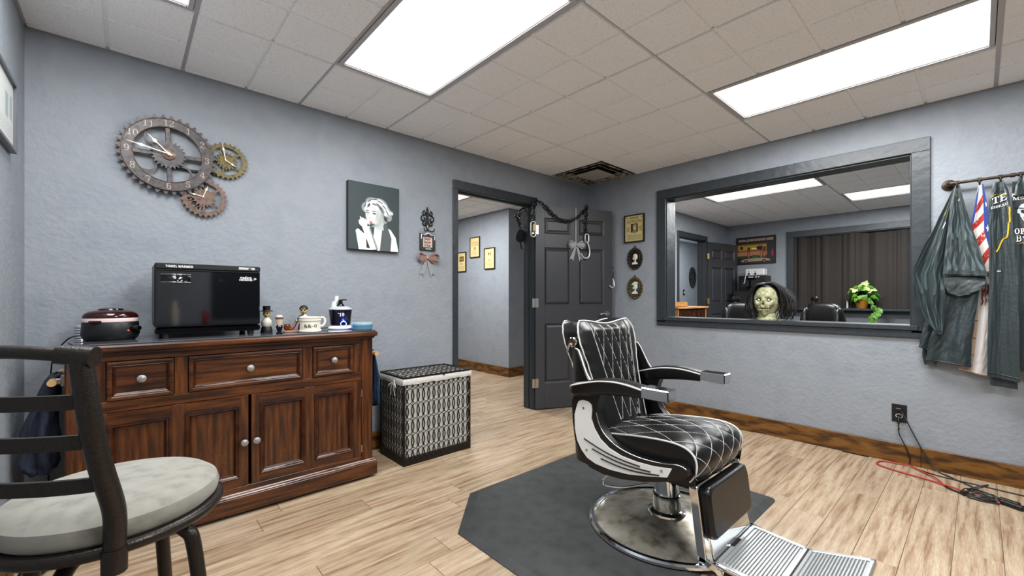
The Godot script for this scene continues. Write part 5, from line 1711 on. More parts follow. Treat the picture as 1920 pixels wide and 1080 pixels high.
func back_z(y: float) -> float:
	return -0.225 - (y - 0.5) * 0.25

func back_point(u: float, y: float, lift := 0.0) -> Vector3:
	var x := back_w(y) * u
	var e := pow(absf(u), 6.0)
	var topr := smoothstep(0.95, 0.99, y)
	var f := absf(x) < lerpf(0.085, 0.175, clampf((y - 0.5) / 0.48, 0, 1))
	var k := quilt((x + y * 0.30) / 0.072 * PI, (x - y * 0.30) / 0.072 * PI) if f else 0.007
	var dip := 0.010 * cos(x / 0.2 * PI) * topr
	return Vector3(x, y - dip, back_z(y) + 0.022 * (1.0 - u * u) * (1.0 - topr) - 0.012 * e - 0.010 * topr + k * (1.0 - e) * (1.0 - topr) + lift)

func rr_ring(cx: float, y0: float, y1: float, z: float, hw: float, rad: float, n := 5) -> Array:
	var out := []
	var hy := (y1 - y0) * 0.5
	var cy := (y0 + y1) * 0.5
	var r := minf(rad, minf(hw, hy))
	for c in [[1, 1, 0.0], [-1, 1, PI / 2], [-1, -1, PI], [1, -1, 1.5 * PI]]:
		for k in n + 1:
			var a: float = c[2] + PI / 2 * k / n
			out.append(Vector3(cx + c[0] * (hw - r) + cos(a) * r, cy + c[1] * (hy - r) + sin(a) * r, z))
	return out

func loft(b: B, rings: Array, cap := true, group := 4) -> void:
	b.sm(group)
	for i in rings.size() - 1:
		var A: Array = rings[i]
		var C: Array = rings[i + 1]
		var n := A.size()
		for k in n:
			var j := (k + 1) % n
			b.quad(A[k], A[j], C[j], C[k])
	if cap:
		b.sm(-1)
		for e in [0, rings.size() - 1]:
			var R: Array = rings[e]
			var c := Vector3.ZERO
			for p in R:
				c += p
			c /= R.size()
			for k in R.size():
				var j := (k + 1) % R.size()
				if e == 0:
					b.tri(c, R[j], R[k])
				else:
					b.tri(c, R[k], R[j])

func barber_chair() -> void:
	var t := thing("barber_chair", "black diamond-stitched leather barber chair with chrome base and white piping", "barber chair", Vector3(-1.94, 0.0, 1.99))
	var steel := relief(tri_map(mat(Color(0.84, 0.82, 0.78), 0.36, 0.9), noise_tex([[0.0, Color(0.55, 0.52, 0.46)], [0.5, Color(0.9, 0.89, 0.86)], [1.0, grey(1.0)]], 0.012, 181, FastNoiseLite.TYPE_SIMPLEX_SMOOTH, 5, 512, 30.0), Vector3.ONE * 1.4), noise_tex([], 0.02, 182, FastNoiseLite.TYPE_SIMPLEX_SMOOTH, 3, 256), 0.05)
	part(t, "base_dish", B.new().lathe([Vector2(0.345, 0.030), Vector2(0.30, 0.040), Vector2(0.20, 0.056), Vector2(0.12, 0.070), Vector2(0.085, 0.080), Vector2(0, 0.082)], 72), steel, "brushed steel dished base plate")
	part(t, "base_ring", B.new().lathe([Vector2(0.33, 0.0185), Vector2(0.366, 0.0185), Vector2(0.372, 0.024), Vector2(0.372, 0.034), Vector2(0.366, 0.042), Vector2(0.357, 0.045), Vector2(0.348, 0.043), Vector2(0.343, 0.036), Vector2(0.343, 0.028)], 72), M.chrome)
	part(t, "column_collar", B.new().lathe([Vector2(0.088, 0.078), Vector2(0.086, 0.088), Vector2(0.075, 0.094), Vector2(0.066, 0.096)], 40), M.chrome)
	part(t, "column", B.new().lathe([Vector2(0.066, 0.09), Vector2(0.066, 0.165), Vector2(0.063, 0.168), Vector2(0.059, 0.17), Vector2(0.059, 0.31), Vector2(0, 0.31)], 40), M.chrome)
	var uf := B.new()
	uf.span(Vector3(-0.19, 0.305, -0.25), Vector3(0.19, 0.355, 0.20), 0.006)
	uf.span(Vector3(-0.06, 0.27, -0.10), Vector3(0.06, 0.306, 0.08), 0.004)
	part(t, "seat_frame", uf, M.black_matte)
	var lv := B.new()
	lv.tube(smooth_path([Vector3(-0.04, 0.268, -0.03), Vector3(-0.12, 0.258, -0.13), Vector3(-0.168, 0.242, -0.205), Vector3(-0.188, 0.212, -0.238), Vector3(-0.178, 0.184, -0.232), Vector3(-0.14, 0.188, -0.15), Vector3(-0.08, 0.22, -0.05)], 6), 0.0055, 8)
	part(t, "pump_lever", lv, M.chrome)
	# seat cushion
	var sc := B.new()
	sc.grid(64, 84, func(u: float, v: float) -> Vector3: return seat_point((u * 2.0 - 1.0) * 0.243, 1.0 - v), 1)
	for s in [-1, 1]:
		var f := func(u: float, v: float) -> Vector3:
			var a := seat_point(s * 0.243, u)
			var low := Vector3(s * 0.236, lerpf(0.40, 0.335, u) if u < 0.75 else 0.335, clampf(a.z, -0.24, 0.25))
			return a.lerp(low, v) + Vector3(s * 0.010 * sin(PI * v), 0, 0)
		if s > 0:
			sc.grid(30, 6, func(u, v): return f.call(1.0 - u, 1.0 - v), 5)
		else:
			sc.grid(30, 6, func(u, v): return f.call(u, 1.0 - v), 5)
	sc.span(Vector3(-0.232, 0.336, -0.235), Vector3(0.232, 0.44, 0.235))
	var seat := part(t, "seat", sc, M.leather, "black leather seat with diamond stitching")
	for s in [-1, 1]:
		var pp := []
		for k in 49:
			pp.append(seat_point(s * 0.244, k / 48.0, 0.002))
		part(seat, "piping", B.new().tube(pp, 0.0043, 8), M.piping)
	part(seat, "piping", B.new().tube([seat_point(-0.243, 1.0), seat_point(0.0, 1.0), seat_point(0.243, 1.0)], 0.0045, 8), M.chrome)
	for fam in [1, -1]:
		for k in range(-7, 8):
			var pp := []
			for j in 81:
				var s: float = j / 80.0
				var x: float = k * 0.118 + fam * s * 0.64 * 0.80
				if absf(x) < 0.238:
					pp.append(seat_point(x, s, 0.0008))
			if pp.size() > 3:
				part(seat, "stitching", B.new().tube(pp, 0.0013, 5), M.thread)
	# backrest
	var bc := B.new()
	bc.grid(56, 72, func(u: float, v: float) -> Vector3: return back_point(u * 2.0 - 1.0, lerpf(0.47, 0.99, v)), 1)
	var outline := []
	for k in 45:
		var y := lerpf(0.47, 0.99, k / 44.0)
		outline.append(back_point(1.0, y))
	for k in range(1, 20):
		outline.append(back_point(1.0 - 2.0 * k / 20.0, 0.99))
	for k in 45:
		var y := lerpf(0.99, 0.47, k / 44.0)
		outline.append(back_point(-1.0, y))
	var rim := func(i: int, d: float) -> Vector3:
		var p: Vector3 = outline[i]
		return p + Vector3(-signf(p.x) * d * 0.02 * minf(1.0, absf(p.x) * 6.0), 0.0 - d * 0.006, -d * 0.115)
	var n := outline.size() - 1
	bc.grid(n, 5, func(u: float, v: float) -> Vector3:
		var i := roundi(u * n)
		return rim.call(i, v) + Vector3(0, 0.006 * sin(PI * v) if outline[i].y > 0.97 else 0.0, 0) + Vector3(signf(outline[i].x) * 0.006 * sin(PI * v), 0, 0), 6)
	bc.grid(20, 20, func(u: float, v: float) -> Vector3:
		var y := lerpf(0.47, 0.99, v)
		return Vector3(-(u * 2.0 - 1.0) * (back_w(y) - 0.02), y - 0.006, back_z(y) - 0.125 - 0.02 * sin(PI * u)), 7)
	var back := part(t, "backrest", bc, M.leather, "black leather backrest with diamond stitching")
	part(back, "piping", B.new().tube(outline.map(func(p): return p + Vector3(0, 0, 0.002)), 0.0042, 8), M.piping)
	var op2 := []
	for i in range(20, n - 19):
		op2.append(rim.call(i, 1.0))
	part(back, "piping", B.new().tube(op2, 0.0042, 8), M.piping)
	for fam in [1, -1]:
		for k in range(-14, 15):
			var pp := []
			for j in 61:
				var y := lerpf(0.50, 0.982, j / 60.0)
				var x: float = k * 0.072 + fam * (y * 0.30)
				if absf(x) < lerpf(0.083, 0.170, clampf((y - 0.5) / 0.48, 0, 1)):
					pp.append(back_point(x / back_w(y), y, 0.0012))
				elif pp.size() > 3:
					break
			if pp.size() > 3:
				part(back, "stitching", B.new().tube(pp, 0.0011, 5), M.thread)
	for s in [-1, 1]:
		for e in [0.085, 0.091]:
			var pp := []
			for j in 41:
				var y := lerpf(0.50, 0.985, j / 40.0)
				pp.append(back_point(s * lerpf(e, 0.087 + e, clampf((y - 0.5) / 0.48, 0, 1)) / back_w(y), y, 0.0012))
			part(back, "stitching", B.new().tube(pp, 0.0011, 5), M.thread)
	# wrap-round lower back
	var wrap := func(u: float, v: float, d: float) -> Vector3:
		var a := lerpf(-1.15, 1.15, u)
		var q := absf(a) / 1.15
		var x := (0.296 - d) * signf(a) * pow(absf(sin(clampf(absf(a) * 1.36, 0.0, PI / 2))), 0.55) if absf(a) > 0.001 else 0.0
		var z := lerpf(-0.415 + d, -0.215, pow(q, 3.0))
		var top := lerpf(0.86, 0.70, smoothstep(0.72, 1.0, q))
		return Vector3(x, lerpf(0.31, top, v), z - 0.0 + (0.05 * (1.0 - v) * (1.0 - q)))
	var wb := B.new()
	wb.grid(48, 10, func(u, v): return wrap.call(1.0 - u, v, 0.0), 1)
	wb.grid(48, 10, func(u, v): return wrap.call(u, v, 0.022), 2)
	wb.grid(48, 1, func(u, v): return wrap.call(1.0 - u, 1.0, 0.0).lerp(wrap.call(1.0 - u, 1.0, 0.022), v), 3)
	part(t, "back_shell", wb, M.leather)
	var wp := []
	for k in 41:
		wp.append(wrap.call(k / 40.0, 1.0, 0.010))
	part(t, "shell_piping", B.new().tube(wp, 0.0042, 8), M.piping)
	# headrest adjuster
	for s in [-1, 1]:
		var kb := B.new()
		kb.lathe([Vector2(0, 0.0), Vector2(0.026, 0.0), Vector2(0.026, 0.008), Vector2(0.021, 0.014), Vector2(0, 0.015)], 28, Transform3D(Basis(Vector3(0, 0, 1), s * -PI / 2), Vector3(s * 0.258, 0.893, -0.37)))
		kb.tube([Vector3(s * 0.276, 0.885, -0.377), Vector3(s * 0.282, 0.86, -0.387), Vector3(s * 0.280, 0.84, -0.39)], [0.008, 0.006, 0.008], 8)
		part(t, "adjuster_knob", kb, M.chrome)
	# arms
	for s in [-1, 1]:
		var cx: float = s * 0.285
		var rings := []
		var A := [[-0.350, 0.652, 0.672, 0.020], [-0.343, 0.638, 0.690, 0.031], [-0.32, 0.632, 0.699, 0.037], [-0.24, 0.648, 0.722, 0.039], [-0.17, 0.664, 0.738, 0.039], [-0.09, 0.674, 0.746, 0.039], [-0.02, 0.680, 0.743, 0.039], [0.04, 0.683, 0.734, 0.038], [0.06, 0.684, 0.730, 0.036]]
		for a in A:
			rings.append(rr_ring(cx, a[1], a[2], a[0], a[3], 0.016))
		var ab := B.new()
		loft(ab, rings)
		var arm := part(t, "armrest", ab, M.leather)
		for e in [-1, 1]:
			var pp := []
			var lo := []
			for a in A:
				pp.append(Vector3(cx + e * (a[3] - 0.002), a[2] - 0.010, a[0]))
				lo.append(Vector3(cx + e * (a[3] - 0.004), a[1] + 0.006, a[0]))
			part(arm, "piping", B.new().tube(smooth_path(pp, 4), 0.0036, 7), M.piping)
		var cb := B.new()
		cb.box(Vector3(cx, 0.7115, 0.113), Vector3(0.077, 0.049, 0.125), 0.004)
		part(arm, "chrome_end", cb, M.chrome, "square chrome arm end")
	# side panels with white plates
	for s in [-1, 1]:
		var poly := PackedVector2Array([Vector2(-0.33, 0.655), Vector2(-0.348, 0.60), Vector2(-0.343, 0.50), Vector2(-0.328, 0.41), Vector2(-0.295, 0.345), Vector2(-0.24, 0.302), Vector2(-0.16, 0.292), Vector2(-0.06, 0.300), Vector2(0.05, 0.322), Vector2(0.16, 0.358), Vector2(0.225, 0.388), Vector2(0.245, 0.405), Vector2(0.240, 0.428), Vector2(0.205, 0.437), Vector2(0.12, 0.423), Vector2(0.02, 0.420), Vector2(-0.07, 0.435), Vector2(-0.14, 0.468), Vector2(-0.18, 0.515), Vector2(-0.20, 0.57), Vector2(-0.19, 0.62), Vector2(-0.175, 0.665)])
		# extrude local xy -> (z, y), depth along x
		var xf := Transform3D(Basis(Vector3(0, 0, 1), Vector3(0, 1, 0), Vector3(-1, 0, 0)), Vector3(-0.250, 0, 0)) if s < 0 else Transform3D(Basis(Vector3(0, 0, 1), Vector3(0, 1, 0), Vector3(-1, 0, 0)), Vector3(0.298, 0, 0))
		var sp := part(t, "side_panel", B.new().extrude(poly.duplicate(), 0.048, xf), M.leather)
		var edge := []
		for p in [Vector2(-0.2, 0.57), Vector2(-0.18, 0.515), Vector2(-0.14, 0.468), Vector2(-0.07, 0.435), Vector2(0.02, 0.42), Vector2(0.12, 0.423), Vector2(0.205, 0.437), Vector2(0.240, 0.428)]:
			edge.append(Vector3(s * 0.297, p.y + 0.002, p.x))
		part(sp, "edge_trim", B.new().tube(smooth_path(edge, 5), 0.0022, 6), M.chrome)
		var plate := PackedVector2Array([Vector2(-0.312, 0.590), Vector2(-0.328, 0.54), Vector2(-0.326, 0.47), Vector2(-0.312, 0.415), Vector2(-0.285, 0.375), Vector2(-0.25, 0.345), Vector2(-0.20, 0.330), Vector2(-0.12, 0.326), Vector2(-0.025, 0.334), Vector2(0.07, 0.354), Vector2(0.16, 0.377), Vector2(0.180, 0.418), Vector2(0.10, 0.405), Vector2(0.02, 0.401), Vector2(-0.06, 0.406), Vector2(-0.125, 0.424), Vector2(-0.175, 0.455), Vector2(-0.208, 0.497), Vector2(-0.226, 0.54), Vector2(-0.222, 0.585), Vector2(-0.226, 0.606), Vector2(-0.245, 0.618), Vector2(-0.28, 0.619), Vector2(-0.302, 0.610)])
		var xp := xf
		xp.origin.x = -0.298 if s < 0 else 0.302
		part(sp, "white_plate", B.new().extrude(plate, 0.004, xp), M.white_paint, "white metal side plate with slots")
		for q in [[-0.268, 0.434, 0.035, 0.386], [-0.22, 0.397, 0.085, 0.378], [-0.17, 0.364, 0.125, 0.375]]:
			var a := Vector3(s * 0.3022, q[1], q[0])
			var bq := Vector3(s * 0.3022, q[3], q[2])
			var pp := []
			for k in 9:
				var f := k / 8.0
				pp.append(a.lerp(bq, f) + Vector3(0, -0.014 * sin(PI * f), 0))
			part(sp, "plate_slot", B.new().tube(pp, 0.0034, 6), M.black_matte)
		for q in [Vector2(-0.272, 0.582), Vector2(-0.253, 0.383), Vector2(0.135, 0.397)]:
			part(sp, "screw", B.new().cyl(Vector3(s * 0.301, q.y, q.x), Vector3(s * 0.304, q.y, q.x), 0.006, -1, 10), M.nickel)
	# leg rest
	var lr := B.new()
	var tilt := Basis(Vector3.RIGHT, -0.13)
	var pr := []
	for k in 9:
		var f := k / 8.0
		var e := sqrt(1.0 - pow(absf(f * 2.0 - 1.0), 4.0))
		pr.append(rr_ring(0.0, -0.105 + 0.012 * (1.0 - e), 0.105 - 0.012 * (1.0 - e), lerpf(-0.026, 0.030, f), 0.212 - 0.014 * (1.0 - e), 0.035, 6).map(func(p): return Vector3(0, 0.236, 0.275) + tilt * p))
	loft(lr, pr)
	part(t, "leg_pad", lr, M.leather, "black leather leg pad")
	part(t, "toe_plate", B.new().box(Vector3(0, 0.095, 0.296), Vector3(0.395, 0.10, 0.010), 0.003, Basis(Vector3.RIGHT, -0.25)), M.chrome)
	for s in [-1, 1]:
		part(t, "leg_bar", B.new().box(Vector3(s * 0.222, 0.195, 0.252), Vector3(0.014, 0.30, 0.036), 0.003, Basis(Vector3.RIGHT, -0.13)), M.chrome)
		part(t, "foot_bracket", B.new().box(Vector3(s * 0.222, 0.047, 0.305), Vector3(0.014, 0.03, 0.10), 0.004, Basis(Vector3.RIGHT, 0.2)).cyl(Vector3(s * 0.214, 0.040, 0.34), Vector3(s * 0.236, 0.040, 0.34), 0.012, -1, 14), M.chrome)
	var alu := mat(Color(0.70, 0.71, 0.71), 0.34, 0.8)
	for q in [[0.315, 0.060, 0.535, 0.046], [0.540, 0.046, 0.755, 0.098]]:
		var a := Vector3(0, q[1], q[0])
		var c := Vector3(0, q[3], q[2])
		var d := (c - a).normalized()
		var up := Vector3(0, d.z, -d.y)
		var bs := Basis(Vector3.RIGHT, up, d)
		var ln := a.distance_to(c)
		var fp := B.new()
		fp.box((a + c) * 0.5 - up * 0.012, Vector3(0.42, 0.016, ln), 0.003, bs)
		fp.box(a + d * 0.008 - up * 0.002, Vector3(0.42, 0.008, 0.016), 0.002, bs)
		fp.box(c - d * 0.008 - up * 0.002, Vector3(0.42, 0.008, 0.016), 0.002, bs)
		for s in [-1, 1]:
			fp.box((a + c) * 0.5 + Vector3(s * 0.200, 0, 0) - up * 0.002, Vector3(0.02, 0.008, ln), 0.002, bs)
		var fn := part(t, "foot_plate", fp, alu, "ribbed aluminium foot plate")
		var nr := 15
		var rib := B.new().box(Vector3.ZERO, Vector3(0.375, 0.006, 0.0075), 0.002).mesh()
		for k in nr:
			var o := part(fn, "tread_rib", rib, alu)
			o.transform = Transform3D(bs, a + d * (0.022 + (ln - 0.044) * (k + 0.5) / nr) - up * 0.0015)
	part(t, "foot_hinge", B.new().cyl(Vector3(-0.2, 0.043, 0.5375), Vector3(0.2, 0.043, 0.5375), 0.006, -1, 10), M.black_matte)
	part(t, "foot_arm", B.new().box(Vector3(0, 0.055, 0.20), Vector3(0.09, 0.016, 0.26), 0.004), M.chrome)

func lean(a: float) -> float:
	return 0.17 if a < 0.6 else -0.17

func bar_stool() -> void:
	var c := Vector3(-3.91, 0, 1.65)
	var t := thing("bar_stool", "dark bronze metal stool with round ivory cushion and slatted back", "stool", c)
	var frame := relief(tri_map(mat(Color(0.20, 0.175, 0.155), 0.36, 0.5), noise_tex([[0.0, grey(0.7)], [1.0, grey(1.0)]], 0.05, 191), Vector3.ONE * 5), noise_tex([], 0.12, 192, FastNoiseLite.TYPE_SIMPLEX, 2, 256), 0.035)
	var suede := relief(tri_map(mat(Color(0.55, 0.54, 0.515), 0.95), noise_tex([[0.0, Color(0.80, 0.80, 0.78)], [0.5, Color(0.95, 0.95, 0.93)], [1.0, grey(1.0)]], 0.012, 193, FastNoiseLite.TYPE_SIMPLEX_SMOOTH, 5, 512, 20.0), Vector3.ONE * 2.5), noise_tex([], 0.03, 194, FastNoiseLite.TYPE_SIMPLEX_SMOOTH, 4, 256), 0.12)
	suede.rim_enabled = true
	suede.rim = 0.4
	part(t, "seat_cushion", B.new().lathe([Vector2(0, 0.622), Vector2(0.185, 0.622), Vector2(0.196, 0.632), Vector2(0.200, 0.648), Vector2(0.195, 0.664), Vector2(0.178, 0.677), Vector2(0.14, 0.684), Vector2(0.07, 0.687), Vector2(0, 0.688)], 64), suede, "round ivory suede cushion")
	var rp := []
	for k in 64:
		rp.append(Vector3(cos(TAU * k / 64) * 0.196, 0.612, sin(TAU * k / 64) * 0.196))
	part(t, "seat_rim", B.new().tube(rp, 0.0135, 12, true), frame)
	part(t, "swivel_plate", B.new().cyl(Vector3(0, 0.56, 0), Vector3(0, 0.60, 0), 0.09, -1, 28), frame)
	part(t, "seat_board", B.new().cyl(Vector3(0, 0.604, 0), Vector3(0, 0.624, 0), 0.188, -1, 40), M.black_matte)
	# back: axis turned from +z towards -x
	var ax := deg_to_rad(38.0)
	var post := func(a: float) -> Array:
		var d := Vector3(-sin(a), 0, cos(a))
		var e := Vector3(-sin(a + lean(a)), 0, cos(a + lean(a)))
		return [d * 0.205 + Vector3(0, 0.575, 0), d * 0.206 + Vector3(0, 0.62, 0), d * 0.222 + Vector3(0, 0.70, 0), d.slerp(e, 0.45) * 0.247 + Vector3(0, 0.80, 0), d.slerp(e, 0.75) * 0.262 + Vector3(0, 0.90, 0), e * 0.262 + Vector3(0, 1.012, 0)]
	var ends := [ax - deg_to_rad(38.0) , ax + deg_to_rad(38.0)]
	for a in ends:
		var pp: Array = smooth_path(post.call(a), 5)
		var pn := part(t, "back_post", B.new().tube(pp, 0.0185, 14), frame)
		part(pn, "sleeve", B.new().cyl(pp[0] - Vector3(0, 0.004, 0), pp[5], 0.0205, -1, 16), frame)
	var arc := func(y: float, r: float, hgt: float, bow_r: float, ins: float) -> B:
		var b := B.new()
		var pts := []
		for k in 17:
			var f := k / 16.0
			var a := lerpf(ends[0] + ins, ends[1] - ins, f)
			var rr := r + bow_r * sin(PI * f)
			pts.append(Vector3(-sin(a) * rr, y, cos(a) * rr))
		var rings := []
		for k in 17:
			var p: Vector3 = pts[k]
			var d := Vector3(p.x, 0, p.z).normalized() * 0.004
			rings.append([p - d + Vector3(0, -hgt, 0), p + d + Vector3(0, -hgt, 0), p + d + Vector3(0, hgt, 0), p - d + Vector3(0, hgt, 0)])
		loft(b, rings, true, -1)
		return b
	for q in [[0.926, 0.262, 0.8], [0.850, 0.256, 0.6], [0.762, 0.238, 0.34]]:
		part(t, "back_slat", arc.call(q[0], q[1], 0.0135, -0.02, q[2] * 0.17), frame)
	var top := []
	for k in 25:
		var f := k / 24.0
		var a := lerpf(ends[0] + 0.17, ends[1] - 0.17, f)
		var rr := 0.262 - 0.02 * sin(PI * f)
		top.append(Vector3(-sin(a) * rr, 1.010 + 0.010 * sin(PI * f), cos(a) * rr))
	part(t, "top_rail", B.new().tube(top, 0.0125, 12), frame)
	for e in [0, 1]:
		var p0: Vector3 = top[0] if e == 0 else top[24]
		var p1: Vector3 = top[5] if e == 0 else top[19]
		part(t, "rail_sleeve", B.new().cyl(p0 - (p1 - p0).normalized() * 0.022, p0 + (p1 - p0) * 0.62, 0.0195, 0.0175, 16), frame)
	# legs
	for k in 4:
		var a := deg_to_rad(58.0) + k * PI / 2
		var d := Vector3(sin(a), 0, cos(a))
		var pp := smooth_path([d * 0.04 + Vector3(0, 0.572, 0), d * 0.11 + Vector3(0, 0.572, 0), d * 0.148 + Vector3(0, 0.555, 0), d * 0.165 + Vector3(0, 0.51, 0), d * 0.19 + Vector3(0, 0.30, 0), d * 0.225 + Vector3(0, 0.012, 0)], 5)
		var lg := part(t, "leg", B.new().tube(pp, 0.0155, 12), frame)
		part(lg, "foot_cap", B.new().cyl(pp[-1] - Vector3(0, 0.012, 0), pp[-1] + Vector3(0, 0.012, 0), 0.018, -1, 12), M.black_matte)
	var fr := []
	for k in 48:
		fr.append(Vector3(cos(TAU * k / 48) * 0.192, 0.24, sin(TAU * k / 48) * 0.192))
	part(t, "foot_ring", B.new().tube(fr, 0.010, 8, true), frame)

func hamper() -> void:
	var x0 := -2.536
	var x1 := -1.988
	var z0 := 0.104
	var z1 := 0.458
	var h := 0.575
	var t := thing("laundry_hamper", "dark metal lattice laundry hamper with white fabric liner and lattice lid", "hamper", Vector3((x0 + x1) * 0.5, 0, (z0 + z1) * 0.5))
	var iron := tri_map(mat(Color(0.125, 0.10, 0.085), 0.5, 0.45), noise_tex([[0.0, Color(0.8, 0.6, 0.5)], [0.5, grey(0.9)], [1.0, grey(1.0)]], 0.03, 201), Vector3.ONE * 6)
	var linen := relief(tri_map(mat(Color(0.83, 0.82, 0.79), 0.9), noise_tex([[0.0, grey(0.9)], [1.0, grey(1.0)]], 0.02, 202), Vector3.ONE * 4), noise_tex([], 0.012, 203, FastNoiseLite.TYPE_SIMPLEX_SMOOTH, 4, 256), 0.25)
	var hx := (x1 - x0) * 0.5
	var hz := (z1 - z0) * 0.5
	var lattice := func(w: float, y0: float, y1: float, xf: Transform3D, cols: int, rows: int) -> B:
		var b := B.new()
		var s := w / cols
		var hh := (y1 - y0) / rows
		for k in cols + 1:
			for sg in [-1, 1]:
				var rings := []
				var n := rows * 14
				var prev := false
				for j in n + 1:
					var y := y0 + (y1 - y0) * j / n
					var c := cos(PI * (y - y0) / hh)
					var x: float = -w / 2 + k * s + sg * 0.72 * s * signf(c) * pow(absf(c), 0.5)
					if absf(x) > w / 2 + 0.0005:
						x = clampf(x, -w / 2, w / 2)
					var hw := 0.0036
					rings.append([xf * Vector3(x - hw, y, -0.0012), xf * Vector3(x + hw, y, -0.0012), xf * Vector3(x + hw, y, 0.0012), xf * Vector3(x - hw, y, 0.0012)])
				for j in rings.size() - 1:
					var A: Array = rings[j]
					var C: Array = rings[j + 1]
					b.sm(-1)
					for q in 4:
						b.quad(A[q], A[(q + 1) % 4], C[(q + 1) % 4], C[q])
		return b
	var sides := [[Transform3D(Basis(), Vector3(0, 0, hz)), hx * 2, 13], [Transform3D(Basis(Vector3.UP, PI), Vector3(0, 0, -hz)), hx * 2, 13], [Transform3D(Basis(Vector3.UP, -PI / 2), Vector3(-hx, 0, 0)), hz * 2, 9], [Transform3D(Basis(Vector3.UP, PI / 2), Vector3(hx, 0, 0)), hz * 2, 9]]
	for s in sides:
		part(t, "lattice_panel", lattice.call(s[1] - 0.012, 0.055, h - 0.012, s[0], s[2], 5), iron)
		var bb := part(t, "base_band", B.new().box(Vector3(0, 0.028, 0), Vector3(s[1], 0.056, 0.003)), iron)
		bb.transform = s[0]
		for k in int(s[2]) + 1:
			var o := part(bb, "band_boss", B.new().ball(Vector3(-s[1] * 0.5 + 0.02 + (s[1] - 0.04) * k / s[2], 0.036, 0.002), Vector3(0.010, 0.014, 0.003), 8, 6), iron)
	for sx in [-1, 1]:
		for sz in [-1, 1]:
			part(t, "corner_post", B.new().box(Vector3(sx * (hx - 0.003), h * 0.5, sz * (hz - 0.003)), Vector3(0.008, h, 0.008), 0.001), iron)
	var lb := B.new()
	lb.span(Vector3(-hx + 0.010, 0.03, -hz + 0.010), Vector3(hx - 0.010, h - 0.02, hz - 0.010), 0.012)
	part(t, "liner", lb, linen, "white fabric liner")
	var nz := FastNoiseLite.new()
	nz.seed = 5
	nz.frequency = 9.0
	var cuff := B.new()
	var per := func(u: float, d: float) -> Vector3:
		var P := [Vector3(-hx - d, 0, hz + d), Vector3(hx + d, 0, hz + d), Vector3(hx + d, 0, -hz - d), Vector3(-hx - d, 0, -hz - d)]
		var x := fposmod(u, 1.0) * 4.0
		var i := mini(int(x), 3)
		return P[i].lerp(P[(i + 1) % 4], x - i)
	cuff.grid(96, 4, func(u: float, v: float) -> Vector3:
		var p: Vector3 = per.call(u, 0.005 + 0.003 * sin(PI * v))
		return p + Vector3(0, lerpf(h - 0.036 + 0.010 * nz.get_noise_1d(u * 4.0), h + 0.002, v), 0), 1)
	cuff.grid(96, 2, func(u: float, v: float) -> Vector3:
		return per.call(u, lerpf(0.005, -0.018, v)) + Vector3(0, h + 0.002, 0), 2)
	part(t, "liner_cuff", cuff, linen)
	# tie bow on the left side
	var tie := B.new()
	for sg in [-1, 1]:
		tie.tube(smooth_path([Vector3(-hx - 0.008, h - 0.03, 0.05), Vector3(-hx - 0.022, h - 0.03 + sg * 0.018, 0.05 + sg * 0.035), Vector3(-hx - 0.018, h - 0.06, 0.05 + sg * 0.05), Vector3(-hx - 0.008, h - 0.035, 0.05)], 5), 0.004, 6)
		tie.tube(smooth_path([Vector3(-hx - 0.008, h - 0.03, 0.05), Vector3(-hx - 0.016, h - 0.07, 0.05 + sg * 0.02), Vector3(-hx - 0.012, h - 0.12, 0.05 + sg * 0.03)], 4), 0.003, 6)
	part(t, "tie_bow", tie, linen)
	# lid
	var ly := h + 0.004
	var lf := B.new()
	for s in [-1, 1]:
		lf.box(Vector3(s * (hx - 0.004), ly + 0.006, 0), Vector3(0.010, 0.012, hz * 2 - 0.002), 0.002)
		lf.box(Vector3(0, ly + 0.006, s * (hz - 0.004)), Vector3(hx * 2 - 0.002, 0.012, 0.010), 0.002)
	var lid := part(t, "lid_frame", lf, iron)
	part(lid, "lid_lattice", lattice.call(hx * 2 - 0.02, -hz + 0.008, hz - 0.008, Transform3D(Basis(Vector3.RIGHT, -PI / 2), Vector3(0, ly + 0.008, 0)), 13, 3), iron)
	part(lid, "lid_lining", B.new().box(Vector3(0, ly + 0.002, 0), Vector3(hx * 2 - 0.02, 0.003, hz * 2 - 0.02)), linen)
	part(lid, "lid_clasp", B.new().tube(smooth_path([Vector3(0.02, ly + 0.01, hz), Vector3(0.035, ly - 0.002, hz + 0.012), Vector3(0.05, ly + 0.01, hz)], 5), 0.003, 6), iron)


# cloth hung against the wall at x = 0: rows of [y_left, z_left, y_right, z_right, distance from wall, fold depth]
func cloth_fn(rows: Array, folds: float, ph: float, seed_n: int) -> Callable:
	var nz := FastNoiseLite.new()
	nz.seed = seed_n
	nz.frequency = 2.6
	var n := rows.size() - 1
	return func(u: float, v: float) -> Vector3:
		var x := clampf(v, 0.0, 1.0) * n
		var i := mini(int(x), n - 1)
		var f := x - i
		var a: Array = rows[i]
		var b: Array = rows[i + 1]
		var L := Vector3(0, lerpf(a[0], b[0], f), lerpf(a[1], b[1], f))
		var R := Vector3(0, lerpf(a[2], b[2], f), lerpf(a[3], b[3], f))
		var d: float = lerpf(a[4], b[4], f)
		var am: float = lerpf(a[5], b[5], f)
		var p := L.lerp(R, u)
		p.x = -d - am * (sin(u * folds * TAU + ph + v * 1.3) + 0.5 * nz.get_noise_2d(u * 1.4, v * 1.1)) - 0.4 * am * nz.get_noise_2d(u * 4.0, v * 3.0 + 7.0)
		p.x = minf(p.x, -0.008)
		return p

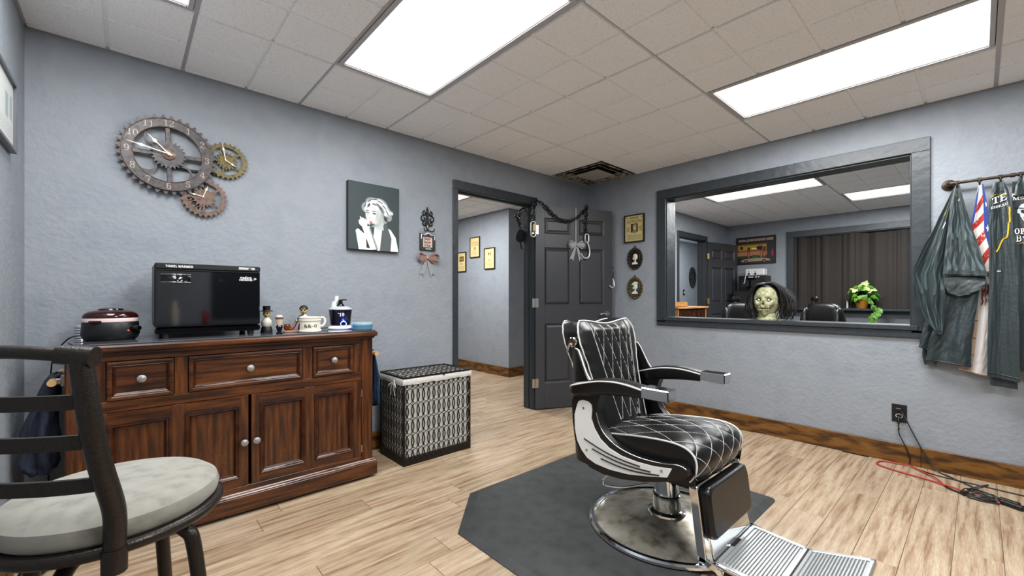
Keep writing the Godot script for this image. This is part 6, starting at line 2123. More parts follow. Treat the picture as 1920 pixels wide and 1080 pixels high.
func cloth(parent: Node3D, called: String, f: Callable, m: Material, nu := 30, nv := 30, label := "") -> MeshInstance3D:
	var b := B.new()
	b.grid(nu, nv, func(u, v): return f.call(u, 1.0 - v), 1, true)
	b.grid(nu, nv, func(u, v): return f.call(1.0 - u, 1.0 - v) + Vector3(0.004, 0, 0), 2, true)
	# hem and side edges
	b.grid(nu, 1, func(u, v): return f.call(u, 1.0) + Vector3(0.004 * (1.0 - v), 0, 0), 3, true)
	b.grid(1, nv, func(u, v): return f.call(0.0, 1.0 - v) + Vector3(0.004 * (1.0 - u), 0, 0), 4, true)
	b.grid(1, nv, func(u, v): return f.call(1.0, 1.0 - v) + Vector3(0.004 * u, 0, 0), 5, true)
	var o := part(parent, called, b, m, label)
	var hem := []
	for k in 25:
		hem.append(f.call(k / 24.0, 0.985) + Vector3(-0.001, 0, 0))
	part(o, "hem", B.new().tube(hem, 0.0035, 6), m)
	return o

# letters laid on cloth: text centre at (u0, v0), cloth about w wide and h tall
func cloth_letters(parent: Node3D, s: String, height: float, f: Callable, u0: float, v0: float, w: float, h: float, m: Material, width := 0.0, face := "Droid Serif", weight := 800, italic := false) -> void:
	var tm := text_mesh(s, height, 0.0006, face, weight, italic)
	var k := 1.0
	if width > 0.0:
		k = width / maxf(0.001, tm.get_aabb().size.x)
	var ar := tm.get_mesh_arrays()
	var vs: PackedVector3Array = ar[Mesh.ARRAY_VERTEX]
	var ns: PackedVector3Array = ar[Mesh.ARRAY_NORMAL]
	for i in vs.size():
		var p: Vector3 = f.call(clampf(u0 + vs[i].x * k / w, 0.0, 1.0), v0 - vs[i].y / h)
		vs[i] = p + Vector3(-0.0022 - vs[i].z, 0, 0)
		ns[i] = Vector3(-ns[i].z, ns[i].y, ns[i].x)
	var out := []
	out.resize(Mesh.ARRAY_MAX)
	out[Mesh.ARRAY_VERTEX] = vs
	out[Mesh.ARRAY_NORMAL] = ns
	out[Mesh.ARRAY_INDEX] = ar[Mesh.ARRAY_INDEX]
	var am := ArrayMesh.new()
	am.add_surface_from_arrays(Mesh.PRIMITIVE_TRIANGLES, out)
	part(parent, "lettering", am, m)

func cloth_print(im: Image, rough := 0.55) -> StandardMaterial3D:
	im.flip_y()
	return img_mat(im, rough)

func cape_rack() -> void:
	var pipe := tri_map(mat(Color(0.36, 0.30, 0.26), 0.4, 0.7), noise_tex([[0.0, grey(0.6)], [1.0, grey(1.0)]], 0.03, 211), Vector3.ONE * 8)
	var t := thing("pipe_rail", "bronze pipe coat rail with hooks on the wall beside the opening", "coat rail", Vector3(0, 1.833, 2.885))
	part(t, "flange", B.new().lathe([Vector2(0, 0), Vector2(0.034, 0), Vector2(0.034, 0.006), Vector2(0.02, 0.012), Vector2(0.016, 0.03), Vector2(0, 0.032)], 28, Transform3D(Basis(Vector3(0, 0, 1), PI / 2), Vector3(-0.001, 0.004, 0))), pipe)
	part(t, "elbow", B.new().tube(smooth_path([Vector3(-0.02, 0.004, 0), Vector3(-0.05, 0.004, 0.002), Vector3(-0.062, 0.003, 0.012), Vector3(-0.063, 0.002, 0.035)], 5), 0.0135, 12), pipe)
	part(t, "rail", B.new().cyl(Vector3(-0.063, 0.002, 0.03), Vector3(-0.063, 0.004, 0.95), 0.009, -1, 14), pipe)
	for z in [0.038, 0.132, 0.215, 0.262, 0.292, 0.46]:
		var fit := B.new()
		fit.cyl(Vector3(-0.063, 0.002, z - 0.010), Vector3(-0.063, 0.002, z + 0.010), 0.0125, -1, 14)
		part(t, "coupling", fit, pipe)
	for z in [0.038, 0.132, 0.215, 0.292, 0.46]:
		part(t, "hook", B.new().tube(smooth_path([Vector3(-0.066, 0.006, z), Vector3(-0.078, -0.004, z), Vector3(-0.082, -0.022, z), Vector3(-0.094, -0.032, z), Vector3(-0.104, -0.02, z), Vector3(-0.104, -0.008, z)], 4), 0.0045, 8), pipe)
	part(t, "flange", B.new().lathe([Vector2(0, 0), Vector2(0.034, 0), Vector2(0.034, 0.006), Vector2(0.02, 0.012), Vector2(0.016, 0.065), Vector2(0, 0.066)], 28, Transform3D(Basis(Vector3(0, 0, 1), PI / 2), Vector3(-0.001, 0.004, 0.95))), pipe)

func capes() -> void:
	var base := Color(0.165, 0.205, 0.215)
	var crease := noise_tex([], 0.010, 221, FastNoiseLite.TYPE_SIMPLEX, 4, 512, 40.0)
	var sheen := func(c: Color, r := 0.42) -> StandardMaterial3D:
		return relief(tri_map(mat(c, r), noise_tex([[0.0, grey(0.96)], [1.0, grey(1.0)]], 0.05, 222), Vector3.ONE * 6), crease, 0.08)
	var nylon: Material = sheen.call(base)
	# cape one: flame-patterned, folded over its hook
	var im := blank(240, 384, base)
	var r := RandomNumberGenerator.new()
	r.seed = 12
	# printed tribal flames: crisp-edged wavy tongues in two rows, as on the real cape
	var flame_ink := Color(0.29, 0.345, 0.36)
	for q in [[0.10, 0.94, 0.26], [0.30, 0.95, 0.34], [0.52, 0.94, 0.22], [0.70, 0.95, 0.32], [0.88, 0.94, 0.24], [0.18, 0.62, 0.24], [0.42, 0.60, 0.28], [0.66, 0.63, 0.22], [0.85, 0.60, 0.20]]:
		var lt := []
		var rt := []
		for n in 13:
			var f := n / 12.0
			var wv := 0.045 * sin(f * TAU * 0.9 + q[0] * 9.0)
			var hw := 0.055 * pow(1.0 - f, 0.8) * (0.55 + 0.45 * sin(PI * minf(1.0, f * 2.2 + 0.15)))
			lt.append(Vector2(q[0] + wv - hw, q[1] - q[2] * f))
			rt.append(Vector2(q[0] + wv + hw, q[1] - q[2] * f))
		rt.reverse()
		patch(im, lt + rt, flame_ink)
	dab(im, 0.40, 0.13, 0.05, 0.015, Color(0.70, 0.60, 0.12), -0.5)
	dab(im, 0.62, 0.20, 0.06, 0.02, Color(0.8, 0.8, 0.8), -0.4)
	var flame := cloth_print(im, 0.42)
	var t := thing("barber_cape", "dark flame-patterned nylon cape hanging nearest the opening's frame", "cape", Vector3.ZERO, 0.0, "capes on the pipe rail")
	cloth(t, "front_fold", cloth_fn([[1.815, 2.915, 1.815, 2.935, 0.095, 0.0], [1.70, 2.895, 1.70, 2.955, 0.10, 0.008], [1.55, 2.885, 1.55, 2.985, 0.11, 0.012], [1.40, 2.872, 1.40, 3.02, 0.125, 0.014], [1.262, 2.864, 1.245, 3.05, 0.135, 0.014]], 1.0, 0.4, 3), flame, 30, 34, "flame-patterned front fold")
	cloth(t, "side_fold", cloth_fn([[1.80, 2.908, 1.80, 2.918, 0.09, 0.0], [1.60, 2.835, 1.62, 2.900, 0.10, 0.010], [1.42, 2.770, 1.42, 2.885, 0.12, 0.016], [1.275, 2.722, 1.27, 2.875, 0.125, 0.018], [1.10, 2.742, 1.10, 2.872, 0.12, 0.016], [0.98, 2.785, 0.97, 2.868, 0.11, 0.010], [0.89, 2.838, 0.88, 2.858, 0.105, 0.003]], 1.6, 1.2, 5), flame, 30, 40)
	cloth(t, "turned_lining", cloth_fn([[1.29, 2.87, 1.28, 3.035, 0.095, 0.004], [1.21, 2.868, 1.215, 3.045, 0.115, 0.008], [1.15, 2.885, 1.165, 3.02, 0.118, 0.008], [1.13, 2.93, 1.14, 2.975, 0.112, 0.003]], 0.8, 2.0, 6), nylon, 24, 16)
	cloth(t, "lower_panel", cloth_fn([[1.30, 2.86, 1.28, 3.03, 0.07, 0.006], [1.05, 2.858, 1.05, 3.005, 0.082, 0.012], [0.85, 2.80, 0.85, 2.985, 0.09, 0.014], [0.72, 2.785, 0.695, 2.982, 0.092, 0.012]], 1.3, 0.6, 7), nylon, 28, 30)
	cloth(t, "back_panel", cloth_fn([[1.25, 2.80, 1.25, 2.95, 0.04, 0.004], [0.95, 2.775, 0.95, 2.93, 0.05, 0.008], [0.80, 2.750, 0.755, 2.83, 0.06, 0.008]], 1.0, 0.2, 8), nylon, 20, 20)
	cloth(t, "inner_panel", cloth_fn([[0.95, 2.77, 0.95, 2.87, 0.03, 0.003], [0.74, 2.765, 0.74, 2.845, 0.04, 0.006], [0.685, 2.775, 0.685, 2.83, 0.042, 0.004]], 1.0, 1.2, 9), nylon, 16, 16)
	# flag cape
	im = blank(128, 256, Color(0.80, 0.78, 0.75))
	for k in 5:
		var y := 0.16 + 0.20 * k
		patch(im, [Vector2(0.0, y + 0.10), Vector2(0.72, y - 0.06), Vector2(0.72, y + 0.03), Vector2(0.0, y + 0.19)], Color(0.62, 0.13, 0.10))
	r.seed = 4
	for k in 120:
		dab(im, r.randf_range(0, 0.75), r.randf(), r.randf_range(0.008, 0.04), r.randf_range(0.005, 0.02), Color(0.82, 0.80, 0.77, 0.8), r.randf() * 3.0)
	patch(im, [Vector2(0.70, 0.0), Vector2(1.0, 0.0), Vector2(1.0, 1.0), Vector2(0.72, 1.0), Vector2(0.66, 0.6)], Color(0.10, 0.20, 0.46))
	patch(im, [Vector2(0.0, 0.10), Vector2(0.16, 0.0), Vector2(0.22, 0.0), Vector2(0.14, 0.42), Vector2(0.0, 0.52)], Color(0.10, 0.20, 0.46))
	for k in 5:
		for j in 5:
			pass
	for q in [[0.85, 0.82, 0.13], [0.84, 0.50, 0.10], [0.90, 0.22, 0.08]]:
		var star := []
		for k in 10:
			var a := -PI / 2 + TAU * k / 10
			var rr: float = q[2] * (1.0 if k % 2 == 0 else 0.42)
			star.append(Vector2(q[0] + cos(a) * rr, q[1] + sin(a) * rr * 0.5))
		patch(im, star, Color(0.86, 0.86, 0.86))
	t = thing("barber_cape", "white, red and blue star and stripe cape between two dark capes", "cape", Vector3.ZERO, 0.0, "capes on the pipe rail")
	cloth(t, "flag_fold", cloth_fn([[1.80, 3.012, 1.80, 3.032, 0.095, 0.0], [1.66, 2.995, 1.66, 3.05, 0.10, 0.006], [1.53, 2.975, 1.53, 3.065, 0.105, 0.008], [1.40, 3.00, 1.40, 3.085, 0.112, 0.008], [1.27, 3.038, 1.265, 3.10, 0.115, 0.006]], 1.0, 0.9, 11), cloth_print(im, 0.75), 24, 34, "stars and stripes print")
	cloth(t, "white_fold", cloth_fn([[1.50, 3.0, 1.50, 3.06, 0.08, 0.003], [1.30, 3.03, 1.30, 3.075, 0.09, 0.004], [1.20, 3.048, 1.195, 3.07, 0.095, 0.003]], 1.0, 0.1, 12), mat(Color(0.78, 0.78, 0.77), 0.8), 12, 16)
	im = blank(128, 256, Color(0.66, 0.58, 0.50))
	for k in 5:
		bar(im, 0.0, 0.15 + 0.18 * k, 1.0, 0.165 + 0.18 * k, Color(0.42, 0.30, 0.22))
	bar(im, 0.45, 0.0, 1.0, 1.0, Color(0.74, 0.71, 0.70))
	for k in 40:
		dab(im, r.randf(), r.randf_range(0.0, 0.2), 0.06, 0.03, Color(0.38, 0.14, 0.08, 0.7), r.randf() * 3)
	cloth(t, "lower_panel", cloth_fn([[1.22, 2.975, 1.22, 3.06, 0.055, 0.004], [0.98, 2.975, 0.98, 3.055, 0.06, 0.008], [0.78, 2.955, 0.78, 3.05, 0.062, 0.010], [0.675, 2.930, 0.645, 3.048, 0.062, 0.008]], 1.4, 0.3, 13), cloth_print(im, 0.85), 20, 30)
	# printed capes
	var yellow := mat(Color(0.78, 0.66, 0.10), 0.6)
	var redm := mat(Color(0.50, 0.09, 0.07), 0.6)
	var f3 := cloth_fn([[1.80, 3.072, 1.805, 3.112, 0.10, 0.002], [1.70, 3.055, 1.74, 3.130, 0.11, 0.012], [1.55, 3.052, 1.55, 3.145, 0.12, 0.010], [1.25, 3.055, 1.25, 3.165, 0.125, 0.008], [0.95, 3.050, 0.95, 3.168, 0.13, 0.008], [0.66, 3.047, 0.635, 3.172, 0.13, 0.008]], 1.0, 0.5, 14)
	t = thing("barber_cape", "long dark cape with white lettering and a yellow lasso print", "cape", Vector3.ZERO, 0.0, "capes on the pipe rail")
	cloth(t, "cape_body", f3, nylon, 30, 50)
	cloth_letters(t, "TE", 0.050, f3, 0.52, 0.228, 0.105, 1.15, M.white_print, 0.075)
	cloth_letters(t, "EIDEAU", 0.017, f3, 0.50, 0.276, 0.105, 1.15, M.white_print, 0.085)
	var lasso := []
	for k in 31:
		var a := k / 30.0
		lasso.append(f3.call(0.95 - 0.10 * a - 0.55 * pow(a, 4.0), 0.30 + 0.20 * a + 0.01 * sin(a * 20.0)) + Vector3(-0.003, 0, 0))
	part(t, "lasso_print", B.new().tube(lasso, 0.004, 6, false, true, 0.3), yellow)
	var curl := []
	for k in 21:
		var a := k / 20.0
		curl.append(f3.call(0.1 + 0.8 * a, 0.195 - 0.022 * sin(a * PI * 1.7)) + Vector3(-0.003, 0, 0))
	part(t, "curl_print", B.new().tube(curl, 0.003, 6, false, true, 0.3), yellow)
	cloth(t, "under_panel", cloth_fn([[0.90, 3.052, 0.90, 3.165, 0.08, 0.004], [0.60, 3.058, 0.59, 3.165, 0.09, 0.006]], 1.0, 0.5, 15), nylon, 14, 14)
	var f4 := cloth_fn([[1.79, 3.145, 1.80, 3.30, 0.09, 0.004], [1.70, 3.142, 1.70, 3.31, 0.115, 0.010], [1.45, 3.150, 1.45, 3.33, 0.13, 0.010], [1.1, 3.168, 1.1, 3.35, 0.13, 0.012], [0.70, 3.172, 0.69, 3.36, 0.12, 0.012]], 1.3, 2.2, 16)
	t = thing("barber_cape", "dark cape printed with a bearded skull and white lettering", "cape", Vector3.ZERO, 0.0, "capes on the pipe rail")
	cloth(t, "cape_body", f4, nylon, 34, 46)
	cloth(t, "neck_strap", cloth_fn([[1.82, 3.172, 1.82, 3.185, 0.10, 0.0], [1.76, 3.155, 1.79, 3.20, 0.115, 0.006], [1.70, 3.15, 1.72, 3.24, 0.125, 0.006]], 1.0, 0.0, 18), nylon, 14, 14)
	cloth_letters(t, "MNT", 0.052, f4, 0.26, 0.225, 0.17, 1.1, M.white_print, 0.095)
	cloth_letters(t, "MS RI", 0.018, f4, 0.26, 0.262, 0.17, 1.1, M.white_print, 0.085)
	cloth_letters(t, "OPPER", 0.034, f4, 0.28, 0.452, 0.18, 1.1, M.white_print, 0.095, "Droid Serif", 700)
	cloth_letters(t, "By A", 0.034, f4, 0.26, 0.492, 0.18, 1.1, M.white_print, 0.08, "Droid Serif", 400, true)
	for q in [[0.195, 0.0], [0.245, 0.0], [0.43, 0.0], [0.474, 0.0]]:
		var ln := []
		for k in 13:
			ln.append(f4.call(0.02 + 0.55 * k / 12.0, q[0]) + Vector3(-0.003, 0, 0))
		part(t, "red_stripe", B.new().tube(ln, 0.0028, 5, false, true, 0.3), redm)
	for q in [[0.178, 0.02], [0.518, -0.01]]:
		var ln := []
		for k in 13:
			ln.append(f4.call(0.08 + 0.5 * k / 12.0, q[0] + q[1] * sin(k / 12.0 * PI)) + Vector3(-0.003, 0, 0))
		part(t, "curl_print", B.new().tube(ln, 0.003, 6, false, true, 0.3), yellow)
	# skull print
	var sk := B.new()
	var place := func(du: float, dv: float) -> Vector3: return f4.call(0.30 + du, 0.345 + dv) + Vector3(-0.004, 0, 0)
	sk.grid(16, 16, func(u: float, v: float) -> Vector3:
		var a := (u - 0.5) * 2.0
		var b := (v - 0.5) * 2.0
		var wv: float = sqrt(maxf(0.0, 1.0 - b * b)) * (0.20 if b < 0.1 else 0.15)
		return place.call(a * wv, b * 0.055), 1)
	sk.grid(16, 16, func(u: float, v: float) -> Vector3:
		var a := (0.5 - u) * 2.0
		var b := (v - 0.5) * 2.0
		var wv: float = sqrt(maxf(0.0, 1.0 - b * b)) * (0.20 if b < 0.1 else 0.15)
		return place.call(a * wv, b * 0.055) + Vector3(0.001, 0, 0), 1)
	var sp := part(t, "skull_print", sk, mat(Color(0.72, 0.75, 0.75), 0.6), "white skull print")
	for q in [[-0.09, -0.005, 0.011], [0.07, -0.005, 0.011], [-0.01, 0.016, 0.005]]:
		var c: Vector3 = place.call(q[0], q[1])
		part(sp, "eye_print", B.new().ball(c, Vector3(0.0015, q[2], q[2]), 12, 8), M.black_matte)
	for k in 7:
		var c: Vector3 = place.call(-0.12 + 0.04 * k, 0.032)
		part(sp, "tooth_line", B.new().box(c, Vector3(0.0015, 0.014, 0.0014)), M.black_matte)
	var bandana := []
	for k in 9:
		bandana.append(place.call(-0.24 + 0.06 * k, -0.030 + 0.002 * k))
	part(sp, "hat_band_print", B.new().tube(bandana, 0.005, 6, false, true, 0.4), M.black_matte)

func tube_thing(t: Node3D, called: String, pts: Array, r: float, m: Material, n := 6) -> void:
	part(t, called, B.new().tube(smooth_path(pts, n), r, 8), m)

func outlet_and_cords() -> void:
	var t := thing("wall_outlet", "black double wall outlet low on the wall beside the opening", "outlet", Vector3(0, 0.336, 2.65), -PI / 2)
	part(t, "cover_plate", B.new().box(Vector3(0, 0, 0.003), Vector3(0.077, 0.121, 0.006), 0.002), M.black_satin)
	for s in [-1, 1]:
		part(t, "socket", B.new().lathe([Vector2(0, 0), Vector2(0.017, 0), Vector2(0.016, 0.002), Vector2(0, 0.002)], 20, Transform3D(Basis(Vector3.RIGHT, PI / 2), Vector3(0, s * 0.02, 0.006))), M.plug_black)
	var halo := []
	for k in 20:
		halo.append(Vector3(cos(TAU * k / 20) * 0.017, -0.018 + sin(TAU * k / 20) * 0.013, 0.009))
	part(t, "socket_ring", B.new().tube(halo, 0.0022, 6, true), M.white_paint)
	var grey_c := mat(Color(0.16, 0.165, 0.17), 0.45)
	# cord one: from the upper socket to the bundle
	t = thing("power_cord", "grey power cord from the wall outlet's upper socket to the coil", "cord")
	part(t, "plug", B.new().box(Vector3(-0.018, 0.362, 2.648), Vector3(0.022, 0.022, 0.034), 0.004), M.plug_black)
	tube_thing(t, "cable", [Vector3(-0.022, 0.358, 2.662), Vector3(-0.03, 0.30, 2.688), Vector3(-0.025, 0.22, 2.72), Vector3(-0.03, 0.10, 2.775), Vector3(-0.045, 0.015, 2.83), Vector3(-0.11, 0.006, 2.90), Vector3(-0.20, 0.006, 2.985), Vector3(-0.29, 0.012, 3.03), Vector3(-0.36, 0.012, 3.05)], 0.0042, grey_c)
	# cord two: from the lower socket
	t = thing("power_cord", "thin black cord from the wall outlet's lower socket along the baseboard", "cord")
	part(t, "plug", B.new().tube([Vector3(-0.01, 0.318, 2.65), Vector3(-0.03, 0.31, 2.65), Vector3(-0.034, 0.27, 2.65)], [0.008, 0.009, 0.006], 8).box(Vector3(-0.032, 0.238, 2.652), Vector3(0.010, 0.012, 0.008), 0.002), M.plug_black)
	tube_thing(t, "cable", [Vector3(-0.034, 0.27, 2.65), Vector3(-0.032, 0.20, 2.653), Vector3(-0.03, 0.12, 2.685), Vector3(-0.032, 0.05, 2.706), Vector3(-0.04, 0.008, 2.708), Vector3(-0.09, 0.005, 2.76), Vector3(-0.13, 0.005, 2.85), Vector3(-0.14, 0.005, 2.98), Vector3(-0.16, 0.005, 3.25)], 0.0034, M.plug_black)
	# red cord
	t = thing("red_cord", "red extension cord looped on the wooden floor by the baseboard", "cord")
	tube_thing(t, "cable", [Vector3(-0.43, 0.006, 3.35), Vector3(-0.385, 0.006, 3.10), Vector3(-0.335, 0.010, 2.96), Vector3(-0.27, 0.008, 2.82), Vector3(-0.235, 0.006, 2.70), Vector3(-0.20, 0.006, 2.60), Vector3(-0.155, 0.006, 2.552), Vector3(-0.075, 0.006, 2.57), Vector3(-0.055, 0.006, 2.64), Vector3(-0.075, 0.014, 2.71), Vector3(-0.13, 0.006, 2.78), Vector3(-0.22, 0.016, 2.835), Vector3(-0.31, 0.006, 2.88)], 0.0048, mat(Color(0.66, 0.20, 0.20), 0.4))
	tube_thing(t, "black_end", [Vector3(-0.31, 0.006, 2.88), Vector3(-0.345, 0.006, 2.905), Vector3(-0.37, 0.006, 2.945)], 0.0048, M.plug_black)
	# bundle
	t = thing("cord_bundle", "tangled coil of dark cord with black adapters on the floor", "cord bundle", Vector3(-0.36, 0, 3.02))
	for k in 5:
		var pp := []
		for j in 24:
			var a := TAU * j / 24
			pp.append(Vector3(cos(a) * (0.035 + 0.006 * k) + 0.012 * sin(k * 2.1), 0.006 + 0.004 * k + 0.006 * sin(a * 2.0 + k), sin(a) * (0.075 - 0.008 * k) + 0.02 * sin(k * 1.7)))
		part(t, "coil", B.new().tube(pp, 0.0035, 6, true), grey_c)
	var lp := []
	for j in 24:
		var a := TAU * j / 24
		lp.append(Vector3(0.07 + cos(a) * 0.03, 0.035 + 0.025 * sin(a), -0.01 + sin(a) * 0.035 + cos(a) * 0.02))
	part(t, "coil", B.new().tube(lp, 0.0035, 6, true), grey_c)
	part(t, "tie", B.new().cyl(Vector3(-0.03, 0.012, -0.07), Vector3(-0.012, 0.014, -0.05), 0.014, -1, 12), M.plug_black)
	part(t, "adapter", B.new().box(Vector3(-0.035, 0.013, 0.115), Vector3(0.032, 0.024, 0.09), 0.004, Basis(Vector3.UP, -0.5)), M.plug_black)
	part(t, "adapter", B.new().box(Vector3(0.012, 0.012, 0.105), Vector3(0.028, 0.022, 0.08), 0.004, Basis(Vector3.UP, -0.45)), M.plug_black)
	part(t, "lead", B.new().tube(smooth_path([Vector3(-0.05, 0.006, -0.05), Vector3(-0.06, 0.006, 0.0), Vector3(-0.05, 0.006, 0.07)], 5), 0.0035, 6), M.plug_black)
	# cables on the floor behind the stool
	t = thing("cord_bundle", "loose black cables on the floor beside the chest's left end", "cord bundle", Vector3(-4.17, 0, 0.40))
	for k in 3:
		var pp := []
		for j in 20:
			var a := TAU * j / 20
			pp.append(Vector3(cos(a) * (0.02 + 0.010 * k), 0.005 + 0.003 * k, sin(a) * (0.10 - 0.02 * k) + 0.02 * k))
		part(t, "coil", B.new().tube(pp, 0.004, 6, true), M.plug_black)
	part(t, "power_strip", B.new().box(Vector3(-0.005, 0.02, 0.26), Vector3(0.05, 0.035, 0.16), 0.005, Basis(Vector3.UP, 0.2)), M.white_paint)


func skull_radius(d: Vector3) -> float:
	var g := func(c: Vector3, s: float) -> float: return exp(-(d - c.normalized()).length_squared() / s)
	var r := 1.0
	for s in [-1, 1]:
		r -= 0.24 * g.call(Vector3(s * 0.37, 0.06, 0.92), 0.030)
		r += 0.09 * g.call(Vector3(s * 0.40, 0.27, 0.87), 0.02)
		r += 0.10 * g.call(Vector3(s * 0.58, -0.16, 0.80), 0.03)
		r -= 0.13 * g.call(Vector3(s * 0.62, -0.52, 0.60), 0.06)
	r += 0.06 * g.call(Vector3(0, 0.02, 1.0), 0.012)
	r -= 0.12 * g.call(Vector3(0, -0.19, 0.97), 0.010)
	r += 0.12 * g.call(Vector3(0, -0.44, 0.88), 0.035)
	r -= 0.15 * g.call(Vector3(0, -0.475, 0.86), 0.0045) + 0.10 * (g.call(Vector3(0.12, -0.47, 0.85), 0.006) + g.call(Vector3(-0.12, -0.47, 0.85), 0.006))
	r += 0.16 * g.call(Vector3(0, -0.80, 0.62), 0.05)
	return r

func zombie_head() -> void:
	# stands on the opening's sill, looking towards the barber chair
	var t := thing("zombie_head", "life-size pale green zombie head prop with straggly dark hair on the sill", "prop head", Vector3(0.07, 0.936, 1.825), -1.55)
	t.scale = Vector3.ONE * 1.2
	var nz := FastNoiseLite.new()
	nz.seed = 31
	nz.frequency = 3.0
	var skin := relief(tri_map(mat(Color(0.66, 0.665, 0.54), 0.55), noise_tex([[0.0, Color(0.60, 0.57, 0.42)], [0.35, Color(0.86, 0.84, 0.74)], [0.6, grey(1.0)], [1.0, Color(0.95, 1.0, 0.90)]], 0.015, 231, FastNoiseLite.TYPE_SIMPLEX_SMOOTH, 5, 512, 20.0), Vector3.ONE * 4), noise_tex([], 0.02, 232, FastNoiseLite.TYPE_SIMPLEX, 5, 512, 20.0), 0.12)
	var hb := B.new()
	hb.grid(84, 64, func(u: float, v: float) -> Vector3:
		var a := -TAU * u
		var e := PI * (v - 0.5)
		var d := Vector3(cos(e) * cos(a), sin(e), cos(e) * sin(a))
		var r := skull_radius(d) * (1.0 + 0.03 * nz.get_noise_3dv(d * 1.2))
		var p := Vector3(d.x * 0.080, d.y * 0.112, d.z * 0.095) * r
		if p.y < -0.02:
			p.x *= 1.0 - 0.9 * (-p.y - 0.02)
		return Vector3(0, 0.158, 0.0) + p, 3)
	var head := part(t, "head", hb, skin, "pale greenish decayed face")
	part(head, "neck", B.new().lathe([Vector2(0, 0.0245), Vector2(0.066, 0.0245), Vector2(0.066, 0.034), Vector2(0.056, 0.046), Vector2(0.052, 0.07), Vector2(0.048, 0.11)], 28), skin)
	for s in [-1, 1]:
		part(head, "eyeball", B.new().ball(Vector3(s * 0.0305, 0.163, 0.0735), Vector3(0.0095, 0.0085, 0.010), 14, 10), mat(Color(0.80, 0.79, 0.70), 0.2))
		part(head, "eye_socket", B.new().ball(Vector3(s * 0.0305, 0.165, 0.0675), Vector3(0.0225, 0.019, 0.013), 14, 10), mat(Color(0.12, 0.10, 0.06), 0.7))
	part(head, "nostril", B.new().ball(Vector3(0, 0.137, 0.084), Vector3(0.011, 0.012, 0.008), 10, 8), mat(Color(0.10, 0.07, 0.05), 0.8))
	part(head, "mouth_gap", B.new().ball(Vector3(0, 0.106, 0.074), Vector3(0.036, 0.015, 0.0135), 14, 8), mat(Color(0.07, 0.04, 0.03), 0.8))
	for k in 7:
		for j in 2:
			var x := (k - 3) * 0.0085
			part(head, "tooth", B.new().box(Vector3(x * 1.1, 0.1135 - 0.0155 * j, 0.0865 - absf(x) * 0.25), Vector3(0.0062, 0.0115, 0.006), 0.0018), mat(Color(0.76, 0.70, 0.52), 0.4))
	# hair: parted in the middle, falling to both sides, fuller on one side
	head.position.y = -0.024
	var hm := mat(Color(0.085, 0.07, 0.065), 0.5)
	var gm := mat(Color(0.27, 0.27, 0.29), 0.5)
	var r := RandomNumberGenerator.new()
	r.seed = 17
	var hair := B.new()
	hair.grid(40, 16, func(u: float, v: float) -> Vector3:
		var a := -TAU * u
		var e := PI * (-0.05 + 0.55 * v)
		var d := Vector3(cos(e) * cos(a), sin(e), cos(e) * sin(a))
		var front := smoothstep(0.25, 0.7, d.z) * (1.0 - smoothstep(0.72, 0.86, d.y))
		var k := 1.04 - 0.16 * front
		return Vector3(0, 0.136, -0.008) + Vector3(d.x * 0.086, d.y * 0.118, d.z * 0.100) * k, 3)
	part(t, "hair_cap", hair, hm)
	for g in 10:
		var side := 1.0 if g % 2 == 0 else -1.0
		var locks := B.new()
		for k in 44:
			var z := lerpf(-0.10, 0.052, (float(g) / 2.0 - fmod(g * 0.5, 0.5) + r.randf() * 1.3) / 5.3)
			var vol := 1.0 + pow(r.randf(), 1.5) * (0.75 if side > 0.0 else 0.35)
			var y0 := 0.255 - 0.9 * z * z / 0.1 * 0.3
			var tip := r.randf_range(0.003, 0.07)
			var pz := r.randf_range(-0.012, 0.012)
			var p := [Vector3(side * 0.003, y0 + r.randf() * 0.006, z * 0.9), Vector3(side * 0.045, y0 - 0.004 + 0.014 * (vol - 1.0), z), Vector3(side * 0.083 * (0.6 + 0.4 * vol), 0.195 + r.randf() * 0.02, z + pz), Vector3(side * 0.092 * vol, 0.125 + r.randf() * 0.02, z + pz), Vector3(side * (0.092 * vol + r.randf_range(-0.02, 0.012)), 0.065 + r.randf() * 0.02, z + pz + r.randf_range(-0.015, 0.015)), Vector3(side * (0.085 * vol + r.randf_range(-0.03, 0.02)), tip, z + pz + r.randf_range(-0.02, 0.02))]
			locks.tube(smooth_path(p, 4), r.randf_range(0.0008, 0.0024), 4)
		var o := part(t, "hair_lock", locks, gm if g in [4, 7] else hm)
		o.set_meta("kind", "stuff")

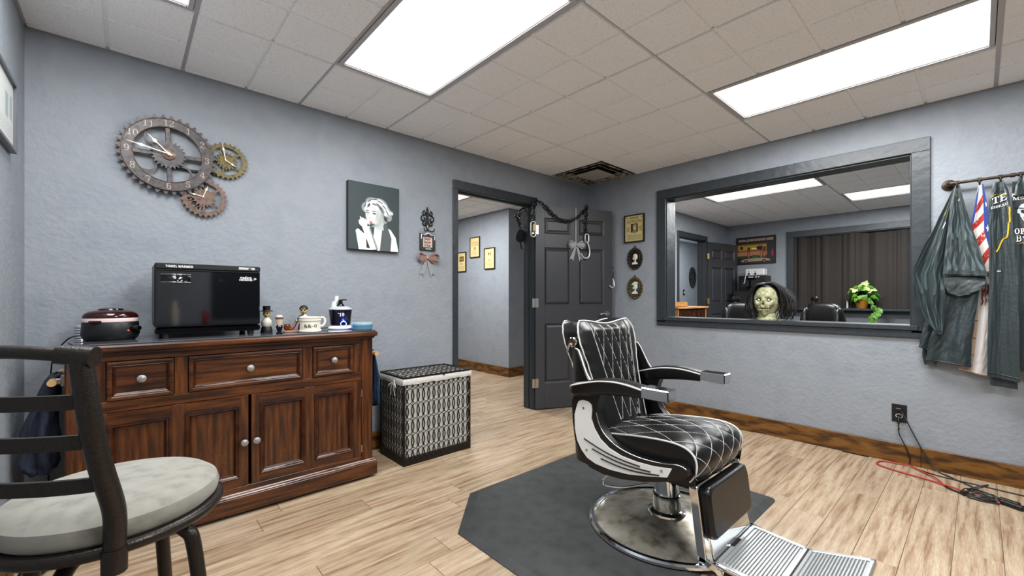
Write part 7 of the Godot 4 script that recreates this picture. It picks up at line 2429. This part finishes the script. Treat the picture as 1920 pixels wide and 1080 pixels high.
func salon_chair(at: Vector3, turn: float, label: String, head: bool) -> void:
	var t := thing("salon_chair", label, "salon chair", at, turn, "black salon chairs in the next room")
	var bk := B.new()
	bk.grid(40, 24, func(u: float, v: float) -> Vector3:
		var a := -TAU * u
		var e := PI * (v - 0.5)
		var ce := pow(absf(cos(e)), 0.45)
		var x := 0.215 * ce * signf(cos(a)) * pow(absf(cos(a)), 0.5)
		var z := 0.085 * ce * signf(sin(a)) * pow(absf(sin(a)), 0.7)
		return Vector3(x, 0.79 + 0.27 * signf(sin(e)) * pow(absf(sin(e)), 0.75), -0.24 + z - 0.0), 3)
	part(t, "backrest", bk, M.leather)
	for s in [-1, 1]:
		part(t, "back_wing", B.new().ball(Vector3(s * 0.20, 0.75, -0.20), Vector3(0.06, 0.26, 0.085), 18, 14), M.leather)
		part(t, "armrest", B.new().box(Vector3(s * 0.27, 0.66, 0.0), Vector3(0.07, 0.05, 0.42), 0.018), M.leather)
		part(t, "arm_post", B.new().box(Vector3(s * 0.27, 0.54, 0.02), Vector3(0.03, 0.2, 0.2), 0.006), M.chrome)
	part(t, "seat", B.new().box(Vector3(0, 0.46, 0.02), Vector3(0.5, 0.13, 0.5), 0.045), M.leather)
	part(t, "column", B.new().cyl(Vector3(0, 0.05, 0), Vector3(0, 0.40, 0), 0.045, -1, 24), M.chrome)
	part(t, "base", B.new().lathe([Vector2(0, 0), Vector2(0.31, 0), Vector2(0.31, 0.012), Vector2(0.25, 0.03), Vector2(0.06, 0.055), Vector2(0, 0.055)], 40), M.chrome)
	if head:
		part(t, "headrest", B.new().box(Vector3(0, 1.105, -0.27), Vector3(0.13, 0.075, 0.06), 0.022), M.leather)
		part(t, "headrest_post", B.new().box(Vector3(0, 1.05, -0.285), Vector3(0.035, 0.06, 0.014), 0.003), M.chrome)

func leaf_mesh(w: float, l: float) -> ArrayMesh:
	# five-lobed ivy leaf, stem at the origin, pointing along +y, facing +z
	var P := [Vector2(0, 0), Vector2(0.42, -0.12), Vector2(0.55, 0.12), Vector2(0.40, 0.30), Vector2(0.52, 0.52), Vector2(0.26, 0.60), Vector2(0, 1.0), Vector2(-0.26, 0.60), Vector2(-0.52, 0.52), Vector2(-0.40, 0.30), Vector2(-0.55, 0.12), Vector2(-0.42, -0.12)]
	var b := B.new()
	b.sm(1)
	var q := func(p: Vector2) -> Vector3: return Vector3(p.x * w, p.y * l, -0.35 * w * absf(p.x) - 0.15 * l * p.y * p.y)
	var c: Vector3 = q.call(Vector2(0, 0.3))
	for i in P.size():
		b.tri(c, q.call(P[i]), q.call(P[(i + 1) % P.size()]))
	return b.mesh()

func ivy() -> void:
	var t := thing("potted_ivy", "trailing green ivy in a golden pot on the curtained window's sill", "potted plant", Vector3(3.965, 0.971, 1.875))
	part(t, "pot", B.new().lathe([Vector2(0, 0.0), Vector2(0.058, 0.0), Vector2(0.066, 0.04), Vector2(0.080, 0.118), Vector2(0.086, 0.122), Vector2(0.086, 0.134), Vector2(0.076, 0.134), Vector2(0.07, 0.11), Vector2(0, 0.108)], 28), tri_map(mat(Color(0.72, 0.50, 0.16), 0.35, 0.2), noise_tex([[0.0, grey(0.65)], [1.0, grey(1.0)]], 0.03, 241), Vector3.ONE * 8), "golden yellow pot")
	part(t, "soil", B.new().cyl(Vector3(0, 0.10, 0), Vector3(0, 0.118, 0), 0.072, -1, 20), mat(Color(0.12, 0.08, 0.05), 0.95))
	var greens := []
	for c in [Color(0.16, 0.36, 0.08), Color(0.28, 0.52, 0.13), Color(0.42, 0.58, 0.20), Color(0.68, 0.74, 0.48)]:
		var m := mat(c, 0.45)
		m.backlight_enabled = true
		m.backlight = c * 0.2
		greens.append(m)
	var lm := [leaf_mesh(0.075, 0.085), leaf_mesh(0.055, 0.065)]
	var big := leaf_mesh(0.10, 0.125)
	var r := RandomNumberGenerator.new()
	r.seed = 99
	for k in 64:
		var a := r.randf() * TAU
		var e := r.randf_range(-0.35, 1.35)
		var rad := r.randf_range(0.10, 0.19)
		var d := Vector3(cos(a) * cos(e) * 0.75, sin(e), sin(a) * cos(e) * 1.05)
		var p := Vector3(0, 0.165, 0) + d * rad
		p.x = minf(p.x, 0.045)
		var o := part(t, "leaf", lm[k % 2], greens[[0, 1, 1, 2, 0, 1, 2][k % 7]])
		var out := (d + Vector3(-0.4, 0.3, 0)).normalized()
		o.transform = Transform3D(Basis.looking_at(-out, Vector3(0.1, -0.5, 1).normalized()) * Basis(Vector3(0, 0, 1), r.randf_range(-1.5, 1.5)), p)
	for q in [[-0.05, 0.30, -0.03], [-0.09, 0.27, 0.05], [-0.08, 0.25, 0.13], [-0.09, 0.27, -0.10], [-0.02, 0.34, 0.02]]:
		var o := part(t, "leaf", big, greens[3])
		o.transform = Transform3D(Basis.looking_at(Vector3(1, -1.1, q[2]).normalized(), Vector3(0, 0, 1)) * Basis(Vector3(0, 0, 1), 1.2 + q[2] * 6.0), Vector3(q[0], q[1], q[2]))
	# trailing vine
	var vine := smooth_path([Vector3(-0.05, 0.15, 0.05), Vector3(-0.10, 0.13, 0.10), Vector3(-0.12, 0.03, 0.13), Vector3(-0.13, -0.06, 0.15), Vector3(-0.13, -0.14, 0.15), Vector3(-0.13, -0.20, 0.14)], 6)
	part(t, "vine", B.new().tube(vine, 0.0035, 6), greens[0])
	var vine2 := smooth_path([Vector3(-0.12, 0.03, 0.13), Vector3(-0.13, 0.0, 0.19), Vector3(-0.13, -0.05, 0.22)], 5)
	part(t, "vine", B.new().tube(vine2, 0.003, 6), greens[0])
	for k in 26:
		var src: Array = vine if k < 19 else vine2
		var p: Vector3 = src[int(r.randf_range(0.15, 0.99) * src.size())]
		var o := part(t, "leaf", lm[1], greens[[1, 2, 2, 1, 2][k % 5]])
		var out := Vector3(-1, r.randf_range(-0.2, 0.6), r.randf_range(-0.7, 0.7)).normalized()
		o.transform = Transform3D(Basis.looking_at(-out, Vector3(0.0, -1, 0.2).normalized()) * Basis(Vector3(0, 0, 1), r.randf_range(-0.9, 0.9)), p + Vector3(0, 0, r.randf_range(-0.04, 0.04)))

func next_room() -> void:
	# poster: a roadside diner with pumps and a long car, as a plain stand-in
	var im := blank(256, 176, Color(0.10, 0.09, 0.08))
	bar(im, 0.0, 0.0, 1.0, 0.22, Color(0.14, 0.10, 0.08))
	bar(im, 0.0, 0.24, 0.80, 0.72, Color(0.48, 0.37, 0.16))
	bar(im, 0.02, 0.30, 0.78, 0.48, Color(0.72, 0.55, 0.20))
	bar(im, 0.08, 0.32, 0.16, 0.44, Color(0.12, 0.10, 0.07))
	bar(im, 0.0, 0.54, 0.80, 0.70, Color(0.70, 0.45, 0.33))
	bar(im, 0.0, 0.70, 0.22, 0.82, Color(0.13, 0.25, 0.14))
	bar(im, 0.40, 0.68, 0.58, 0.80, Color(0.14, 0.33, 0.16))
	bar(im, 0.80, 0.20, 1.0, 0.86, Color(0.13, 0.16, 0.18))
	bar(im, 0.40, 0.40, 0.58, 0.46, Color(0.92, 0.86, 0.55))
	for q in [[0.28, 0.55], [0.62, 0.52], [0.70, 0.56]]:
		bar(im, q[0], q[1] - 0.14, q[0] + 0.07, 0.80, Color(0.38, 0.15, 0.10))
		bar(im, q[0] + 0.012, q[1], q[0] + 0.058, 0.76, Color(0.66, 0.42, 0.30))
		dab(im, q[0] + 0.035, q[1] - 0.15, 0.035, 0.03, Color(0.30, 0.10, 0.07))
	dab(im, 0.60, 0.40, 0.08, 0.05, Color(0.13, 0.09, 0.08))
	dab(im, 0.94, 0.62, 0.03, 0.10, Color(0.62, 0.12, 0.12))
	bar(im, 0.0, 0.86, 1.0, 1.0, Color(0.16, 0.14, 0.12))
	patch(im, [Vector2(0.10, 0.88), Vector2(0.22, 0.82), Vector2(0.40, 0.80), Vector2(0.66, 0.80), Vector2(0.84, 0.84), Vector2(0.90, 0.92), Vector2(0.12, 0.94)], Color(0.62, 0.54, 0.42))
	for x in [0.24, 0.72]:
		dab(im, x, 0.93, 0.05, 0.05, Color(0.06, 0.06, 0.06))
		dab(im, x, 0.93, 0.025, 0.025, Color(0.5, 0.48, 0.42))
	var t := thing("diner_poster", "framed poster of a roadside diner with petrol pumps and a car", "poster", Vector3(4.05, 1.933, 0.454), -PI / 2)
	framed(t, 0.612, 0.466, 0.018, 0.022, M.black_satin, img_mat(im, 0.4))
	letters(t, "lettering", "NORMA JEANS ROADSIDE DINER", 0.040, mat(Color(0.82, 0.72, 0.62), 0.5), Transform3D(Basis(), Vector3(0, 0.178, 0.0128)), 0.54, "Droid Sans", 800)
	# cabinet with stereo and radio by the far wall
	t = thing("black_cabinet", "tall black cabinet under the stereo by the far wall", "cabinet", Vector3(3.84, 0, 0.455))
	part(t, "body", B.new().span(Vector3(-0.18, 0, -0.23), Vector3(0.19, 1.245, 0.18), 0.006), M.black_satin)
	part(t, "door", B.new().span(Vector3(-0.20, 0.04, -0.22), Vector3(-0.18, 1.23, 0.17), 0.004), M.black_satin)
	t = thing("stereo", "black stereo box with small white marks under the white radio", "stereo", Vector3(3.90, 1.246, 0.48))
	part(t, "case", B.new().span(Vector3(-0.13, 0, -0.205), Vector3(0.13, 0.245, 0.21), 0.006), M.black_satin)
	part(t, "front", B.new().span(Vector3(-0.134, 0.01, -0.195), Vector3(-0.13, 0.235, 0.13), 0.001), M.black_gloss)
	for q in [[-0.03, 0.08, 0.222], [0.05, 0.03, 0.222], [0.09, 0.018, 0.222]]:
		part(t, "print_mark", B.new().box(Vector3(-0.1345, q[2], q[0] + 0.02), Vector3(0.001, 0.012, q[1])), M.white_print)
	part(t, "cassette_bay", B.new().box(Vector3(-0.1345, 0.12, -0.10), Vector3(0.002, 0.10, 0.12), 0.0008), M.black_matte)
	part(t, "cassette_bay", B.new().box(Vector3(-0.1345, 0.12, 0.05), Vector3(0.002, 0.10, 0.12), 0.0008), M.black_matte)
	t = thing("white_radio", "small white radio with two black dials on top of the stereo", "radio", Vector3(3.92, 1.4915, 0.50))
	part(t, "case", B.new().span(Vector3(-0.08, 0, -0.148), Vector3(0.08, 0.118, 0.148), 0.016), M.white_paint)
	for z in [-0.085, 0.015]:
		part(t, "dial", B.new().cyl(Vector3(-0.082, 0.035, z), Vector3(-0.09, 0.035, z), 0.018, 0.016, 18), M.black_satin)
		part(t, "button", B.new().cyl(Vector3(-0.08, 0.075, z), Vector3(-0.085, 0.075, z), 0.007, -1, 12), M.black_satin)
	part(t, "cable", B.new().tube(smooth_path([Vector3(-0.078, 0.012, -0.11), Vector3(-0.13, 0.012, -0.11), Vector3(-0.165, -0.05, -0.115), Vector3(-0.166, -0.10, -0.12), Vector3(-0.166, -0.13, -0.135)], 5), 0.006, 8), M.white_paint)
	# curtains
	var cm := relief(tri_map(mat(Color(0.165, 0.135, 0.115), 0.75), noise_tex([[0.0, grey(0.8)], [1.0, grey(1.0)]], 0.02, 251), Vector3.ONE * 3), noise_tex([], 0.12, 252, FastNoiseLite.TYPE_SIMPLEX, 2, 256), 0.05)
	var nz := FastNoiseLite.new()
	nz.seed = 77
	nz.frequency = 1.6
	for k in 2:
		var za: float = [1.0, 1.84][k]
		var zb: float = [1.86, 2.75][k]
		var f := func(u: float, v: float) -> Vector3:
			var s := za + (zb - za) * u
			var ph := s * 26.0 + 7.0 * nz.get_noise_1d(s * 1.3) + k * 2.0
			var x := 4.078 + 0.016 * sin(ph) * (0.6 + 0.8 * nz.get_noise_1d(s * 2.0 + 5.0)) + 0.012 * sin(ph * 0.37 + 1.0) + 0.004 * nz.get_noise_2d(s * 2.0, v * 3.0) + 0.026 * k
			return Vector3(x, lerpf(0.972, 2.085, v), s + 0.008 * sin(ph + 1.0))
		var cb := B.new()
		cb.grid(150, 14, func(u, v): return f.call(u, v), 1)
		cb.grid(150, 14, func(u, v): return f.call(1.0 - u, v) + Vector3(0.004, 0, 0), 2)
		solo("curtain", ["dark brown curtain panel on the side nearer the diner poster", "dark brown curtain panel behind the potted ivy"][k], "curtain", cb, cm, Vector3.ZERO, 0.0, "brown curtains")
	solo("curtain_rod", "thin dark curtain rod at the top of the curtained window", "curtain rod", B.new().cyl(Vector3(4.085, 2.083, 1.002), Vector3(4.085, 2.083, 2.748), 0.009, -1, 12), M.black_satin)
	solo("candle", "short white candle on the curtained window's sill", "candle", B.new().cyl(Vector3(0, 0, 0), Vector3(0, 0.14, 0), 0.012, -1, 14), M.white_paint, Vector3(4.02, 0.971, 1.70))
	ivy()
	salon_chair(Vector3(2.06, 0, 1.67), -PI / 2 - 0.45, "black padded salon chair in the next room, seen before the curtain", false)
	salon_chair(Vector3(3.15, 0, 1.74), -PI / 2 + 2.2, "black salon chair with a small headrest before the brown curtain", true)
	salon_chair(Vector3(2.36, 0, 0.90), -PI / 2 + 0.9, "black salon chair beside the next room's dark door", true)
	# drawer unit left of the inner door
	var pine := tri_map(mat(Color(0.80, 0.60, 0.34), 0.5), noise_tex([[0.0, Color(0.75, 0.68, 0.6)], [1.0, grey(1.0)]], 0.012, 261), Vector3(0.6, 5, 5), true)
	t = thing("drawer_unit", "pine drawer unit with dark drawers beside the inner doorway", "drawer unit", Vector3(1.52, 0, 0.33))
	part(t, "carcass", B.new().span(Vector3(-0.40, 0.0, -0.2), Vector3(-0.378, 0.985, 0.2)).span(Vector3(0.378, 0.0, -0.2), Vector3(0.40, 0.985, 0.2)).span(Vector3(-0.378, 0.0, -0.2), Vector3(0.378, 0.985, -0.18)), pine)
	part(t, "top", B.new().span(Vector3(-0.43, 0.985, -0.22), Vector3(0.43, 1.008, 0.22), 0.003), pine)
	for k in 4:
		var y := 0.04 + 0.235 * k
		var dn := part(t, "drawer", B.new().span(Vector3(-0.374, y, -0.17), Vector3(0.374, y + 0.225, 0.2), 0.003), M.chest_dark)
		part(dn, "pull", B.new().cyl(Vector3(-0.06, y + 0.13, 0.215), Vector3(0.06, y + 0.13, 0.215), 0.006, -1, 8), M.black_satin)
	t = thing("wooden_tray", "pale wooden tray on top of the pine drawer unit", "tray", Vector3(1.34, 1.0085, 0.36))
	part(t, "bottom", B.new().box(Vector3(0, 0.004, 0), Vector3(0.36, 0.008, 0.2), 0.001), pine)
	for s in [-1, 1]:
		part(t, "side", B.new().box(Vector3(s * 0.175, 0.03, 0), Vector3(0.01, 0.06, 0.2), 0.001), pine)
		part(t, "side", B.new().box(Vector3(0, 0.03, s * 0.095), Vector3(0.34, 0.06, 0.01), 0.001), pine)
	# hall wall seen through the inner doorway
	t = thing("oval_ornament", "dark oval wall ornament in the hall beyond the inner doorway", "ornament", Vector3(5.84, 1.60, -1.47))
	part(t, "rim", B.new().ring(circle(0.17, 36, 0, 0, 0.24), circle(0.10, 36, 0, 0, 0.15), 0.02), M.black_satin)
	part(t, "boss", B.new().ball(Vector3(0, 0, 0.006), Vector3(0.102, 0.152, 0.012), 20, 12), mat(Color(0.14, 0.13, 0.09), 0.4))
	for k in 8:
		var a := TAU * k / 8
		part(t, "bead", B.new().ball(Vector3(cos(a) * 0.135, sin(a) * 0.195, 0.022), Vector3(0.016, 0.016, 0.01), 8, 6), mat(Color(0.30, 0.26, 0.14), 0.4))
	t = thing("light_switch", "black light switch plate in the hall beyond the inner doorway", "switch", Vector3(5.42, 1.25, -1.47))
	part(t, "plate", B.new().box(Vector3(0, 0, 0.003), Vector3(0.08, 0.13, 0.006), 0.002), M.black_satin)
	part(t, "toggle", B.new().box(Vector3(0, 0.0, 0.012), Vector3(0.012, 0.03, 0.014), 0.002), M.white_paint)


# the work counter behind the camera, which the towel warmer's door mirrors
func station() -> void:
	var navy := mat(Color(0.07, 0.09, 0.13), 0.5)
	var t := thing("work_counter", "black work counter mirrored in the towel warmer's dark door", "counter", Vector3(-3.0, 0, 4.68))
	part(t, "cabinet", B.new().span(Vector3(-0.9, 0.06, -0.2), Vector3(0.9, 0.74, 0.21), 0.004), M.black_satin)
	part(t, "top", B.new().span(Vector3(-0.93, 0.74, -0.23), Vector3(0.93, 0.775, 0.215), 0.004), M.black_gloss)
	part(t, "plinth", B.new().span(Vector3(-0.88, 0.0, -0.17), Vector3(0.88, 0.06, 0.2)), M.black_matte)
	for x in [-0.45, 0.0, 0.45]:
		part(t, "drawer_pull", B.new().cyl(Vector3(x - 0.06, 0.62, -0.215), Vector3(x + 0.06, 0.62, -0.215), 0.006, -1, 8), M.chrome)
	t = thing("tool_board", "dark navy tool board above the work counter with rows of pegs", "tool board", Vector3(-2.62, 1.25, 4.872), PI)
	part(t, "board", B.new().box(Vector3(0, 0, 0.012), Vector3(0.78, 0.80, 0.024), 0.003), navy)
	for r in 4:
		for k in 6:
			part(t, "peg", B.new().cyl(Vector3(-0.30 + 0.12 * k, 0.28 - 0.17 * r, 0.024), Vector3(-0.30 + 0.12 * k, 0.285 - 0.17 * r, 0.06), 0.006, -1, 8), M.chrome)
	solo("spray_bottle", "red spray bottle with cream cap on the work counter", "bottle", B.new().lathe([Vector2(0, 0), Vector2(0.034, 0), Vector2(0.036, 0.01), Vector2(0.036, 0.15), Vector2(0.022, 0.18), Vector2(0.014, 0.2), Vector2(0, 0.2)], 24), mat(Color(0.6, 0.08, 0.07), 0.3), Vector3(-3.12, 0.775, 4.6))
	solo("talc_bottle", "tall cream talc bottle on the work counter", "bottle", B.new().lathe([Vector2(0, 0), Vector2(0.045, 0), Vector2(0.048, 0.02), Vector2(0.046, 0.18), Vector2(0.03, 0.24), Vector2(0.025, 0.30), Vector2(0, 0.31)], 24), M.ivory, Vector3(-3.44, 0.775, 4.6))


func objects() -> void:
	M.rodwood = mat(Color(0.78, 0.62, 0.44), 0.45)
	M.warmer_glass = mat(Color(0.03, 0.032, 0.042), 0.05)
	M.warmer_glass.metallic_specular = 0.72
	M.chrome_glass = mat(Color(0.72, 0.75, 0.77), 0.12, 0.6)
	chest()
	chest_items()
	var denim := relief(tri_map(mat(Color(0.155, 0.185, 0.265), 0.9), noise_tex([[0.0, grey(0.7)], [1.0, grey(1.0)]], 0.04, 141), Vector3.ONE * 8), noise_tex([], 0.08, 142, FastNoiseLite.TYPE_SIMPLEX, 2, 256), 0.06)
	towel("hand_towel", "dark navy towel over the chest's end rail by the left wall", denim, Vector3(-4.122, 0.762, 0.27), [[0.022, 0.0, 0.004, 0.06], [0.018, 0.0, 0.02, 0.10], [0.0, -0.004, 0.024, 0.115], [-0.10, -0.028, 0.036, 0.12], [-0.22, -0.045, 0.05, 0.12], [-0.34, -0.048, 0.05, 0.11], [-0.39, -0.04, 0.04, 0.09], [-0.392, -0.04, 0.002, 0.01]], 5.0, 4)
	var teal := relief(tri_map(mat(Color(0.07, 0.21, 0.34), 0.9), noise_tex([[0.0, grey(0.75)], [1.0, grey(1.0)]], 0.04, 143), Vector3.ONE * 8), noise_tex([], 0.08, 144, FastNoiseLite.TYPE_SIMPLEX, 2, 256), 0.06)
	towel("hand_towel", "blue towel over the chest's end rail beside the laundry hamper", teal, Vector3(-2.704, 0.762, 0.28), [[0.022, 0.0, 0.004, 0.05], [0.018, 0.0, 0.02, 0.09], [0.0, 0.002, 0.024, 0.10], [-0.12, 0.014, 0.03, 0.105], [-0.24, 0.022, 0.034, 0.10], [-0.335, 0.024, 0.034, 0.09], [-0.345, 0.024, 0.02, 0.06], [-0.346, 0.024, 0.002, 0.01]], 4.0, 9)
	wall_clock()
	portrait()
	wall_trinkets()
	door_trinkets()
	wall_posters()
	barber_mat()
	barber_chair()
	bar_stool()
	hamper()
	cape_rack()
	capes()
	outlet_and_cords()
	zombie_head()
	next_room()
	station()
